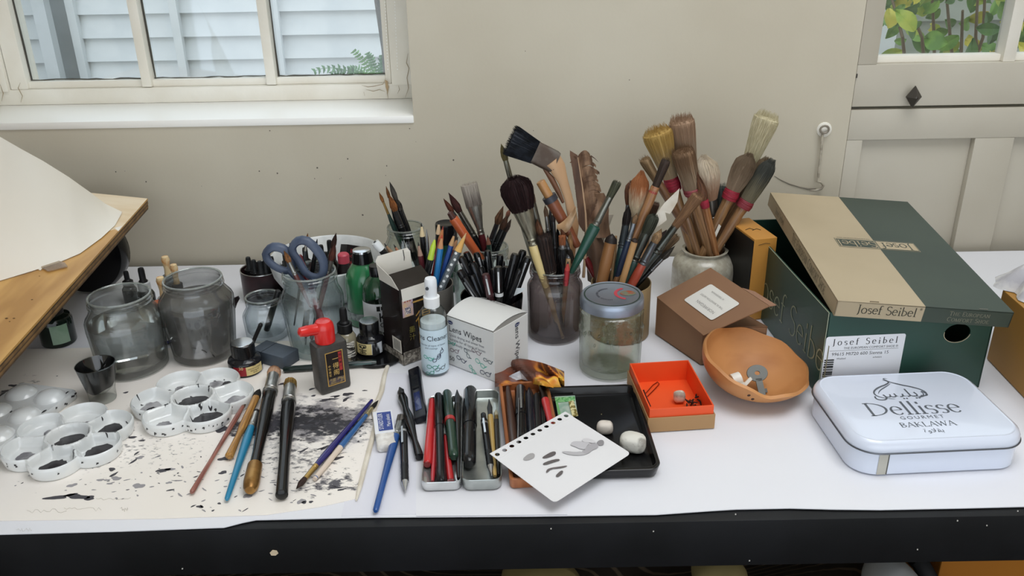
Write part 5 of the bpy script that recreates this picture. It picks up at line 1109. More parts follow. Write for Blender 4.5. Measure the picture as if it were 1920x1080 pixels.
serif('The European Comfort Shoe', .0175, sf, mat('#3a3828', .5), t, thick=.075, thin=.04, caps2=.82, sx=.66, gap=.03)
serif('Josef Seibel', .013, lx @ Matrix.Translation((-.0002, ld*.80, -lh/2)) @ Matrix.Rotation(-math.pi/2, 4, 'Z') @ Matrix.Rotation(math.pi/2, 4, 'X'), mat('#6a644c', .5), t, sx=.75)
for u in (hw*.42, hw+(lw-hw)*.66): obj('staple', M().tube([lx @ V(u-.005, .002, .0003), lx @ V(u-.005, .002, .0009), lx @ V(u+.005, .002, .0009), lx @ V(u+.005, .002, .0003)], .0004, 4), mat('#8d8a82' if u > hw else '#5c4f3c', .4, metal=.6), t)
# baklava tin
F_ = P(1627, 876); mxq = yawmx(F_, P(1895, 864)-P(1645, 877)); tc_ = sum([P(*p, .042) for p in ((1592, 835), (1921, 812), (1813, 693), (1532, 700))], Vector())/4
wq = (P(1921, 812, .04)-P(1592, 835, .04)).length*.985; dq = (P(1532, 700, .04)-P(1592, 835, .04)).length*.985
tc_.z = T; mxq = yawmx(tc_, P(1907, 822, .03)-P(1645, 834, .03))
wtin = mat('#d9e0f0', .22, coat=.5)
t = thing('sweet_tin', 'white rounded baklawa tin with grey lettering, in front of the shoe box', 'tin', mx=mxq); I = Matrix.Identity(4)
obj('tin_body', rloft([(.004, 0), (.0025, .001), (.0025, .0285)], wq, dq, .030, I, 10), wtin, t, local=True, smooth=50)
obj('tin_lid', rloft([(.0005, .0285), (0, .0295), (.0003, .034), (.0025, .0385), (.0065, .0408), (.0075, .0402), (.009, .0405)], wq, dq, .031, I, 10), wtin, t, local=True, smooth=60)
obj('rolled_rim', M().tube([mxq @ V(x, y, .0287) for x, y in rrect(wq+.0008, dq+.0008, .0314, 10)], .0009, 6, closed=True), mat('#70747c', .3, metal=.8), t)
fs_ = faceV(mxq, -wq/2+.036, .0145, -dq/2+.0021)
plate('seam_strip', fs_, .010, .027, mat('#b9b6ac', .4), t, 0, -.004); plate('seam', fs_, .0012, .027, mat('#55534e', .4), t, .0002, .0015)
tp = mxq @ Matrix.Translation((-.004, .018, .0406))
gt = mat('#5b6068', .4)
serif('Dellisse', .036, tp @ Matrix.Translation((0, -.026, 0)), gt, t, sx=.92, thick=.085, thin=.02)
text('GOURMET', .0085, tp @ Matrix.Translation((.001, -.045, 0)), gt, t, spacing=1.35); serif('BAKLAWA', .0125, tp @ Matrix.Translation((.001, -.0585, 0)), gt, t, gap=.05)
text('\uFE93\uFEED\uFEFC\uFED8\uFE91', .010, tp @ Matrix.Translation((.001, -.071, 0)), gt, t)
def ribbon(pts, w_, mx, mt, par, name='emblem_stroke', z=.0003):
    m = M(); pts = [V(*p, 0) for p in pts]; n = len(pts)
    L_, R_ = [], []
    for i, p in enumerate(pts):
        d = (pts[min(i+1, n-1)]-pts[max(i-1, 0)]).normalized(); n_ = V(-d.y, d.x, 0)*w_*.5*(.25+.75*math.sin(math.pi*min(1, max(0, i/(n-1)))))
        L_.append(mx @ (p+n_+V(0, 0, z))); R_.append(mx @ (p-n_+V(0, 0, z)))
    m.add(L_+R_, [(i, n+i, n+i+1, i+1) for i in range(n-1)]); return obj(name, m, mt, par, smooth=0)
def bez(a, b_, c_, d_, n=14): return [tuple((1-t_)**3*a[k]+3*(1-t_)**2*t_*b_[k]+3*(1-t_)*t_*t_*c_[k]+t_**3*d_[k] for k in (0, 1)) for t_ in [i/n for i in range(n+1)]]
e0 = tp @ Matrix.Translation((-.001, .008, 0))
ribbon(bez((-.006, .028), (.002, .024), (.000, .022), (-.008, .017))+bez((-.008, .017), (-.034, .006), (-.036, -.010), (-.010, -.014)), .0022, e0, gt, t)
ribbon(bez((-.003, .030), (-.001, .022), (.006, .020), (.012, .015))+bez((.012, .015), (.036, .004), (.038, -.010), (.014, -.014)), .0022, e0, gt, t)
ribbon(bez((-.024, -.002), (-.020, .008), (-.008, .012), (0, .020)), .0014, e0, gt, t); ribbon(bez((.026, .000), (.030, -.008), (.022, -.013), (.016, -.010)), .0016, e0, gt, t)
ribbon(bez((-.001, .026), (-.007, .031), (-.002, .034), (.001, .030)), .0012, e0, gt, t)
text('\uFEB2\uFEF4\uFEE0\uFEF3\uFEA9', .024, e0 @ Matrix.Translation((0, -.003, 0)), gt, t, sx=1.0)
# kraft box
kl = P(1228, 626); kf = P(1313, 684); hk_ = .056; kr = P(1439, 612, hk_); kr.z = T; kb = kl+(kr-kf)
kr2 = P(1442, 637); kr = V(kr.x, kr.y, T)
kraft = mat('#8e6a4d', .75, c2='#86634a', sc=8, stretch=(1, 1, 1), bump=.05)
t = thing('kraft_box', 'brown kraft cardboard box with a half-open lid and white label, behind the wooden bowl', 'box', kf); uh = V(0, 0, hk_)
for nm, a, b_ in (('side', kl, kf), ('side', kf, kr), ('side', kr, kb), ('side', kb, kl)): obj(nm, M().slab([a, b_, b_+uh, a+uh], -.0012), kraft, t, smooth=0)
obj('base', M().slab([kl, kf, kr, kb], .001), kraft, t, smooth=0)
wv = (kr-kf).normalized(); h1 = W(1233, 555.5, kl.y); 
# inner tuck panel lying level in the box mouth
obj('inner_panel', M().slab([p+uh-V(0, 0, .0015) for p in (kl.lerp(kr, .02), kf.lerp(kr, .02), kr, kb)], .001), mat('#7c5b40', .8), t, smooth=0)
A0, A1 = kl+uh, kb.lerp(kb, 0)+uh
B0 = W(1320, 630, kf.y-.012)
hb_ = W(1333, 503, kb.y-.0); 
n1 = (B0-kl-uh).cross(hb_-kl-uh).normalized(); _d = ray(1443, 575); B1 = CAM+_d*((kl+uh+V(0, 0, .0005)-CAM).dot(n1)/_d.dot(n1)); lidq = [kl+uh+V(0, 0, .0005), B0, B1, hb_]
nn_ = n1 if n1.z > 0 else -n1
obj('lid_flap', M().slab([lidq[0], B0, B1, hb_], .0014), kraft, t, smooth=0)
ex = (B1-B0)
def curlf(u, v):
    p = B0.lerp(B1, v).lerp(B0.lerp(B1, v), 0); d = (B0-lidq[0]).normalized(); return p+d*(.001*u)+V(0, 0, .0012)
c1_ = B1+(B1-hb_).normalized()*.002; c2_ = W(1455, 573, B1.y-.002); c3_ = W(1415, 548, B1.lerp(hb_, .4).y)
obj('tuck_curl', M().slab([B1, c2_, c3_, B1.lerp(hb_, .45)], .0012), mat('#96715a', .75), t, smooth=0)
obj('back_panel', M().slab([kb+uh, kb+uh+wv*.001, hb_+wv*.001, hb_], .001), kraft, t, smooth=0)
lmx = frame3((lidq[0]+B0+B1+hb_)/4, lidq[0]-hb_, (B0-lidq[0])*-1)
def lq(x, y):   # picture spot onto the flap plane
    d = ray(x, y); n_ = n1; t__ = (lidq[0]-CAM).dot(n_)/d.dot(n_); return CAM+d*t__+nn_*.0022
lab4 = [lq(x, y) for x, y in ((1283, 564), (1335.5, 603), (1389, 571.5), (1334, 534))]
def rpoly(p4, r, n=4):
    out = []
    for i in range(4):
        p = p4[i]; a = (p4[i-1]-p).normalized()*r; b_ = (p4[(i+1) % 4]-p).normalized()*r
        for k in range(n+1): u = k/n; out.append((p+a)*(1-u)**2+p*2*u*(1-u)+(p+b_)*u*u)
    return out
obj('label', M().slab(rpoly(lab4, .004), .0002), mat('#dcdad4', .5), t, smooth=0)
lx2 = (lab4[1]-lab4[0]); tm = frame3(sum(lab4, Vector())/4+nn_*.0003, lx2, (lab4[3]-lab4[0])); 
for i, (s, sz) in enumerate((('NORWEGIAN', .0062), ('THE AL BANGTON ARTIST', .0040), ('H YIANWAVA', .0042))):
    text(s, sz, tm @ Matrix.Translation((0, (-.010, .001, .012)[i], 0)) @ Matrix.Rotation(math.pi, 4, 'Z'), mat('#8f8c88', .6), t)
# orange inner box in kraft tray
q4 = [P(*p, .030) for p in ((1217, 768), (1337.5, 760), (1292, 675), (1182, 681))]; c = sum(q4, Vector())/4; c.z = T
xd = q4[1]-q4[0]; wq = (q4[1]-q4[0]).length*1.0; dq = ((q4[3]-q4[0]).length+(q4[2]-q4[1]).length)/2; mxq = yawmx(c, (q4[1]-q4[0])+(q4[2]-q4[3]))
t = thing('orange_box', 'small open orange box set in its kraft lid, holding bits and pieces', 'box', mx=mxq); org = mat('#ee5a26', .5, c2='#e8521f', sc=9)
def obx(prefix, w, d, z0, z1, th_, mt):
    for nm, cx_, cy_, a, b_ in (('wall', 0, -d/2+th_/2, w, th_), ('wall', 0, d/2-th_/2, w, th_), ('wall', -w/2+th_/2, 0, th_, d-2*th_), ('wall', w/2-th_/2, 0, th_, d-2*th_)):
        obj(prefix+'_'+nm, M().box((cx_, cy_, (z0+z1)/2), (a, b_, z1-z0)), mt, t, local=True, smooth=0, bevel=.0003)
    obj(prefix+'_base', M().box((0, 0, z0+.0008), (w-.001, d-.001, .0015)), mt, t, local=True, smooth=0)
obx('inner', wq, dq, .001, .030, .0016, org); obx('kraft', wq+.004, dq+.004, 0, .019, .0014, mat('#b08a5e', .7, c2='#a9845a', sc=9))
fl_z = .004
def inb(x, y, z=.004): return P(x, y, z)
tag(obj('safety_pin', M().tube([inb(1211, 737), inb(1224, 722), inb(1233, 716), inb(1236, 720), inb(1228, 729), inb(1214, 743)], .0006, 6), mat('#8a3c22', .35, metal=.7)), 'rusty brown safety pin at the left inside the orange box', 'pin')
rq = random.Random(17); cl = thing('clove_bits', 'pile of dark dried twig bits at the right inside the orange box', 'twig', inb(1303, 755))
for i in range(22):
    p = inb(1303+rq.gauss(0, 8), 754+rq.gauss(0, 6), .0045+rq.uniform(0, .006)); d = V(rq.uniform(-1, 1), rq.uniform(-1, 1), rq.uniform(-.2, .6)).normalized()*rq.uniform(.002, .005)
    obj('twig_bit', M().tube([p-d, p+d*.3, p+d], [.0006, .0011, .0005], 5), mat(('#2a1a14', '#4a2a1c', '#1e1816')[i % 3], .7), cl)
tw = tag(obj('dark_twig', M().tube([inb(1206, 731, .018), inb(1212, 745, .010), inb(1220, 762, .005)], [.0012, .0009, .0006], 6), mat('#3a1d14', .6)), 'thin dark twig leaning in the left corner of the orange box', 'twig')
def lump(name, label, cat, c, r, sq=(1, .8, .7), col='#ded6cc', col2='#8f8a86', seed=1, cut=True, rz=0):
    m = M(); rq = random.Random(seed); nu, nv = 18, 11
    for j in range(nv+1):
        for i in range(nu):
            a = 2*math.pi*i/nu; b_ = math.pi*j/nv; p = V(math.sin(b_)*math.cos(a), math.sin(b_)*math.sin(a), math.cos(b_))
            k_ = 1+.12*noise.noise(p*1.6+V(seed, 0, 0)); p = V(*(math.copysign(abs(q_)**.7, q_)*s for q_, s in zip(p*k_, sq)))*r; m.v.append(Matrix.Rotation(rz, 3, 'Z') @ p)
    for j in range(nv):
        for i in range(nu): m.f.append((j*nu+i, (j+1)*nu+i, (j+1)*nu+(i+1) % nu, j*nu+(i+1) % nu))
    zmin = min(v.z for v in m.v); m.v = [v+c-V(0, 0, zmin) for v in m.v]
    return tag(obj(name, m, mat(col, .7, c2=col2, sc=70, lo=.5, hi=.62, bump=.3), smooth=50), label, cat)
lump('kneaded_eraser', 'small white rounded eraser lump inside the orange box', 'eraser', P(1273, 753, .004), .0075, (1, .8, .95), '#ddd2c2', '#a3978a', 3)
# tall yellow box
F0 = P(1399, 601); R1 = P(1440, 596); hq = hz(F0, 447)*.985; mxq = yawmx(F0, R1-F0); wq = (R1-F0).length*1.0
bk = P(1404, 392, hq); dq = .085
t = thing('yellow_box', 'tall narrow yellow-orange box with a black side, between the stoneware pot and shoe box', 'box', mx=mxq)
yl = mat('#c98f42', .5, c2='#bf853a', sc=6)
obj('carton_body', M().box((wq/2, dq/2, hq/2), (wq, dq, hq)), yl, t, local=True, smooth=0, bevel=.0006); obj('black_side', M().box((-.0006, dq/2, hq/2-.001), (.001, dq-.001, hq-.004)), mat('#141210', .5), t, local=True, smooth=0)
for u, v in ((.4, .45), (.65, .4)): obj('scratch', M().tube([mxq @ V(wq*(u-.25), dq*v, hq+.0002), mxq @ V(wq*u, dq*(v+.05), hq+.0003), mxq @ V(wq*(u+.1), dq*(v-.02), hq+.0002)], .0006, 4), mat('#3a2a18', .8), t)
obj('scratch', M().tube([mxq @ V(wq*.2, -.0004, hq*.93), mxq @ V(wq*.5, -.0004, hq*.945), mxq @ V(wq*.7, -.0004, hq*.935)], .0005, 4), mat('#6e5328', .8), t)
# ochre box at the right edge with a white cloth on it
F0 = P(1851, 672); e1 = P(1920, 745)-F0; mxq = yawmx(P(1935, 762), -e1); ho = hz(P(1862, 683), 553)
t = thing('ochre_box', 'large ochre yellow box at the right edge, beside the shoe box', 'box', mx=mxq)
w__ = (P(1935, 762)-P(1851, 672)).length+.10
obj('carton_body', M().box((w__/2-.10, -.16, ho/2), (w__, .32, ho)), mat('#a9792c', .5, c2='#9e7026', sc=5), t, local=True, smooth=0, bevel=.001)
c = W(1925, 545, .0+P(1875, 690).y+.02); c.z = T+ho
m = M()
def clothf(u, v):
    a = 2*math.pi*u; r = .045*(1-v*.9)*(1+.18*math.sin(3*a+1)+.1*math.sin(7*a)); return V(c.x+.022+r*1.25*math.cos(a), c.y+r*math.sin(a), T+ho+.001+.038*math.sin(v*1.5)*(1+.3*(1-v)*math.sin(2*a+v*3)))
tag(obj('white_cloth', m.grid(clothf, 40, 10), mat('#dcdad8', .85, c2='#b9b7bd', sc=50, bump=.5)), 'crumpled white cloth on top of the ochre box at the right edge', 'cloth')
# ================================================================ GOURD BOWL
cx_ = P(1413, 742); Rb = .0705; bc = V(P(1416, 735).x, P(1416, 735).y, T)
t = thing('gourd_bowl', 'tan dried gourd bowl with an uneven rim, in front of the kraft box', 'bowl', bc)
gm3 = mat('#c48a55', .55, c2='#a86c38', sc=14, stretch=(1, 1, 2.5), lo=.45, hi=.75, bump=.25)
def rimh(a): return .043-.016*math.cos(a)+.010*math.sin(a)+.0012*math.sin(9*a)+(-.006*math.exp(-((a-4.6)/.25)**2))
def shell(R, off):
    m = M(); nu, nv = 56, 16
    for j in range(nv+1):
        for i in range(nu):
            a = 2*math.pi*i/nu; top = rimh(a); Z0 = .052; phi = math.acos(max(-1, min(1, 1-top/Z0)))*j/nv
            r = (R-off)*math.sin(min(phi, 1.75))*(1+.03*math.cos(a-.3)); z = off+(Z0-off*.5)*(1-math.cos(phi)); m.v.append(V(r*math.cos(a), r*math.sin(a)*1.0, z))
    for j in range(nv):
        for i in range(nu): m.f.append((j*nu+i, j*nu+(i+1) % nu, (j+1)*nu+(i+1) % nu, (j+1)*nu+i))
    return m, nu, nv
m, nu, nv = shell(Rb, 0); m2_, _, _ = shell(Rb, .0035); n0 = len(m.v); f2 = [tuple(reversed(f)) for f in m2_.f]; m.add(m2_.v, f2)
for i in range(nu): a = nv*nu+i; b_ = nv*nu+(i+1) % nu; m.f.append((a, b_, n0+b_, n0+a))
m.f.append(tuple(range(nu))[::-1])
m.f.append(tuple(range(n0, n0+nu)))
obj('bowl_shell', m, gm3, t, local=True, smooth=60)
m = M()
for x, y in ((1411, 748), (1404, 741)):
    p = W(x, y, bc.y-.0665); m.add([p+V(.0022*math.cos(a), -.0005, .0016*math.sin(a)) for a in range(6)], [(0, 1, 2, 3, 4, 5)])
obj('dark_spot', m, mat('#3a2012', .8), t, smooth=0)['kind'] = 'stuff'
# plug, tape ring and key in the bowl
p = W(1392, 714, bc.y-.008)
ki = thing('door_key', 'flat dark grey key with a round bow standing in the gourd bowl', 'key', p)
kx = frame(W(1428, 735, bc.y-.012), W(1419, 697, bc.y+.006))
obj('bow', M().lathe([(.003, -.0012), (.0115, -.0012), (.012, 0), (.0115, .0012), (.003, .0012), (.003, -.0012)], 28, mx=kx @ Matrix.Translation((0, 0, .024)) @ Matrix.Rotation(math.pi/2, 4, 'X') @ Matrix.Diagonal((1.1, .9, 1, 1)), caps=False), mat('#6a6b68', .45, metal=.5), ki, smooth=30)
obj('blade', M().box((0, 0, .006), (.008, .0024, .022), mx=kx), mat('#6a6b68', .45, metal=.5), ki, smooth=0); obj('tooth', M().box((.005, 0, .001), (.004, .0022, .005), mx=kx), mat('#5a5a58', .45, metal=.5), ki, smooth=0)
rmx = frame(W(1368, 716, bc.y-.010), W(1392, 708, bc.y-.006))
tag(obj('tape_roll', M().lathe([(.0065, 0), (.0085, 0), (.0085, .011), (.0065, .011), (.0065, 0)], 28, mx=rmx @ Matrix.Translation((0, 0, .003)), caps=False), mat('#e6e2da', .4), smooth=40), 'small white plastic ring lying on its side in the gourd bowl', 'ring')
pg = thing('white_clip', 'small white plastic clip beside the key in the gourd bowl', 'clip', W(1404, 716, bc.y))
cx2 = frame(W(1396, 722, bc.y-.016), W(1412, 705, bc.y+.002))
obj('clip_bar', M().box((0, 0, .008), (.004, .003, .018), mx=cx2), mat('#eae7df', .4), pg, smooth=0, bevel=.0004); obj('clip_foot', M().box((.001, 0, -.002), (.010, .004, .005), mx=cx2), mat('#dedad0', .4), pg, smooth=0, bevel=.0004)
# ================================================================ TRAY, CARD, ERASERS, SACHETS
tc4 = [P(*p, .012) for p in ((1003, 888), (1246, 880), (1187, 720), (1029, 727))]; c = sum(tc4, Vector())/4; c.z = T
mxq = yawmx(c, (tc4[1]-tc4[0])); wq = ((tc4[1]-tc4[0]).length+(tc4[2]-tc4[3]).length)/2; dq = (tc4[3]-tc4[0]).length; 
t = thing('black_tray', 'black square plastic tray with rounded corners, right of the wooden pen tray', 'tray', mx=mxq)
bp = mat('#151516', .28, coat=.2)
obj('tray_shell', rloft([(.004, 0), (.003, .001), (.0005, .010), (0, .0125), (.001, .0132), (.0035, .0128), (.0065, .0045), (.009, .0035)], wq, dq, .014, I, 8), bp, t, local=True, smooth=45)
obj('inner_line', M().tube([mxq @ V(x, y, .0128) for x, y in rrect(wq-.0075, dq-.0075, .0115, 8)], .0004, 4, closed=True), mat('#2c2c2e', .3), t)
obj('crumb', M().box((.012, .035, .0042), (.0009, .0006, .0006)), mat('#cfc48a', .7), t, local=True, smooth=0)
lump('kneaded_eraser', 'small pale kneaded eraser on the black tray, left of the two', 'eraser', P(1134, 812, .0035), .0095, (1, .75, .8), '#d9d0c6', '#bdb4ab', 5)
lump('kneaded_eraser', 'larger off-white smudged eraser at the right corner of the card on the black tray', 'eraser', P(1186, 845, .0035), .0145, (1, .75, .75), '#d8d5cc', '#9a958d', 7, rz=-.3)
sq_ = [P(x, y, .0065) for x, y in ((1046, 781), (1083, 781), (1078, 744), (1040, 746))]
t = thing('sachet', 'small green and silver sachet at the back left of the black tray', 'packet', sum(sq_, Vector())/4)
obj('foil', M().slab(sq_, .002), mat('#9dbfae', .35, metal=.3, c2='#c3d2c6', sc=90), t, smooth=0); obj('green_end', M().slab([P(x, y, .0087) for x, y in ((1042, 755), (1078, 752), (1078, 744), (1040, 746))], .0004), mat('#3f8f4a', .4, c2='#8fc48a', sc=300), t, smooth=0)
obj('green_edge', M().slab([P(x, y, .0087) for x, y in ((1047, 778), (1052, 778), (1046, 755), (1042, 755))], .0004), mat('#6fae6c', .4), t, smooth=0)
t = thing('sachet', 'thin gold and cream printed sachet on the black tray, beside the green one', 'packet', P(1076, 768, .009))
obj('foil', M().slab([P(x, y, .009) for x, y in ((1073, 782), (1084, 780), (1075, 752), (1066, 754))], .0012), mat('#d8cfa0', .35, c2='#7a6c34', sc=220, lo=.48, hi=.55), t, smooth=0)
# perforated card with wash strokes (built with real holes)
ca, cb_, cc_, cd_ = [P(*p) for p in ((918, 853), (1040, 943), (1183, 851), (1060, 773))]
za, zb2, zc, zd = .022, .014, .018, .022
card = [P(918, 851, za), P(1040, 943, zb2), P(1183, 850, zc), P(1060, 772, zd)]
def cp_(u, v):   # u along the holes (A to D), v from the holes to the lower right
    A_, B_, C_, D_ = card; p = A_.lerp(D_, u).lerp(B_.lerp(C_, u), v); p = p+V(0, 0, .003*math.sin(math.pi*v)*math.sin(math.pi*u)); return p
t = thing('perforated_card', 'white card with a row of punched holes and grey ink strokes, lying across the trays', 'card', card[1])
m = M(); rx_ = .03
LU = (card[3]-card[0]).length; LV = (card[1]-card[0]).length; nh = 11; hw_ = 1/nh; vr0, vr1 = .035, .10; rr = .0028
for i in range(nh):
    u0, u1 = i*hw_, (i+1)*hw_; uc = (u0+u1)/2; vc = .065; ring = []; sqr = []
    for k in range(16):
        a = 2*math.pi*k/16; dx, dy = math.cos(a), math.sin(a); ring.append(cp_(uc+rr*dx/LU, vc+rr*dy/LV)); s2 = 1/max(abs(dx), abs(dy)); sqr.append(cp_(uc+dx*s2*hw_/2, vc+dy*s2*.065))
    m.add(ring+sqr, [(k, (k+1) % 16, 16+(k+1) % 16, 16+k) for k in range(16)])
v0_ = .13
def corner(u, v):
    r = .045; 
    for (cu, cv, su, sv) in ((r, 1-r, -1, 1), (1-r, 1-r, 1, 1)):
        if (u-cu)*su > 0 and (v-cv)*sv > 0:
            d = math.hypot(u-cu, v-cv); mxd_ = max(abs(u-cu), abs(v-cv)); 
            if d > 0: f = mxd_/d; u = cu+(u-cu)*f; v = cv+(v-cv)*f
    return cp_(u, v)
nu_, nv_ = 44, 40
base_n = len(m.v)
m.add([corner(i/nu_, v0_+(1-v0_)*j/nv_) for j in range(nv_+1) for i in range(nu_+1)], [(j*(nu_+1)+i, j*(nu_+1)+i+1, (j+1)*(nu_+1)+i+1, (j+1)*(nu_+1)+i) for j in range(nv_) for i in range(nu_)])
obj('card_sheet', m, mat('#e2e1e3', .65), t, smooth=0, solid=-.0004)
def oncard(x, y):
    u, v = .5, .5
    for it in range(12):
        p = px(cp_(u, v)); e = (x-p[0], y-p[1]); h_ = 1e-3; a = px(cp_(u+h_, v)); b_ = px(cp_(u, v+h_)); J = ((a[0]-p[0])/h_, (b_[0]-p[0])/h_, (a[1]-p[1])/h_, (b_[1]-p[1])/h_); D = J[0]*J[3]-J[1]*J[2]; u += (J[3]*e[0]-J[1]*e[1])/D; v += (-J[2]*e[0]+J[0]*e[1])/D
    return cp_(u, v)+V(0, 0, .0006)
Z7 = lambda pts: [(900+x/3.375, 640+y/3.375) for x, y in pts]
strokes = [('#a4a1a2', [(268, 748), (300, 718), (330, 708), (347, 716), (345, 738), (318, 752), (285, 757)]),
 ('#5c5656', [(392, 740), (405, 728), (455, 700), (480, 700), (480, 718), (455, 732), (410, 745)]), ('#5e5858', [(392, 778), (440, 757), (495, 745), (510, 756), (470, 768), (410, 788)]),
 ('#645d5d', [(416, 832), (425, 812), (455, 802), (500, 796), (558, 788), (540, 800), (500, 808), (450, 812), (425, 836)]), ('#5f5959', [(477, 855), (495, 835), (515, 820), (528, 825), (520, 845), (490, 865)]),
 ('#b5b3b6', [(512, 703), (540, 698), (600, 704), (640, 700), (670, 708), (690, 712), (650, 724), (600, 726), (550, 718)]), ('#a9a6aa', [(640, 700), (665, 690), (672, 668), (700, 652), (735, 648), (752, 660), (745, 680), (710, 692), (690, 712), (665, 716)]),
 ('#8d8a8d', [(735, 648), (752, 630), (775, 627), (786, 640), (782, 660), (760, 664), (748, 660)]), ('#c0bec2', [(568, 660), (585, 638), (620, 636), (660, 640), (700, 648), (672, 668), (665, 690), (630, 684), (600, 670)]), ('#cfcdd0', [(644, 625), (665, 618), (700, 622), (738, 640), (720, 650), (690, 645), (650, 640)])]
for i, (c_, pl) in enumerate(strokes):
    q = []
    for k in range(len(pl)):   # smooth the outline
        a, b_, d_ = pl[k-1], pl[k], pl[(k+1) % len(pl)]; q.append(((a[0]+3*b_[0])/4, (a[1]+3*b_[1])/4)); q.append(((3*b_[0]+d_[0])/4, (3*b_[1]+d_[1])/4))
    z = V(0, 0, .00005*i); pts = [oncard(*p)+z for p in Z7(q)]
    obj('ink_stroke', M().add(pts, [tuple(range(len(pts)))]), mat(c_, .7), t, smooth=0)
# small eraser block
mxq, w_, d_ = quadmx((700, 851), (736, 846), (743, 782), (708, 786))
t = thing('eraser', 'white block eraser in a blue and white sleeve, right of the stained sheet', 'eraser', mx=mxq)
obj('rubber', rloft([(.0015, 0), (0, .002), (0, .009), (.0018, .0105)], w_, d_, .005, I, 5), mat('#e8e6e2', .5, c2='#cfcac4', sc=90), t, local=True, smooth=50)
obj('sleeve', M().box((0, d_*.16, .0055), (w_+.0008, d_*.66, .0116)), mat('#e6e8ee', .45), t, local=True, smooth=0, bevel=.0006)
tp = mxq @ Matrix.Translation((0, d_*.16, .0114)); plate('blue_print', tp, w_*.74, d_*.56, mat('#27408c', .45), t, .0001, .0015)
text('STAEDTLER', .0070, tp @ Matrix.Translation((-.003, 0, .0002)) @ Matrix.Rotation(math.pi/2, 4, 'Z'), mat('#eceef4', .5), t, sx=.95); text('Mars plastic', .0062, tp @ Matrix.Translation((.0055, .001, .0002)) @ Matrix.Rotation(math.pi/2, 4, 'Z'), mat('#eceef4', .5), t, sx=.9)
# wrapper
def ramp4(cols, sc, name):
    m = bpy.data.materials.new(name); m.use_nodes = True; nt = m.node_tree; N = nt.nodes; L = nt.links; b_ = N['Principled BSDF']; b_.inputs['Roughness'].default_value = .4
    tc = N.new('ShaderNodeTexCoord'); n = N.new('ShaderNodeTexNoise'); n.inputs['Scale'].default_value = sc; n.inputs['Detail'].default_value = 1; n.inputs['Distortion'].default_value = .8; L.new(tc.outputs['Object'], n.inputs[0])
    r = N.new('ShaderNodeValToRGB'); r.color_ramp.elements.remove(r.color_ramp.elements[1]); r.color_ramp.elements[0].position = cols[0][0]; r.color_ramp.elements[0].color = lin(cols[0][1])
    for p, c_ in cols[1:]: e = r.color_ramp.elements.new(p); e.color = lin(c_)
    L.new(n.outputs[0], r.inputs[0]); L.new(r.outputs[0], b_.inputs['Base Color']); return m
wrm = ramp4([(.30, '#4a2a1c'), (.46, '#6a3f30'), (.52, '#7a4230'), (.55, '#d8842c'), (.59, '#e8c04a'), (.63, '#d88a34'), (.67, '#7a4a34')], 18, 'wrapper')
t = thing('torn_wrapper', 'torn brown and yellow foil wrapper, crumpled behind the wooden pen tray', 'wrapper', P(985, 700))
def wr(u, v):
    x = 928+u*130; y0 = 712-10*math.sin(u*3)+8*u; yb = y0-48+18*abs(u-.35); y = y0+(yb-y0)*v
    z = .003+.016*abs(math.sin(u*7+v*2))*(.4+.6*v)+.006*math.sin(v*6+u*11)+.016*math.exp(-((u-.72)/.14)**2)
    return P(x, y+14, max(.001, z))
obj('foil', M().grid(wr, 34, 12), wrm, t, solid=.0004, smooth=25)
def wr2(u, v): 
    a = v*3.6; r = .012-.003*u; p = P(1010+u*42, 716+u*6, .014-.003*u); return p+V(-.004*math.sin(a), r*math.cos(a)*.9, r*math.sin(a)+.002*math.sin(u*9))
obj('rolled_end', M().grid(wr2, 12, 16), wrm, t, solid=.0004, smooth=30)
obj('white_lining', M().slab([P(x, y, z) for x, y, z in ((949, 708, .004), (958, 703, .008), (975, 695, .012), (989, 690, .012), (990, 714, .006), (978, 711, .003), (962, 714, .002))], .0004), mat('#d9dade', .4, metal=.2, c2='#b7bac2', sc=90), t, smooth=0)
# ================================================================ METAL TINS AND WOODEN TRAY WITH THEIR PENS
alu = mat('#c3c7c3', .28, metal=.85, c2='#aeb3b0', sc=40)
def otray(name, label, cat, q4, h_, rad, mt, inner=None, wall=.0012, th_=None):
    q = [P(*p, h_) for p in q4]; c = sum(q, Vector())/4; c.z = T; x = (q[1]-q[0]+q[2]-q[3])/2; y = (q[3]-q[0]+q[2]-q[1])/2; mxq = yawmx(c, V(y.y, -y.x, 0)); w_, d_ = x.length, y.length
    t = thing(name, label, cat, mx=mxq); obj('tray_shell', rloft([(.002, 0), (.0004, .0015), (0, h_-.001), (wall*.3, h_), (wall, h_-.0006), (wall+.0004, .003), (wall+.003, .0016)], w_, d_, rad, I, 7), mt, t, local=True, smooth=50); return t, mxq, w_, d_
otray('pen_tin', 'open silver metal tin holding red, green and black pens', 'tin', ((789, 905), (865, 903), (868, 740), (803, 742)), .012, .008, mat('#dcdedd', .2, metal=.8, c2='#c4c6c6', sc=30))
otray('pen_tin', 'brushed silver tin lid beside the pen tin, holding a black marker and thin pens', 'tin', ((866, 900), (941, 900), (936, 731), (871, 730)), .014, .010, alu)
wood = mat('#a8683f', .4, c2='#8e5431', sc=14, stretch=(6, 1, 1))
wt, mxw, ww, wd_ = otray('wooden_tray', 'reddish brown wooden pen tray partly covered by the perforated card', 'tray', ((957, 899), (1064, 893), (1028, 712), (934, 717)), .013, .006, wood, wall=.004)
z0 = .009
def L2(a, b_, z1=.008, z2=None): return P(*a, z1), P(*b_, z2 if z2 is not None else z1)
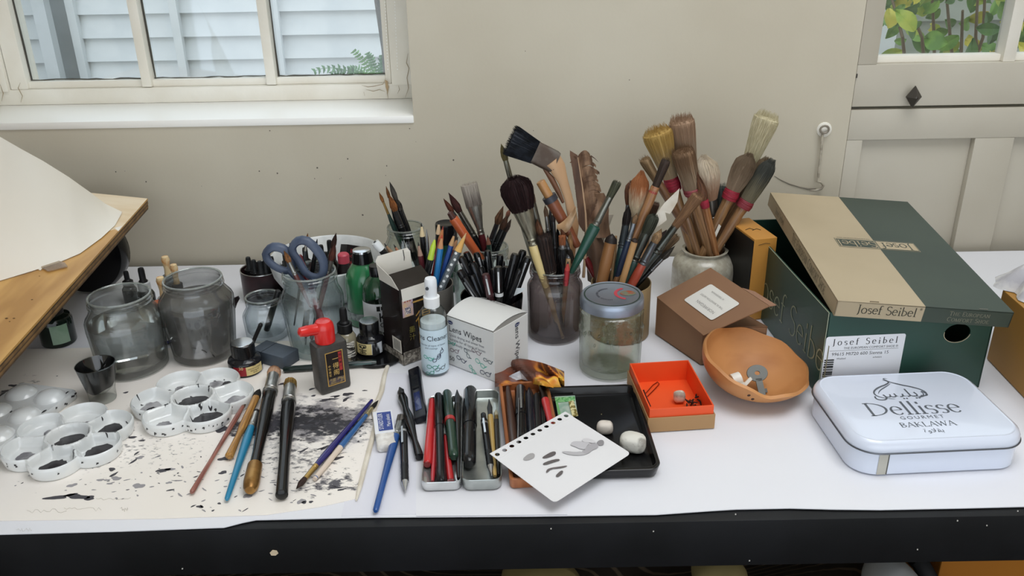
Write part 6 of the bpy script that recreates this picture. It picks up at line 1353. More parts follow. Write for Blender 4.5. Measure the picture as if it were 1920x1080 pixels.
# tin one
A, B = L2((801, 871), (810, 750), .008); segpen(A, B, 'fibre_pen', 'thick red pen at the left of the pen tin', 'pen', [('barrel', '#c0272a', 0, .25, [(0, 0), (.003, 0), (.0052, .03), (.0050, .5), (.0042, .9), (.003, 1), (0, 1)]), ('end_plug', '#8f1a1c', 0, .3, [(0, -.006), (.0036, -.006), (.0036, .01), (0, .01)])])
A, B = L2((811, 903), (818, 790), .006); segpen(A, B, 'dip_pen', 'slim red pen holder between the thick red pen and black felt pen', 'pen', [('barrel', '#b8323a', 0, .25, [(0, 0), (.0018, 0), (.0026, .1), (.0034, .8), (.003, 1), (0, 1)])])
A, B = L2((827, 905), (822, 741), .010, .012); capped(A, B, 'black capped fineliner lying in the middle of the pen tin', r=.0055, capf=.40, body='#1b1b1e', cap='#121214', clip=None)
A, B = L2((845, 902), (834, 812), .006); segpen(A, B, 'dip_pen', 'slim red pen holder under the green pen in the tin', 'pen', [('barrel', '#b5282c', 0, .25, [(0, 0), (.0036, 0), (.004, .1), (.003, .9), (0, 1)])])
A, B = L2((851, 858), (838, 736), .012); capped(A, B, 'dark green pen with a red ring in the pen tin', r=.0062, capf=.47, body='#1c3a2c', cap='#173226', ring='#b02a2a', clip=None)
A, B = L2((861, 898), (857, 731), .009, .012); dip(A, B, 'black dip pen with a steel nib at the right side of the pen tin', r=.0045)
# tin two
A, B = L2((879, 871), (882, 731), .011); capped(A, B, 'fat black marker at the left side of the tin lid', r=.0085, capf=.52, body='#18181a', cap='#111113', clip=None, name='marker_pen')
def mech(A, B, label, r=.0036, body='#17181b', tip='#c8c9cc', group=None, name='mechanical_pencil', clipc='#c5c8cc', bands='#c8c9cc'):
    """A point, B push button"""
    return segpen(A, B, name, label, 'pencil', [('tip', tip, .9, .22, [(0, 0), (.0005, .001), (.0007, .03), (r*.55, .08), (r*.9, .14), (0, .14)]), ('grip', body, 0, .4, [(0, .139), (r*.95, .14), (r, .2), (r*.9, .22), (r, .24), (r*.9, .26), (r, .28), (r*.9, .30), (r, .32), (r, .36), (0, .36)]), ('barrel', body, 0, .22, [(0, .359), (r, .36), (r, .88), (0, .88)]), ('ring', bands, .9, .2, [(0, .80), (r*1.06, .80), (r*1.06, .83), (0, .83)]), ('button', body, 0, .3, [(0, .879), (r*.75, .88), (r*.75, .99), (r*.6, 1), (0, 1)])], group, clip=(r, .62, .86, clipc))
A, B = L2((922, 892), (906, 776), .009, .016); mech(A, B, 'black mechanical pencil with a steel clip in the tin lid', r=.0042)
A, B = L2((928, 893), (917, 749), .008, .014); dip(A, B, 'gold coloured dip pen with a dark nib in the tin lid', c='#b39454', r=.0036)
A, B = L2((935, 890), (930, 768), .007, .012); brush(A, B, 'thin black and gold brush at the right side of the tin lid', hl=.012, fl=.010, rh=.0036, rf=.0026, rr=.0026, ch='#2a2724', cb='#b8b29a', cf='#a58a50')
# wooden tray
A, B = L2((965, 836), (952, 727), .012); segpen(A, B, 'wooden_stick', 'dark brown tapered stick at the left of the wooden tray', 'stick', [('shaft', '#3c2219', 0, .35, [(0, 0), (.0058, 0), (.006, .05), (.0036, .9), (.0028, 1), (0, 1)])])
A, B = L2((979, 830), (976, 728), .013); capped(A, B, 'thick black fountain pen with a steel clip in the wooden tray', r=.0075, capf=.55, clip='#b9bcc2', name='fountain_pen', body='#141416', cap='#121214')
A, B = L2((998, 826), (992, 727), .012); segpen(A, B, 'fountain_pen', 'dark blue-black pen with a pointed end in the wooden tray', 'pen', [('barrel', '#181a24', 0, .18, [(0, 0), (.0055, 0), (.0062, .3), (.006, .8), (.0025, .97), (.001, 1), (0, 1)])])
A, B = L2((1009, 815), (1007, 741), .011); segpen(A, B, 'fibre_pen', 'short matte black pen beside the red pen holder in the wooden tray', 'pen', [('barrel', '#161618', 0, .4, [(0, 0), (.0050, 0), (.0052, .9), (.004, 1), (0, 1)])])
A, B = L2((1035, 806), (1013, 709), .012, .022); dip(A, B, 'red pen holder with a dark nib sticking out of the wooden tray', c='#b92a2c', r=.0052, nib='#2e2018', nl=.045)
A, B = L2((971, 832), (973, 747), .0215); segpen(A, B, 'steel_pin', 'thin silver pin on the fountain pen in the wooden tray', 'pin', [('shaft', '#9a9ca0', .9, .2, [(0, 0), (.0009, 0), (.0009, 1), (0, 1)])])
# loose on the white paper
A, B = L2((704, 959), (752, 779), .0045, .006); brush(A, B, 'long blue brush with a flat grey tip lying across the eraser', hl=.013, fl=.030, rh=.0050, rf=.0046, rr=.0042, ch='#1f4f93', cf='#b5b6b4', cb='#6f6a64', bulge=.86, butt=.62, flat=.6, shape='flat')
A, B = L2((760, 925), (756, 789), .0045); mech(A, B, 'black and silver mechanical pencil lying right of the blue brush', r=.0045, bands='#d8d8da')
A, B = L2((787, 858), (749, 726), .0050); dip(A, B, 'black waisted dip pen lying left of the craft knife', c='#151517', r=.0058, wave=True, nl=.022)
A, B = P(790, 787, .006), P(777, 694, .006)
t = thing('craft_knife', 'dark navy snap-off craft knife lying left of the pen tin', 'knife', mx=frame(A, B)); L_ = (B-A).length
obj('knife_body', M().box((0, 0, L_/2), (.0155, .009, L_)), mat('#15171f', .35), t, local=True, bevel=.002); obj('blue_window', M().box((.0, -.0046, L_*.30), (.008, .0012, L_*.34)), mat('#1b2a5e', .25, coat=.4), t, local=True, bevel=.0004)
obj('slider', M().box((0, -.0048, L_*.68), (.009, .0022, L_*.26)), mat('#0f1014', .5), t, local=True, bevel=.0006); 
for k in range(6): obj('slider_rib', M().box((0, -.0062, L_*(.60+.03*k)), (.008, .0008, .0009)), mat('#1d1f26', .5), t, local=True, smooth=0)
# brushes on the stained sheet
A, B = L2((359, 924), (470, 738), .004, .008); brush(A, B, 'worn pink-brown brush, leftmost of the loose brushes on the stained sheet', hl=.012, fl=.018, rh=.0030, rf=.0022, rr=.0022, ch='#a06a5c', wood='#7d4a40', cf='#9c8f84', cb='#2a2522', butt=.9)
A, B = L2((429, 857), (487, 730), .006, .011); brush(A, B, 'ochre bamboo calligraphy brush with black hair on the stained sheet', hl=.020, fl=.001, rh=.0048, rf=.0046, rr=.0046, ch='#bd8d4c', wood='#8f6430', cb='#2b2724', butt=1.0, bulge=.5)
A, B = L2((425, 937), (482, 768), .0045, .007); brush(A, B, 'turquoise brush with a silver ferrule on the stained sheet', hl=.006, fl=.032, rh=.0052, rf=.0040, rr=.004, ch='#1e7fa6', cf='#c9c8c4', cb='#3a3434', butt=.5)
A, B = L2((469, 918), (516, 688), .008, .012)
t = brush(A, B, 'large black brush with a brass end cap and tan hair on the stained sheet', hl=.022, fl=.045, rh=.0083, rf=.0085, rr=.0088, ch='#161412', cf='#c3c2be', tipc=('#c9a487', '#8f5f3c'), butt=.85, shape='round', n=160)
L_ = (B-A).length; obj('brass_end', M().lathe([(0, -.002), (.005, -.0015), (.0076, .003), (.0086, .012), (.0080, .042), (0, .042)], 20), mat('#a98048', .35, metal=.7, c2='#8a6434', sc=60), t, local=True)
A, B = L2((528, 930), (545, 710), .0075, .010); brush(A, B, 'large glossy black brush with golden hair right of the brass-ended brush', hl=.020, fl=.040, rh=.0088, rf=.0082, rr=.0080, ch='#131212', cf='#c8c7c3', tipc=('#7d6434', '#c29a4c'), butt=.75, shape='round', n=160, bulge=.86)
A, B = L2((698, 750), (556, 916), .0055, .006); brush(A, B, 'indigo brush with gold ferrule and dark tip pointing to the lower left', hl=.016, fl=.026, rh=.0040, rf=.0030, rr=.0034, ch='#27226a', cf='#c2a060', cb='#3a221a', butt=.55, hr=.2)
A, B = L2((590, 898), (709, 751), .0035, .006); t = brush(A, B, 'blue brush with a cream painted end lying under the indigo brush', hl=.016, fl=.018, rh=.0036, rf=.0024, rr=.0026, ch='#245a94', cf='#c9b88a', cb='#26221e', butt=.75, bulge=.5)
L_ = (B-A).length; obj('cream_end', M().lathe([(0, -.0004), (.0024, -.0004), (.0028, .004), (.0034, L_*.38), (0, L_*.38)], 14), mat('#d9c8b8', .4), t, local=True)
# ================================================================ SCISSORS JAR
sc = thing('scissors', 'large scissors with blue-grey plastic handles standing in the embossed jar', 'scissors', V(jE.x, jE.y, T+.012))
hm_ = mat('#38435a', .45, c2='#4a566c', sc=50, stretch=(1, 1, .4))
def loop(px_, Y, r):
    pts = [W(x, y, Y) for x, y in px_]; n = len(pts); out = []
    for i in range(n):
        a, b_, c_, d_ = pts[i-1], pts[i], pts[(i+1) % n], pts[(i+2) % n]
        for t_ in (0, .5): out.append(.5*((2*b_)+(c_-a)*t_+(2*a-5*b_+4*c_-d_)*t_*t_+(3*b_-a-3*c_+d_)*t_**3))
    return out
obj('handle', M().tube(loop([(549, 463), (558, 452), (576, 452), (595, 470), (606, 490), (607, 508), (600, 518), (587, 519), (572, 510), (559, 488), (549, 474)], jE.y-.004, 0), .0042, 10, flat=1.5, closed=True), hm_, sc)
obj('handle', M().tube(loop([(500, 472), (512, 463), (530, 466), (541, 477), (546, 492), (546, 504), (537, 508), (521, 503), (508, 494), (500, 484)], jE.y-.002, 0), .0042, 10, flat=1.5, closed=True), hm_, sc)
obj('handle_shank', M().tube([W(590, 519, jE.y-.004), W(588, 530, jE.y), W(583, 545, jE.y)], [.006, .007, .005], 8), hm_, sc); obj('handle_shank', M().tube([W(541, 505, jE.y-.002), W(560, 522, jE.y), W(578, 542, jE.y)], [.005, .006, .005], 8), hm_, sc)
for a, b_, d in (((583, 540), (606, 655), .001), ((578, 538), (574, 655), -.001)):
    A = W(*a, jE.y+d); B = W(*b_, jE.y+d); B.z = max(B.z, T+.008); x = FW.cross((B-A).normalized()).normalized(); obj('blade', M().hexa([A-x*.006, A+x*.006, A+x*.006+V(0, .001, 0), A-x*.006+V(0, .001, 0)], [B-x*.001, B+x*.001, B+x*.001+V(0, .001, 0), B-x*.001+V(0, .001, 0)]), mat('#a9acb0', .25, metal=.9), sc, smooth=0)
def rows(c, r, G, data, **dk):
    for row in data:
        tip, mouth, label, kw = row; kw = dict(kw); a, b_ = kw.pop('dy', (0, 0)); A, B = lean(tip, mouth, c, r, a, b_); k_ = dict(dk); k_.update(kw); brush(A, B, label, group=G, **k_)
GE = 'brushes in the scissors jar'
rows(jE, rE[0]-.006, GE, [
 ((533, 471), (556, 520), 'small brown-tipped brush between the scissor handles', dict(dy=(-.012, -.02), hl=.014, fl=.02, rr=.0042, rf=.0032, cb='#8a5a30', cf='#8f8f8c', ch='#5a2a26')),
 ((577, 438), (566, 512), 'thin ochre-tipped brush behind the upright scissor ring', dict(dy=(.02, .012), hl=.012, fl=.012, rr=.0026, rf=.002, rh=.0024, cb='#a06a30')),
 ((630, 438), (612, 512), 'tall dark brown pointed brush at the right of the scissors jar', dict(dy=(.01, .015), hl=.020, fl=.016, rr=.0036, rf=.003, cb='#3c2218', cf='#77736c', ch='#26303a')),
 ((628, 458), (614, 516), 'red-brown round brush in front of the dark brown pointed one', dict(dy=(-.002, .0), hl=.022, fl=.022, rr=.0046, rf=.0036, cb='#5a2a1c', cf='#7d7a74', ch='#5c2430')),
], rh=.0034, ch='#2a2e34')
A, B = lean((595, 448), (585, 512), jE, rE[0]-.008, 0, .005); dip(A, B, 'black dip pen with a needle point rising from the scissors jar', nib='#2a2a2c', nl=.03, r=.0032)
A, B = lean((560, 478), (575, 520), jE, rE[0]-.010, .015, .01); segpen(A, B, 'red_stick', 'dull red stick standing inside the scissors jar', 'stick', [('shaft', '#7a2a30', 0, .4, [(0, 0), (.0045, 0), (.0045, .98), (.003, 1), (0, 1)])])
A, B = lean((522, 545), (513, 575), jS, rS[0]-.008, -.005, 0); segpen(A, B, 'ink_stick', 'short black ink stick standing in the small jar', 'stick', [('shaft', '#161618', 0, .45, [(0, 0), (.0042, 0), (.0046, .2), (.0042, .98), (.003, 1), (0, 1)])])
A, B = P(470, 652, .006), W(490, 606, jS.y-rS[1]-.008); segpen(A, B, 'ink_stick', 'thin black stick leaning against the front of the small jar', 'stick', [('shaft', '#1e1c1c', 0, .5, [(0, 0), (.0026, 0), (.003, .9), (.0034, .92), (.002, 1), (0, 1)])])
# ================================================================ BACK JAR OF FINE BRUSHES
rows(jA, rA[0]-.006, 'fine brushes in the back left jar', [
 ((711, 361), (741, 432), 'thin gold-ferruled brush leaning furthest left in the back jar', dict(hl=.014, fl=.022, rr=.0028, rf=.002, cb='#a5692e', cf='#c09a5a', ch='#1f3a34')),
 ((724, 350), (748, 432), 'slim brown-tipped brush second from left in the back jar', dict(dy=(.01, .01), hl=.016, fl=.018, rr=.0026, rf=.0024, cb='#8a5524', ch='#1a1c20')),
 ((730, 366), (757, 436), 'plump ginger round brush in the back jar', dict(dy=(-.006, -.006), hl=.024, fl=.03, rr=.0058, rf=.0042, cb='#9a5f2c', cb2='#6e3f1c', cf='#5a5a5c', ch='#161618')),
 ((731, 342), (764, 434), 'tallest dark grey brush in the back jar', dict(dy=(.008, .004), hl=.026, fl=.02, rr=.0040, rf=.0034, cb='#55504a', cf='#4a4846', ch='#17181a')),
 ((747, 375), (768, 438), 'thin black-handled brush at the right of the back jar', dict(dy=(.012, .008), hl=.012, fl=.014, rr=.003, rf=.0026, cb='#2a2624', cf='#606062', ch='#141416')),
], rh=.0038)
# ================================================================ PENCIL POT
c = W(803, 531, 1.10); pcz = c.z-T; pc = V(c.x, 1.10, T); rp = .034
t = thing('pencil_pot', 'grey metal pot of coloured pencils behind the spray bottle', 'pot', pc)
obj('pot_wall', M().lathe([(0, 0), (rp*.97, 0), (rp, .001), (rp, pcz), (rp*.965, pcz), (rp*.965, .003), (0, .003)], 40), mat('#8a8680', .35, metal=.5), t, local=True)
GP = 'pencils in the grey metal pot'
def plean(tip, mouth, a=0, b_=0): return lean(tip, mouth, pc, rp-.006, a, b_)
for tip, mouth, label, c_, kw, dy in (
 ((790, 418), (798, 522), 'black pencil with a pale cream point in the grey pot', '#17181a', dict(wood='#d8c49c', r=.0036), (.01, .012)),
 ((823, 414), (818, 520), 'tall black pencil with a pale point in front of the green canister', '#1c1c1e', dict(wood='#d2b694'), (.012, .018)),
 ((831, 424), (812, 524), 'red pencil with a worn point in the grey pot', '#b02a28', dict(wood='#b8764a', lead='#8a2a20'), (.004, .006)),
 ((829, 440), (817, 526), 'bright blue pencil with a reddish point in the grey pot', '#2e7fc0', dict(wood='#c08a62', lead='#b8402c', r=.0042), (-.006, -.008)),
 ((853, 436), (826, 526), 'royal blue pencil with a sharp dark point', '#1f4f9c', dict(wood='#c29a6e'), (.0, .002)),
 ((859, 444), (828, 524), 'russet pencil between the blue and the spotted pencils', '#8a4a34', dict(wood='#b88a64'), (.012, .014)),
 ((874, 437), (832, 530), 'thick grey pencil with white spots and a golden wood point', '#5c6266', dict(wood='#d8a860', r=.0052, tip=.026, dots='#e2e4e6', lead='#c8a878'), (-.012, -.018)),
 ((871, 452), (834, 526), 'navy pencil behind the spotted pencil', '#1c2c54', dict(wood='#8a6a4a'), (.006, .010)),
 ((784, 454), (796, 526), 'dark red pencil at the left of the grey pot', '#5a2228', dict(wood='#a08070'), (-.004, -.006)),
 ((720, 456), (776, 530), 'black pencil with brown point leaning far left', '#1c1e1e', dict(wood='#9a7a5c'), (-.002, .0)),
 ((738, 458), (780, 528), 'teal pencil leaning left out of the grey pot', '#1f5a5c', dict(wood='#b07a5e'), (.008, .012)),
 ((720, 476), (776, 536), 'olive green pencil leaning furthest left with a pale point', '#4a5a2a', dict(wood='#c8b088', r=.0034), (-.008, -.012))):
    A, B = plean(tip, mouth, *dy); pencil(A, B, label, c_, group=GP, **kw)
A, B = plean((800, 430), (804, 524), .006, .004); segpen(A, B, 'steel_scriber', 'thin steel scriber with a pointed tip in the grey pot', 'pen', [('shaft', '#8a8c90', .9, .25, [(0, 0), (.0022, 0), (.0026, .8), (.0018, .92), (.0004, 1), (0, 1)])])
A, B = plean((815, 450), (797, 530), -.012, -.016); segpen(A, B, 'highlighter', 'black highlighter with a lime green end in the grey pot', 'pen', [('barrel', '#1c1e20', 0, .3, [(0, 0), (.0045, 0), (.005, .78), (0, .78)]), ('lime_end', '#b6d23c', 0, .35, [(0, .779), (.0042, .78), (.0036, .93), (.0012, 1), (0, 1)])])
A, B = plean((703, 454), (772, 536), -.014, -.010); t = segpen(A, B, 'felt_pen', 'black pen with a white round cap end leaning far left by the green bottle', 'pen', [('barrel', '#1a1b1e', 0, .3, [(0, 0), (.0045, 0), (.0048, .92), (0, .92)]), ('white_end', '#d8dcde', 0, .3, [(0, .919), (.0056, .92), (.0058, .97), (.0052, 1), (0, 1)]), ('end_hole', '#2a2c2e', 0, .5, [(0, 1.0), (.0018, 1.0), (.0018, 1.006), (0, 1.006)])])
# dark green canister with black lid
c = W(836, 418, 1.27); h = c.z-T; b = V(c.x, 1.27, T); R_ = 20*S(c)
t = thing('green_canister', 'dark green canister with black lid and silver band behind the pencils', 'canister', b)
obj('canister_body', M().lathe([(0, 0), (R_*.98, 0), (R_, .001), (R_, h-.030), (0, h-.030)], 36), mat('#17503a', .3, coat=.3), t, local=True)
obj('canister_lid', M().lathe([(0, h-.031), (R_*1.03, h-.031), (R_*1.03, h-.002), (R_*.98, h), (R_*.85, h-.001), (0, h-.001)], 36), mat('#17181c', .35), t, local=True)
obj('silver_band', patch(b, R_+.0004, 180, 360, .012, .026), mat('#8d9492', .35, metal=.5), t)
# ================================================================ JAR B
rows(jB, rB[0]-.005, 'brushes in the jar behind the black cup', [
 ((832, 373), (892, 462), 'slim brown brush leaning furthest left behind the black cup', dict(hl=.022, fl=.014, rr=.0038, rf=.003, cb='#6a3420', cf='#3c3c40', ch='#1c1c1e', dy=(-.01, -.004))),
 ((842, 363), (900, 462), 'dark red-brown brush with a long steel ferrule', dict(hl=.030, fl=.045, rr=.0062, rf=.0048, cb='#4e2420', cf='#7a7870', ch='#181a1c', rh=.0048, dy=(.006, .004))),
 ((879, 345), (908, 462), 'flat brush with pale grey hair, silver ferrule and dark red handle', dict(hl=.034, fl=.046, rr=.0122, rf=.0052, flat=.35, kb=.96, shape='flat', tipc=('#7a716a', '#b0a79c'), cf='#b2aea4', ch='#5c2026', rh=.0055, n=120, dy=(.0, .002))),
 ((943, 388), (917, 462), 'brown filbert brush, biggest of the three right of the flat brush', dict(hl=.026, fl=.034, rr=.0062, rf=.0042, cb='#6e4a30', cf='#55575a', ch='#1a1c1e', dy=(-.008, -.004))),
 ((952, 403), (925, 463), 'medium brown round brush in the middle of the three leaning right', dict(hl=.022, fl=.030, rr=.0050, rf=.0040, cb='#60402c', cf='#4c4e50', ch='#1a1c1e', dy=(.002, .002))),
 ((958, 412), (934, 464), 'thin brown round brush lowest of the three leaning right', dict(hl=.018, fl=.026, rr=.0040, rf=.0034, cb='#3f2a20', cf='#47484a', ch='#1a1c1e', dy=(.008, .006))),
 ((956, 392), (930, 462), 'small reddish brush just behind the right-leaning brushes', dict(hl=.010, fl=.02, rr=.0034, rf=.003, cb='#8a5440', cf='#5a5a5a', ch='#1a1c1e', dy=(.014, .012))),
], rh=.0042)
A, B = lean((847, 405), (893, 474), jB, rB[0]-.004, -.022, -.02); L_ = (B-A).length; t = segpen(A, B, 'orange_pen', 'dark pen with a thick orange sleeve leaning left behind the black cup', 'pen', [('barrel', '#1c2026', 0, .3, [(0, 0), (.005, 0), (.0055, .4), (0, .4)]), ('orange_sleeve', '#c05c2e', 0, .45, [(0, 1-.082/L_*1.0), (.0064, 1-.082/L_), (.0072, 1-.006/L_), (.0062, 1-.004/L_), (0, 1-.004/L_)]), ('dark_end', '#4a241c', 0, .5, [(0, 1-.005/L_), (.0052, 1-.005/L_), (.004, 1+.006/L_), (0, 1+.008/L_)])])
A, B = lean((914, 440), (917, 464), jB, rB[0]-.008, -.016, -.016); pencil(A, B, 'short dark green pencil with a brown point behind the black cup', '#1c3a30', wood='#8a5a48', tip=.014)
# ================================================================ TUMBLER AND BLACK CUP OF PENS
tb2 = V(W(880, 540, 1.185).x, 1.185, T); ht = .070
t = thing('glass_tumbler', 'clear glass tumbler squeezed between the pencil pot and the black cup', 'glass', tb2)
obj('tumbler_wall', M().lathe([(0, 0), (.020, 0), (.0205, .002), (.0235, ht), (.022, ht), (.0192, .006), (0, .005)], 36, caps=False), glass('#eff5f3', '#93a09b', pw=3), t, local=True)
b = P(924, 634); s_ = S(b)*.96; R_ = 60*s_; h = hz(b, 552); CUP = b
t = thing('black_cup', 'shiny black plastic cup packed with black pens', 'cup', b)
obj('cup_wall', M().lathe([(0, 0), (R_*.86, 0), (R_*.88, .002), (R_*1.0, h-.001), (R_*.99, h), (R_*.965, h-.001), (R_*.85, .004), (0, .004)], 48), mat('#0f0f11', .22, coat=.3), t, local=True)
GB = 'black felt pens in the black cup'
first = {}
def cpen(tip, mouth, r, dy, kind, L=.138):
    A, B = lean(tip, mouth, CUP, R_*.80, *dy, zf=.008)
    if (B-A).length > L: A = B-(B-A).normalized()*L
    return A, B
spec = [((864, 482), (893, 545), .0052, (-.01, -.01)), ((874, 473), (899, 540), .0052, (.014, .01)), ((885, 492), (903, 545), .0056, (-.004, -.012)), ((893, 474), (912, 540), .005, (.02, .012)), ((862, 508), (889, 556), .0052, (-.022, -.02)), ((900, 500), (913, 548), .0054, (.002, -.006)), ((914, 470), (921, 540), .005, (.022, .02)),
 ((926, 504), (928, 550), .0055, (-.012, -.014)), ((938, 478), (934, 540), .0052, (.018, .016)), ((950, 500), (941, 548), .005, (.0, .0)), ((966, 476), (948, 552), .0055, (-.006, -.010)), ((981, 470), (958, 548), .0056, (.008, .004)), ((990, 482), (965, 550), .0056, (-.004, -.004)), ((975, 505), (956, 556), .0045, (-.024, -.022)), ((905, 488), (910, 540), .0048, (.026, .022)), ((870, 520), (896, 560), .0048, (-.028, -.03)), ((942, 490), (936, 540), .0046, (.028, .026)), ((884, 515), (900, 556), .005, (-.02, -.024))]
lbp = ['black capped felt pen leaning left out of the black cup', 'black capped felt pen standing near the middle of the black cup', 'black capped felt pen leaning right out of the black cup']
for i, (tip, mouth, r, dy) in enumerate(spec):
    A, B = cpen(tip, mouth, r, dy, 0); lbl = lbp[0] if mouth[0]-tip[0] > 12 else (lbp[2] if tip[0]-mouth[0] > 9 else lbp[1])
    capped(A, B, lbl, r=r, capf=.42, group=GB+(' leaning left', ' near the middle', ' leaning right')[lbp.index(lbl)], clip='#303236' if i % 3 else '#c0c2c6', roll=(i % 5-2)*.25, body='#18181a' if i % 4 else '#1f1a1e', cap='#131315')
A, B = cpen((910, 514), (920, 560), .005, (-.034, -.034), 0); capped(A, B, 'dark maroon pen with a silver end at the front of the black cup', r=.0055, body='#2c1216', cap='#3a171d', clip='#c6c8cc')
A, B = cpen((934, 500), (936, 556), .005, (-.028, -.030), 0); capped(A, B, 'black pen with a bright silver cap end at the front of the black cup', r=.0056, body='#151517', cap='#101012', clip='#d8dadc', ring='#c8cacc')
tag(obj('paper_scrap', M().slab([W(x, y, CUP.y-.015+.001*i) for i, (x, y) in enumerate(((961, 556), (978, 548), (985, 540), (966, 540)))], .0004), mat('#cfd6da', .5), smooth=0), 'scrap of pale paper tucked inside the right of the black cup', 'paper')
# ================================================================ SMOKY JAR N
GN = 'brushes in the smoky centre jar'
rows(jN, rN[0]-.007, GN, [
 ((940, 271), (1002, 500), 'very long olive-tipped round brush, highest at the left of the smoky jar', dict(dy=(.02, .02), hl=.020, fl=.055, rr=.0046, rf=.0040, rh=.0048, cb='#6e6238', cf='#8b897c', ch='#8b897c')),
 ((962, 334), (1014, 500), 'big dark maroon mop brush with wide steel ferrule and cream handle', dict(dy=(-.02, -.022), hl=.043, fl=.052, rr=.0212, rf=.0068, flat=.7, kb=.68, shape='mop', cb='#2a1214', cb2='#1c0c0e', cf='#a19c8a', ch='#dcc68a', rh=.0080, n=260, bulge=.9)),
 ((994, 365), (1027, 500), 'long brush with a tarnished grey ferrule behind the maroon mop brush', dict(dy=(-.004, -.006), hl=.010, fl=.060, rr=.0060, rf=.0056, cb='#7a5c48', cf='#77756c', ch='#3a3028', rh=.0056, shape='fan')),
 ((1158, 341), (1077, 500), 'long green-handled brush with olive hair leaning right across the feather', dict(dy=(-.01, -.028), hl=.022, fl=.042, rr=.0060, rf=.0048, shape='fan', cb='#444632', cf='#85857c', ch='#16463a', rh=.0080, bulge=.9, kb=.75)),
 ((1007, 412), (1024, 500), 'short brown flat brush with a worn black handle', dict(dy=(-.016, -.02), hl=.02, fl=.02, rr=.0050, rf=.0042, cb='#6a4228', cf='#9b9c9c', ch='#1c1a1a')),
 ((1037, 402), (1042, 502), 'slim black-handled brush with grey ferrule in the middle of the smoky jar', dict(dy=(.0, .0), hl=.008, fl=.04, rr=.003, rf=.003, cb='#3a3030', cf='#6a6a6c', ch='#141416')),
 ((1052, 430), (1075, 492), 'small tan filbert leaning left in the middle of the smoky jar', dict(dy=(-.02, -.01), hl=.014, fl=.018, rr=.0040, rf=.0034, cb='#6a3c20', cf='#7d7f80', ch='#2a2622')),
 ((1054, 442), (1056, 500), 'orange-brown blunt brush with a black handle at the front of the smoky jar', dict(dy=(-.030, -.030), hl=.012, fl=.006, rr=.0048, rf=.0048, shape='flat', cb='#a5623a', cf='#8b8b8b', ch='#161618', rh=.0048)),
 ((1045, 425), (1050, 502), 'black pointed brush beside the orange-brown blunt brush', dict(dy=(.008, .008), hl=.03, fl=.012, rr=.0040, rf=.003, cb='#1a1615', cf='#4a4a4a', ch='#141416')),
 ((1022, 385), (1036, 500), 'thin upright brush with white marks on its black handle', dict(dy=(.012, .01), hl=.014, fl=.022, rr=.003, rf=.003, cb='#8a6a52', cf='#b5b4b0', ch='#1a1a1c')),
 ((1070, 436), (1064, 500), 'tan stubby bristle brush near the red pencil', dict(dy=(-.012, -.012), hl=.026, fl=.010, rr=.0046, rf=.0040, cb='#b58a5c', cf='#9b9c9c', ch='#d8b488')),
], rh=.0042)
# dark ragged bristle bundle and red pencil in the jar
A, B = lean((1018, 440), (1030, 500), jN, rN[0]-.010, -.024, -.024); brush(A, B, 'ragged charcoal bristle brush at the front of the smoky jar', GN, hl=.052, fl=.004, rr=.0105, rf=.007, kb=.8, shape='fan', cb='#1b1a1c', cb2='#3c2c26', ch='#3a2a20', rh=.006, n=160)
A, B = lean((1065, 490), (1062, 520), jN, rN[0]-.008, -.034, -.030); pencil(A, B, 'short red pencil just showing at the rim of the smoky jar', '#b02c34', wood='#b8423c', tip=.012)
A, B = lean((1031, 388), (1036, 500), jN, rN[0]-.010, .016, .02); dip(A, B, 'black dip pen standing at the back of the smoky jar', r=.0032, nl=.03)
A, B = lean((1071, 420), (1064, 500), jN, rN[0]-.010, -.006, -.006); dip(A, B, 'thin black dip pen crossing in front of the feather quill', r=.003, nl=.04, nib='#222224')
# bamboo tube and brown stick
A, B = lean((1013, 340), (1062, 425), jN, rN[0]-.006, .0, -.004)
segpen(A, B, 'bamboo_brush', 'red-brown bamboo holder with a tan plug and dark collar leaning left in the smoky jar', 'brush', [('shaft', '#7c452c', 0, .4, [(0, 0), (.005, 0), (.0072, .3), (.0086, 1-.026/(B-A).length), (0, 1-.026/(B-A).length)]), ('collar', '#3c3c44', .3, .4, [(0, 1-.031/(B-A).length), (.0098, 1-.031/(B-A).length), (.0098, 1-.023/(B-A).length), (0, 1-.023/(B-A).length)]), ('plug', '#a97a48', 0, .5, [(0, 1-.024/(B-A).length), (.0062, 1-.024/(B-A).length), (.0062, .99), (.0055, 1), (0, 1)])])
# hake brush with curved wooden handle
hk2 = thing('hake_brush', 'broad flat brush with black hair and a curved pale wooden handle, above the smoky jar', 'brush', W(1076, 410, jN.y+.01))
Yh = jN.y+.012
hx0, hx1, hx2 = W(1040, 304, Yh), W(1003, 285, Yh), W(964, 266, Yh); hfm = frame(hx0, hx2); Lf = (hx1-hx0).length; Lh = (hx2-hx1).length
obj('ferrule', loft(M(), [(.0135, .007, -.002), (.0150, .0065, .002), (.0152, .0060, Lf*.5), (.0150, .0055, Lf)], 20, mx=hfm, sq=4), mat('#5f5850', .5, metal=.3, c2='#4a3c32', sc=40), hk2)
hmm = hair_mesh(Lf-.002, Lh+.008, .0148, .0205, .33, 'flat', 420, 77); hmm.v = [hfm @ v for v in hmm.v]; obj('bristles', hmm, mat('#16181c', .6, c2='#2a2e36', sc=90), hk2)
pts = [W(x, y, Yh) for x, y in ((1036, 300), (1046, 315), (1056, 340), (1066, 372), (1072, 400), (1075, 425), (1073, 460), (1070, 500))]
obj('handle', M().tube(pts, [.0135, .0125, .0080, .0068, .0078, .0095, .007, .005], 14, flat=.55), mat('#c4a07c', .5, c2='#a87e58', sc=12, stretch=(1, 1, .3)), hk2)
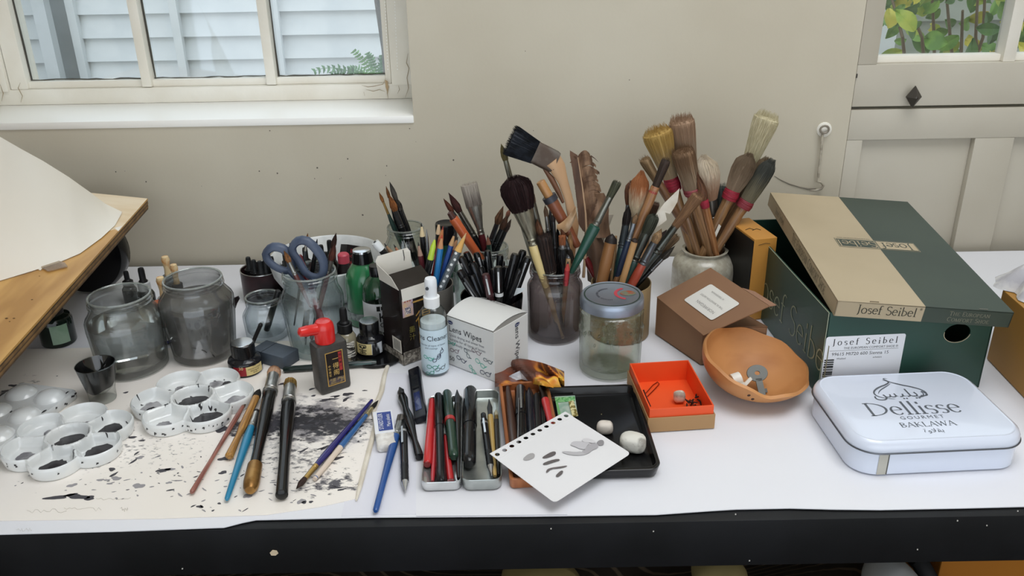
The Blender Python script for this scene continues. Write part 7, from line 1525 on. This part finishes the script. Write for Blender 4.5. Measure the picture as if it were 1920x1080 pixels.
obj('brown_edge', M().tube([W(x, y, Yh-.004) for x, y in ((1020, 316), (1034, 335), (1046, 358), (1056, 380))], [.002, .004, .0035, .002], 8), mat('#6e4a34', .5), hk2)
# wood shaving curl
def shav(u, v):
    x = 1044+36*u; y = 421-34*u**1.6+(6+20*math.sin(u*2.6))*v; return W(x, y, jN.y-.016-.010*math.sin(v*3)*u)
tag(obj('wood_shaving', M().grid(shav, 16, 8), mat('#cdb092', .6, c2='#b08c66', sc=60), solid=.0006), 'pale curled wood shaving in front of the feather', 'shaving')
# feather
fe = thing('feather', 'tall brown striped feather with a pale quill standing in the smoky jar', 'feather', W(1098, 470, jN.y+.02)); Yf = jN.y+.020
def qf(t_):
    pl = [(1094, 520), (1100, 440), (1098, 400), (1092, 350), (1083, 293)]; s5 = t_*4; i = min(3, int(s5)); f = s5-i; a, b_ = pl[i], pl[i+1]; return (a[0]+(b_[0]-a[0])*f, a[1]+(b_[1]-a[1])*f)
obj('quill', M().tube([W(*qf(i/16), Yf) for i in range(17)], [.0022-.0017*i/16 for i in range(17)], 8), mat('#c8a888', .4), fe)
fm1 = mat('#6a4c38', .6, c2='#4e3628', sc=60, stretch=(1, 1, .3)); fm2 = mat('#5f4534', .6, c2='#9a7a60', sc=70, stretch=(1.5, 1, .4), lo=.45, hi=.62)
rq = random.Random(9); m = M(); m_ = M()
for i in range(60):
    t_ = .28+.72*i/59; q0_ = qf(t_)
    def pt(dx, dy, dY=0): return W(q0_[0]+dx, q0_[1]+dy, Yf+dY)
    wl = -15*(.96+.04*rq.random())*(1 if t_ > .35 else (t_-.2)/.15)
    m.add([pt(0, 3), pt(0, -2), pt(wl, -9-rq.uniform(0, 2), .001), pt(wl, -3, .001)], [(0, 1, 2, 3)])
for i in range(62):
    t_ = .34+.66*i/61; q0_ = qf(t_); wmax = 34 if t_ < .9 else 30; wr_ = wmax*(1-max(0, (t_-.93))*1.5)*(.8+.25*rq.random()); rise = 22+rq.uniform(-4, 6)-8*t_; pts = []
    n = 7
    L1, R1 = [], []
    for k in range(n+1):
        u = k/n; x = q0_[0]+wr_*u; y = q0_[1]-rise*math.sin(u*1.8)*1.0+14*u*u; dY = -.006*math.sin(u*3)+.0012*(i % 3)
        L1.append(W(x, y, Yf+dY)); R1.append(W(x, y+11*(1-u*.55), Yf+dY+.001))
    m_.add(L1+R1, [(k, n+1+k, n+2+k, k+1) for k in range(n)])
obj('left_vane', m, fm1, fe, solid=.0002)['kind'] = 'stuff'; obj('right_vane', m_, fm2, fe, solid=.0002)['kind'] = 'stuff'
m = M()
for i, (a, b_, c_) in enumerate((((1083, 294), (1092, 290), (1105, 285)), ((1080, 297), (1077, 293), (1074, 295)), ((1108, 292), (1115, 297), (1122, 304)), ((1072, 303), (1069, 305), (1068, 304)))): m.tube([W(*a, Yf), W(*b_, Yf-.003), W(*c_, Yf-.002)], [.0009, .0005, .0001], 4)
obj('loose_barbs', m, fm1, fe)['kind'] = 'stuff'
# dried leaf / bark curl behind the feather
def bark(u, v): 
    x = 1103+4*(1-v)+u*(43-4*(1-v))*(.45+.55*math.sin(math.pi*min(.5, .1+v)))-6*math.sin(v*3); y = 362+v*84; return W(x, y, Yf+.012-.020*math.sin(u*math.pi)*(1-.3*v)+.004*math.sin(v*9))
tag(obj('bark_curl', M().grid(bark, 12, 14), mat('#8d6f57', .6, c2='#6e5340', sc=30, stretch=(3, 1, .5), bump=.3), solid=.001), 'brown curled piece of bark standing behind the feather', 'bark')
def bark2(u, v): x = 1100+u*40*(.6+.4*math.sin(min(1.5, v*3))); y = 436+v*90+8*math.sin(u*3); return W(x+(v-.5)*6, y, Yf+.016-.022*math.sin(u*math.pi))
tag(obj('bark_curl', M().grid(bark2, 12, 14), mat('#7a604c', .65, c2='#5f4839', sc=26, stretch=(1, 1, .3), bump=.3), solid=.001), 'lower brown bark curl between the feather and the tan cup', 'bark')
def pale(u, v): x = 1128+u*(22-14*v); y = 402+v*60; return W(x-8*v, y, Yf+.028-.006*math.sin(u*3))
tag(obj('pale_shaving', M().grid(pale, 6, 8), mat('#cfc4b2', .6), solid=.0006), 'pale cream shaving behind the feather, right side', 'shaving')
A, B = lean((1098, 483), (1120, 525), V(W(1120, 560, 1.12).x, 1.13, T), .04, 0, .0); segpen(A, B, 'red_stick', 'dark red lacquered stick between the smoky jar and the tan cup', 'stick', [('shaft', '#6e1f22', 0, .3, [(0, 0), (.0045, 0), (.0052, .9), (.004, 1), (0, 1)])])
# ================================================================ TAN CUP
bt = P(1161, 622); s_ = S(bt)*.96; Rt = 57*s_; htn = hz(bt, 528)
t = thing('tan_cup', 'tan cardboard cylinder packed with brushes, behind the lidded jar', 'cup', bt)
obj('cup_wall', M().lathe([(0, 0), (Rt*.99, 0), (Rt, .001), (Rt, htn), (Rt*.965, htn), (Rt*.965, .003), (0, .003)], 48), mat('#a08a66', .6, c2='#8f7a58', sc=12), t, local=True)
rows(bt, Rt*.86, 'brushes in the tan cardboard cylinder', [
 ((1203, 326), (1173, 515), 'fluffy orange and white goat-hair brush, tallest of the tan cup', dict(dy=(.01, .01), hl=.058, fl=.024, rr=.0128, rf=.0042, kb=.45, shape='mop', tipc=('#dccdb0', '#a5683e'), cf='#9aa0a8', ch='#4a3a30', n=300)),
 ((1183, 341), (1163, 512), 'scruffy reddish-brown brush behind the fluffy one', dict(dy=(.03, .025), hl=.030, fl=.030, rr=.0070, rf=.0036, kb=.5, shape='mop', cb='#7a4c34', cf='#8a9096', ch='#26303c')),
 ((1179, 387), (1157, 520), 'dark-tipped round brush with a tarnished ferrule and green handle', dict(dy=(-.008, -.006), hl=.024, fl=.034, rr=.0056, rf=.0056, cb='#241c1a', cf='#3c4448', ch='#1c3c3c', rh=.0062)),
 ((1250, 299), (1160, 516), 'long wooden brush with a red thread band and dark hair', dict(dy=(.0, -.012), hl=.040, fl=.001, rr=.0062, rf=.0058, kb=.7, shape='fan', cb='#3f2e24', ch='#a07650', wood='#8a6040', rh=.0062, band='#b02c3c', bl_=.018, butt=.8, bulge=.9)),
 ((1229, 380), (1186, 512), 'brown flat-haired brush half hidden behind the olive brush', dict(dy=(.02, .02), hl=.022, fl=.02, rr=.0066, rf=.0044, kb=.7, shape='fan', cb='#5c4030', cf='#8a9092', ch='#a08060')),
 ((1227, 403), (1176, 518), 'stout olive-haired brush with grey ferrule and dark green handle', dict(dy=(-.022, -.020), hl=.026, fl=.042, rr=.0086, rf=.0072, cb='#34382a', cf='#5c605a', ch='#1b3f38', rh=.0078, shape='mop', kb=.8, bulge=.9)),
 ((1311, 365), (1194, 520), 'long brush with wide ginger-brown hair reaching over the stoneware pot', dict(dy=(-.012, -.010), hl=.052, fl=.045, rr=.0085, rf=.0062, kb=.5, shape='fan', cb='#8a6848', cb2='#6a4c34', cf='#5f625c', ch='#24302c', rh=.006)),
 ((1240, 430), (1186, 530), 'red-orange handled brush with a steel ferrule and tan hair at the right front', dict(dy=(-.030, -.028), hl=.018, fl=.036, rr=.0062, rf=.0056, cb='#9a7a54', cf='#70757a', ch='#a04430', rh=.0064, butt=.8)),
 ((1249, 432), (1190, 525), 'dark maroon-haired brush beside the palette knife', dict(dy=(-.006, -.010), hl=.022, fl=.03, rr=.0062, rf=.0048, cb='#3c2a28', cf='#4e5254', ch='#16181a')),
 ((1268, 440), (1196, 525), 'tan-haired brush leaning low to the right of the tan cup', dict(dy=(.012, .006), hl=.03, fl=.03, rr=.0078, rf=.0055, kb=.6, shape='fan', cb='#7c6244', cf='#3c3e3a', ch='#1c241e')),
 ((1265, 462), (1200, 528), 'thin dark brush lowest of those leaning right', dict(dy=(-.004, -.004), hl=.022, fl=.024, rr=.0046, rf=.003, cb='#3c362e', cf='#77797a', ch='#1c1c1c', rh=.0036)),
 ((1194, 400), (1160, 514), 'slim blue-handled brush with dull silver ferrule in the tan cup', dict(dy=(-.014, -.012), hl=.012, fl=.028, rr=.0040, rf=.0036, cb='#8a6a4a', cf='#9aa2aa', ch='#20304a')),
], rh=.005)
# palette knife / white quill, notched twig, ragged wooden pen
pk = thing('white_quill', 'white pointed feather quill blade rising from the tan cup', 'feather', W(1240, 420, bt.y-.012)); Yk = bt.y-.016
ol = [(1274, 353), (1270, 378), (1262, 392), (1256, 401), (1247, 398), (1250, 412), (1240, 420), (1232, 425), (1222, 448), (1208, 478), (1200, 500), (1196, 498), (1206, 470), (1218, 436), (1222, 425), (1228, 404), (1245, 381)]
obj('quill_blade', M().slab([W(x, y, Yk) for x, y in ol][::-1], .0008), mat('#ddd8cc', .5, c2='#c9c0b0', sc=40), pk, smooth=0)
A, B = lean((1214, 447), (1188, 520), bt, Rt*.8, -.02, -.024); segpen(A, B, 'wooden_stick', 'bare tan wooden stick under the white quill', 'stick', [('shaft', '#a47c52', 0, .5, [(0, 0), (.004, 0), (.0048, .9), (.003, 1), (0, 1)])])
A, B = lean((1190, 452), (1166, 530), bt, Rt*.8, -.034, -.034); t = segpen(A, B, 'notched_stick', 'pale square stick with a dark cut end at the front of the tan cup', 'stick', [('shaft', '#b58c5c', 0, .55, [(0, 0), (.0042, 0), (.0046, .97), (.0046, .99), (.0030, 1), (0, 1)]), ('ink_end', '#2a1e18', 0, .6, [(0, .992), (.0049, .992), (.0047, 1.02), (.002, 1.05), (0, 1.05)])])
A, B = lean((1148, 440), (1130, 520), bt, Rt*.86, -.01, -.016); t = segpen(A, B, 'carved_stick', 'thick orange-brown carved stick with a blackened end at the left of the tan cup', 'stick', [('shaft', '#8f6238', 0, .55, [(0, 0), (.0075, 0), (.0085, .5), (.0080, .8), (.0085, .86), (0, .86)]), ('charred_end', '#1e1715', 0, .6, [(0, .859), (.0086, .86), (.0075, .93), (.003, .99), (0, 1.02)])])
A, B = lean((1155, 442), (1148, 520), bt, Rt*.84, .006, .0); segpen(A, B, 'wooden_stick', 'thin pale wooden stick beside the carved stick', 'stick', [('shaft', '#bb9468', 0, .5, [(0, 0), (.0026, 0), (.0028, .9), (.0015, 1), (0, 1)])])
# ================================================================ STONEWARE POT
Yp = 1.215; rimc_ = W(1322, 466, Yp); hp = rimc_.z-T; bp_ = V(rimc_.x, Yp, T); sp = S(rimc_); r1 = 43*sp; r2 = 59*sp
t = thing('stoneware_pot', 'cream glazed stoneware pot holding big bristle brushes', 'pot', bp_)
obj('pot_wall', M().lathe([(0, 0), (r2*.9, 0), (r2*.94, .003), (r2, .02), (r2, hp*.66), (r2*.95, hp*.78), (r2*.82, hp*.87), (r1*.93, hp*.93), (r1*.93, hp*.955), (r1*1.0, hp*.98), (r1, hp*.995), (r1*.96, hp), (r1*.86, hp*.99), (r1*.84, hp*.92), (r2*.88, hp*.72), (r2*.88, .01), (0, .008)], 52, caps=False), mat('#b5b0a0', .22, coat=.5, c2='#a39d8d', sc=120), t, local=True, smooth=60)
RD = '#a5203a'
rows(bp_, r2*.80, 'bristle brushes in the stoneware pot', [
 ((1230, 243), (1296, 462), 'fat bristle brush with golden hair, leftmost in the stoneware pot', dict(dy=(.015, .0), hl=.075, fl=.001, rr=.0215, rf=.0082, kb=.45, shape='fan', tipc=('#a39074', '#b39352'), ch='#94704a', wood='#7a5a3c', rh=.0078, band=RD, bl_=.026, butt=.8, n=420, bulge=.5)),
 ((1277, 222), (1313, 464), 'tallest bristle brush with pinkish tan hair', dict(dy=(.03, .016), hl=.086, fl=.001, rr=.0185, rf=.0090, kb=.62, shape='fan', tipc=('#b3a48e', '#9f8269'), ch='#a27a50', wood='#8a6442', rh=.0080, band=RD, bl_=.030, butt=.9, n=420, bulge=.5)),
 ((1279, 281), (1330, 465), 'tan bristle brush with a faded pink band in front of the tallest', dict(dy=(-.012, -.010), hl=.060, fl=.001, rr=.0160, rf=.0120, kb=.75, shape='fan', tipc=('#a08c74', '#7e6248'), ch='#9a7450', wood='#7e5e40', rh=.0112, band='#a85a60', bl_=.012, butt=.8, n=360, bulge=.9)),
 ((1320, 296), (1345, 455), 'round puffy white goat-hair mop brush with a steel ferrule', dict(dy=(.01, .01), hl=.062, fl=.034, rr=.0190, rf=.0088, kb=.5, shape='mop', tipc=('#b08c70', '#d6c8b2'), cf='#8b8a84', ch='#8a6444', n=420, rh=.0075)),
 ((1308, 325), (1341, 468), 'slim brush with russet hair and a red thread band in front of the puffy mop', dict(dy=(-.022, -.020), hl=.042, fl=.001, rr=.0074, rf=.0058, kb=.75, shape='round', cb='#7c5238', ch='#9e7048', wood='#845634', rh=.0058, band=RD, bl_=.016, butt=.9)),
 ((1207, 297), (1302, 455), 'small tan-haired brush leaning far left from the stoneware pot', dict(dy=(-.01, .0), hl=.045, fl=.001, rr=.0080, rf=.0060, kb=.7, shape='fan', cb='#77603f', cb2='#93795a', ch='#7c5a3e', wood='#6a4a34', rh=.0062, butt=.9)),
 ((1440, 216), (1346, 460), 'long white bristle brush with a red band, tallest at the right', dict(dy=(.02, .010), hl=.078, fl=.001, rr=.0185, rf=.0085, kb=.5, shape='fan', cb='#cfc6a8', cb2='#b0a684', ch='#94704e', wood='#7c5a3c', rh=.0080, band=RD, bl_=.012, butt=.8, n=420)),
 ((1405, 292), (1334, 440), 'brown domed bristle brush with a red band, leaning right', dict(dy=(-.012, -.010), hl=.054, fl=.001, rr=.0160, rf=.0100, kb=.6, shape='mop', tipc=('#94806a', '#6a5844'), ch='#94704c', wood='#785838', rh=.0080, band=RD, bl_=.020, butt=.9, n=380)),
 ((1446, 304), (1347, 462), 'dark grey and tan bristle brush leaning furthest right', dict(dy=(-.014, -.014), hl=.064, fl=.001, rr=.0120, rf=.0095, kb=.8, shape='mop', tipc=('#77705a', '#3a3c36'), ch='#94704c', wood='#7c5a3e', rh=.0074, band='#8a3a44', bl_=.016, butt=.9, n=320)),
 ((1437, 300), (1342, 458), 'brown-haired bristle brush just behind the dark grey one', dict(dy=(.006, .004), hl=.064, fl=.001, rr=.0110, rf=.0090, kb=.85, shape='mop', cb='#7c684c', cb2='#5c4c38', ch='#8a6848', wood='#6e4e36', rh=.0084, band='#8a3a44', bl_=.014, butt=.9, n=260)),
 ((1357, 349), (1350, 450), 'wide dark green nylon brush at the back of the stoneware pot', dict(dy=(.03, .022), hl=.060, fl=.02, rr=.0210, rf=.0120, flat=.35, kb=.8, shape='flat', cb='#2e3633', cb2='#4c5450', cf='#77736a', ch='#6e5a44', n=320)),
 ((1283, 390), (1304, 462), 'plain brown wooden brush handle at the left of the stoneware pot', dict(dy=(.0, -.006), hl=.006, fl=.001, rr=.0050, rf=.0050, cb='#6a4a34', ch='#8a6848', wood='#6e5036', rh=.0068, butt=.9)),
], rh=.006)
tag(obj('white_splinter', M().slab([W(x, y, Yp-.02) for x, y in ((1348, 420), (1352, 424), (1342, 446), (1339, 440))], .0006), mat('#d5d0c4', .6), smooth=0), 'small white paper splinter between the brush handles over the stoneware pot', 'paper')
# ================================================================ UNDER THE TABLE
def stripes():
    m = bpy.data.materials.new('striped_cloth'); m.use_nodes = True; nt = m.node_tree; N = nt.nodes; L = nt.links; b_ = N['Principled BSDF']; b_.inputs['Roughness'].default_value = .9
    tc = N.new('ShaderNodeTexCoord'); w = N.new('ShaderNodeTexWave'); w.wave_type = 'BANDS'; w.bands_direction = 'Z'; w.inputs['Scale'].default_value = 26; w.inputs['Distortion'].default_value = 2.2; w.inputs['Detail'].default_value = 1; w.inputs['Detail Scale'].default_value = .3
    L.new(tc.outputs['Object'], w.inputs[0]); r = N.new('ShaderNodeValToRGB'); r.color_ramp.elements[0].position = .86; r.color_ramp.elements[0].color = lin('#4e4238'); r.color_ramp.elements[1].position = .97; r.color_ramp.elements[1].color = lin('#94826c'); L.new(w.outputs[0], r.inputs[0]); L.new(r.outputs[0], b_.inputs['Base Color']); return m
def cl1(u, v): x = -80+u*1740; y = 1020+v*95; Y = 1.05-.20*v+.035*math.sin(u*11)+.02*math.sin(u*23+v*4); return W(x, y, Y)
tag(obj('striped_cloth', M().grid(cl1, 60, 14), stripes(), solid=.002), 'dark brown pinstriped cloth bundled under the table', 'cloth')
def lumpy(c, rx, ry, rz, s_): 
    m = M(); 
    return m.grid(lambda u, v: c+V(rx*math.cos(2*math.pi*u)*math.sin(math.pi*v)*(1+.08*math.sin(6*u*math.pi+s_)), ry*math.sin(2*math.pi*u)*math.sin(math.pi*v), rz*math.cos(math.pi*v)), 28, 14)
tag(obj('khaki_cushion', lumpy(W(1010, 1100, .84), .05, .05, .035, 1), mat('#857548', .8)), 'khaki rounded bundle poking up left of centre under the table', 'bundle')
tag(obj('khaki_cushion', lumpy(W(1345, 1078, .86), .035, .04, .025, 2), mat('#8a7c50', .8)), 'small khaki bundle at the right of the striped cloth under the table', 'bundle')
tag(obj('white_bag', lumpy(W(1675, 1118, .82), .035, .06, .045, 3), mat('#c4c6c8', .6)), 'pale grey rounded bag under the table beside the orange box', 'bag')
tag(obj('black_strap', M().tube([W(1700, 1030, .88), W(1725, 1055, .84), W(1745, 1090, .82), W(1750, 1140, .81)], .011, 8, flat=.5), mat('#121214', .6)), 'black strap curving between the white bag and the orange box under the table', 'strap')
ch_ = thing('storage_chest', 'dark brown wooden chest under the table carrying the striped cloth', 'chest', V(-.2, 1.03, 0))
cxr = W(1750, 1060, .86).x-.02; cwd = mat('#3a2a1e', .6, c2='#2b1f16', sc=8, stretch=(8, 1, 1))
obj('chest_body', M().box(((cxr-1.25)/2, 1.03, .185), (cxr+1.25, .44, .37)), cwd, ch_, bevel=.004); obj('chest_lid', M().box(((cxr-1.25)/2, 1.03, .385), (cxr+1.27, .46, .028)), cwd, ch_, bevel=.004)
q = V(W(1755, 1060, .86).x, .86, 0)
t = thing('orange_storage_box', 'dark orange box standing under the right end of the table', 'box', V(q.x+.2, 1.0, 0)); hb_ = .56
obj('carton_body', M().box((0, 0, hb_/2), (.4, .30, hb_)), mat('#a86a1c', .5, c2='#9c6016', sc=3), t, local=True, smooth=0, bevel=.002)
obj('carton_edge', M().box((0, 0, hb_+.002), (.404, .304, .004)), mat('#b87a2a', .5), t, local=True, smooth=0)
# finer pieces hang under the part they sit on (thing > part > sub-part)
UNDER = (('cap_top', ('cap',)), ('lead', ('sharpened_wood',)), ('white_dots', ('shaft',)), ('clip', ('cap', 'barrel')), ('slider_rib', ('slider',)), ('nozzle', ('pump_head',)), ('spout', ('spout_cap',)), ('lettering', ('size_label', 'label_cream', 'label', 'emblem_block', 'blue_print')), ('barcode', ('size_label', 'barcode_panel')), ('pictogram', ('label',)), ('rule_line', ('size_label',)), ('label_block', ('label',)),
 ('green_ring', ('lid',)), ('red_ribbon_print', ('lid',)), ('fruit_print', ('lid',)), ('curved_lettering', ('lid',)), ('spectacles_print', ('label', 'carton_body')), ('logo', ('carton_body',)), ('red_strip', ('label',)), ('landscape_print', ('label',)), ('sticker_print', ('hologram_sticker',)), ('emblem_stroke', ('tin_lid',)), ('rolled_rim', ('tin_lid',)), ('inner_line', ('tray_shell',)), ('brass_end', ('handle',)), ('cream_end', ('handle',)), ('seam', ('seam_strip',)), ('thread_band', ('bristles',)), ('end_plug', ('barrel',)), ('end_hole', ('white_end',)), ('blue_window', ('knife_body',)), ('tin_rim', ('tin_wall',)), ('rim', ('body',)), ('dark_spot', ('bowl_shell',)))
for root in [o for o in bpy.data.objects if o.parent is None and o.type == 'EMPTY']:
    ch = list(root.children); byn = {}
    for c in ch: byn.setdefault(c.name.split('.')[0], c)
    for c in ch:
        nm = c.name.split('.')[0]
        for a, tg in UNDER:
            if nm == a:
                for t_ in tg:
                    if t_ in byn and byn[t_] is not c: c.parent = byn[t_]; break
for o in bpy.data.objects:   # small rest: nothing is left without real geometry data
    if o.type == 'EMPTY': o.empty_display_type = 'PLAIN_AXES'
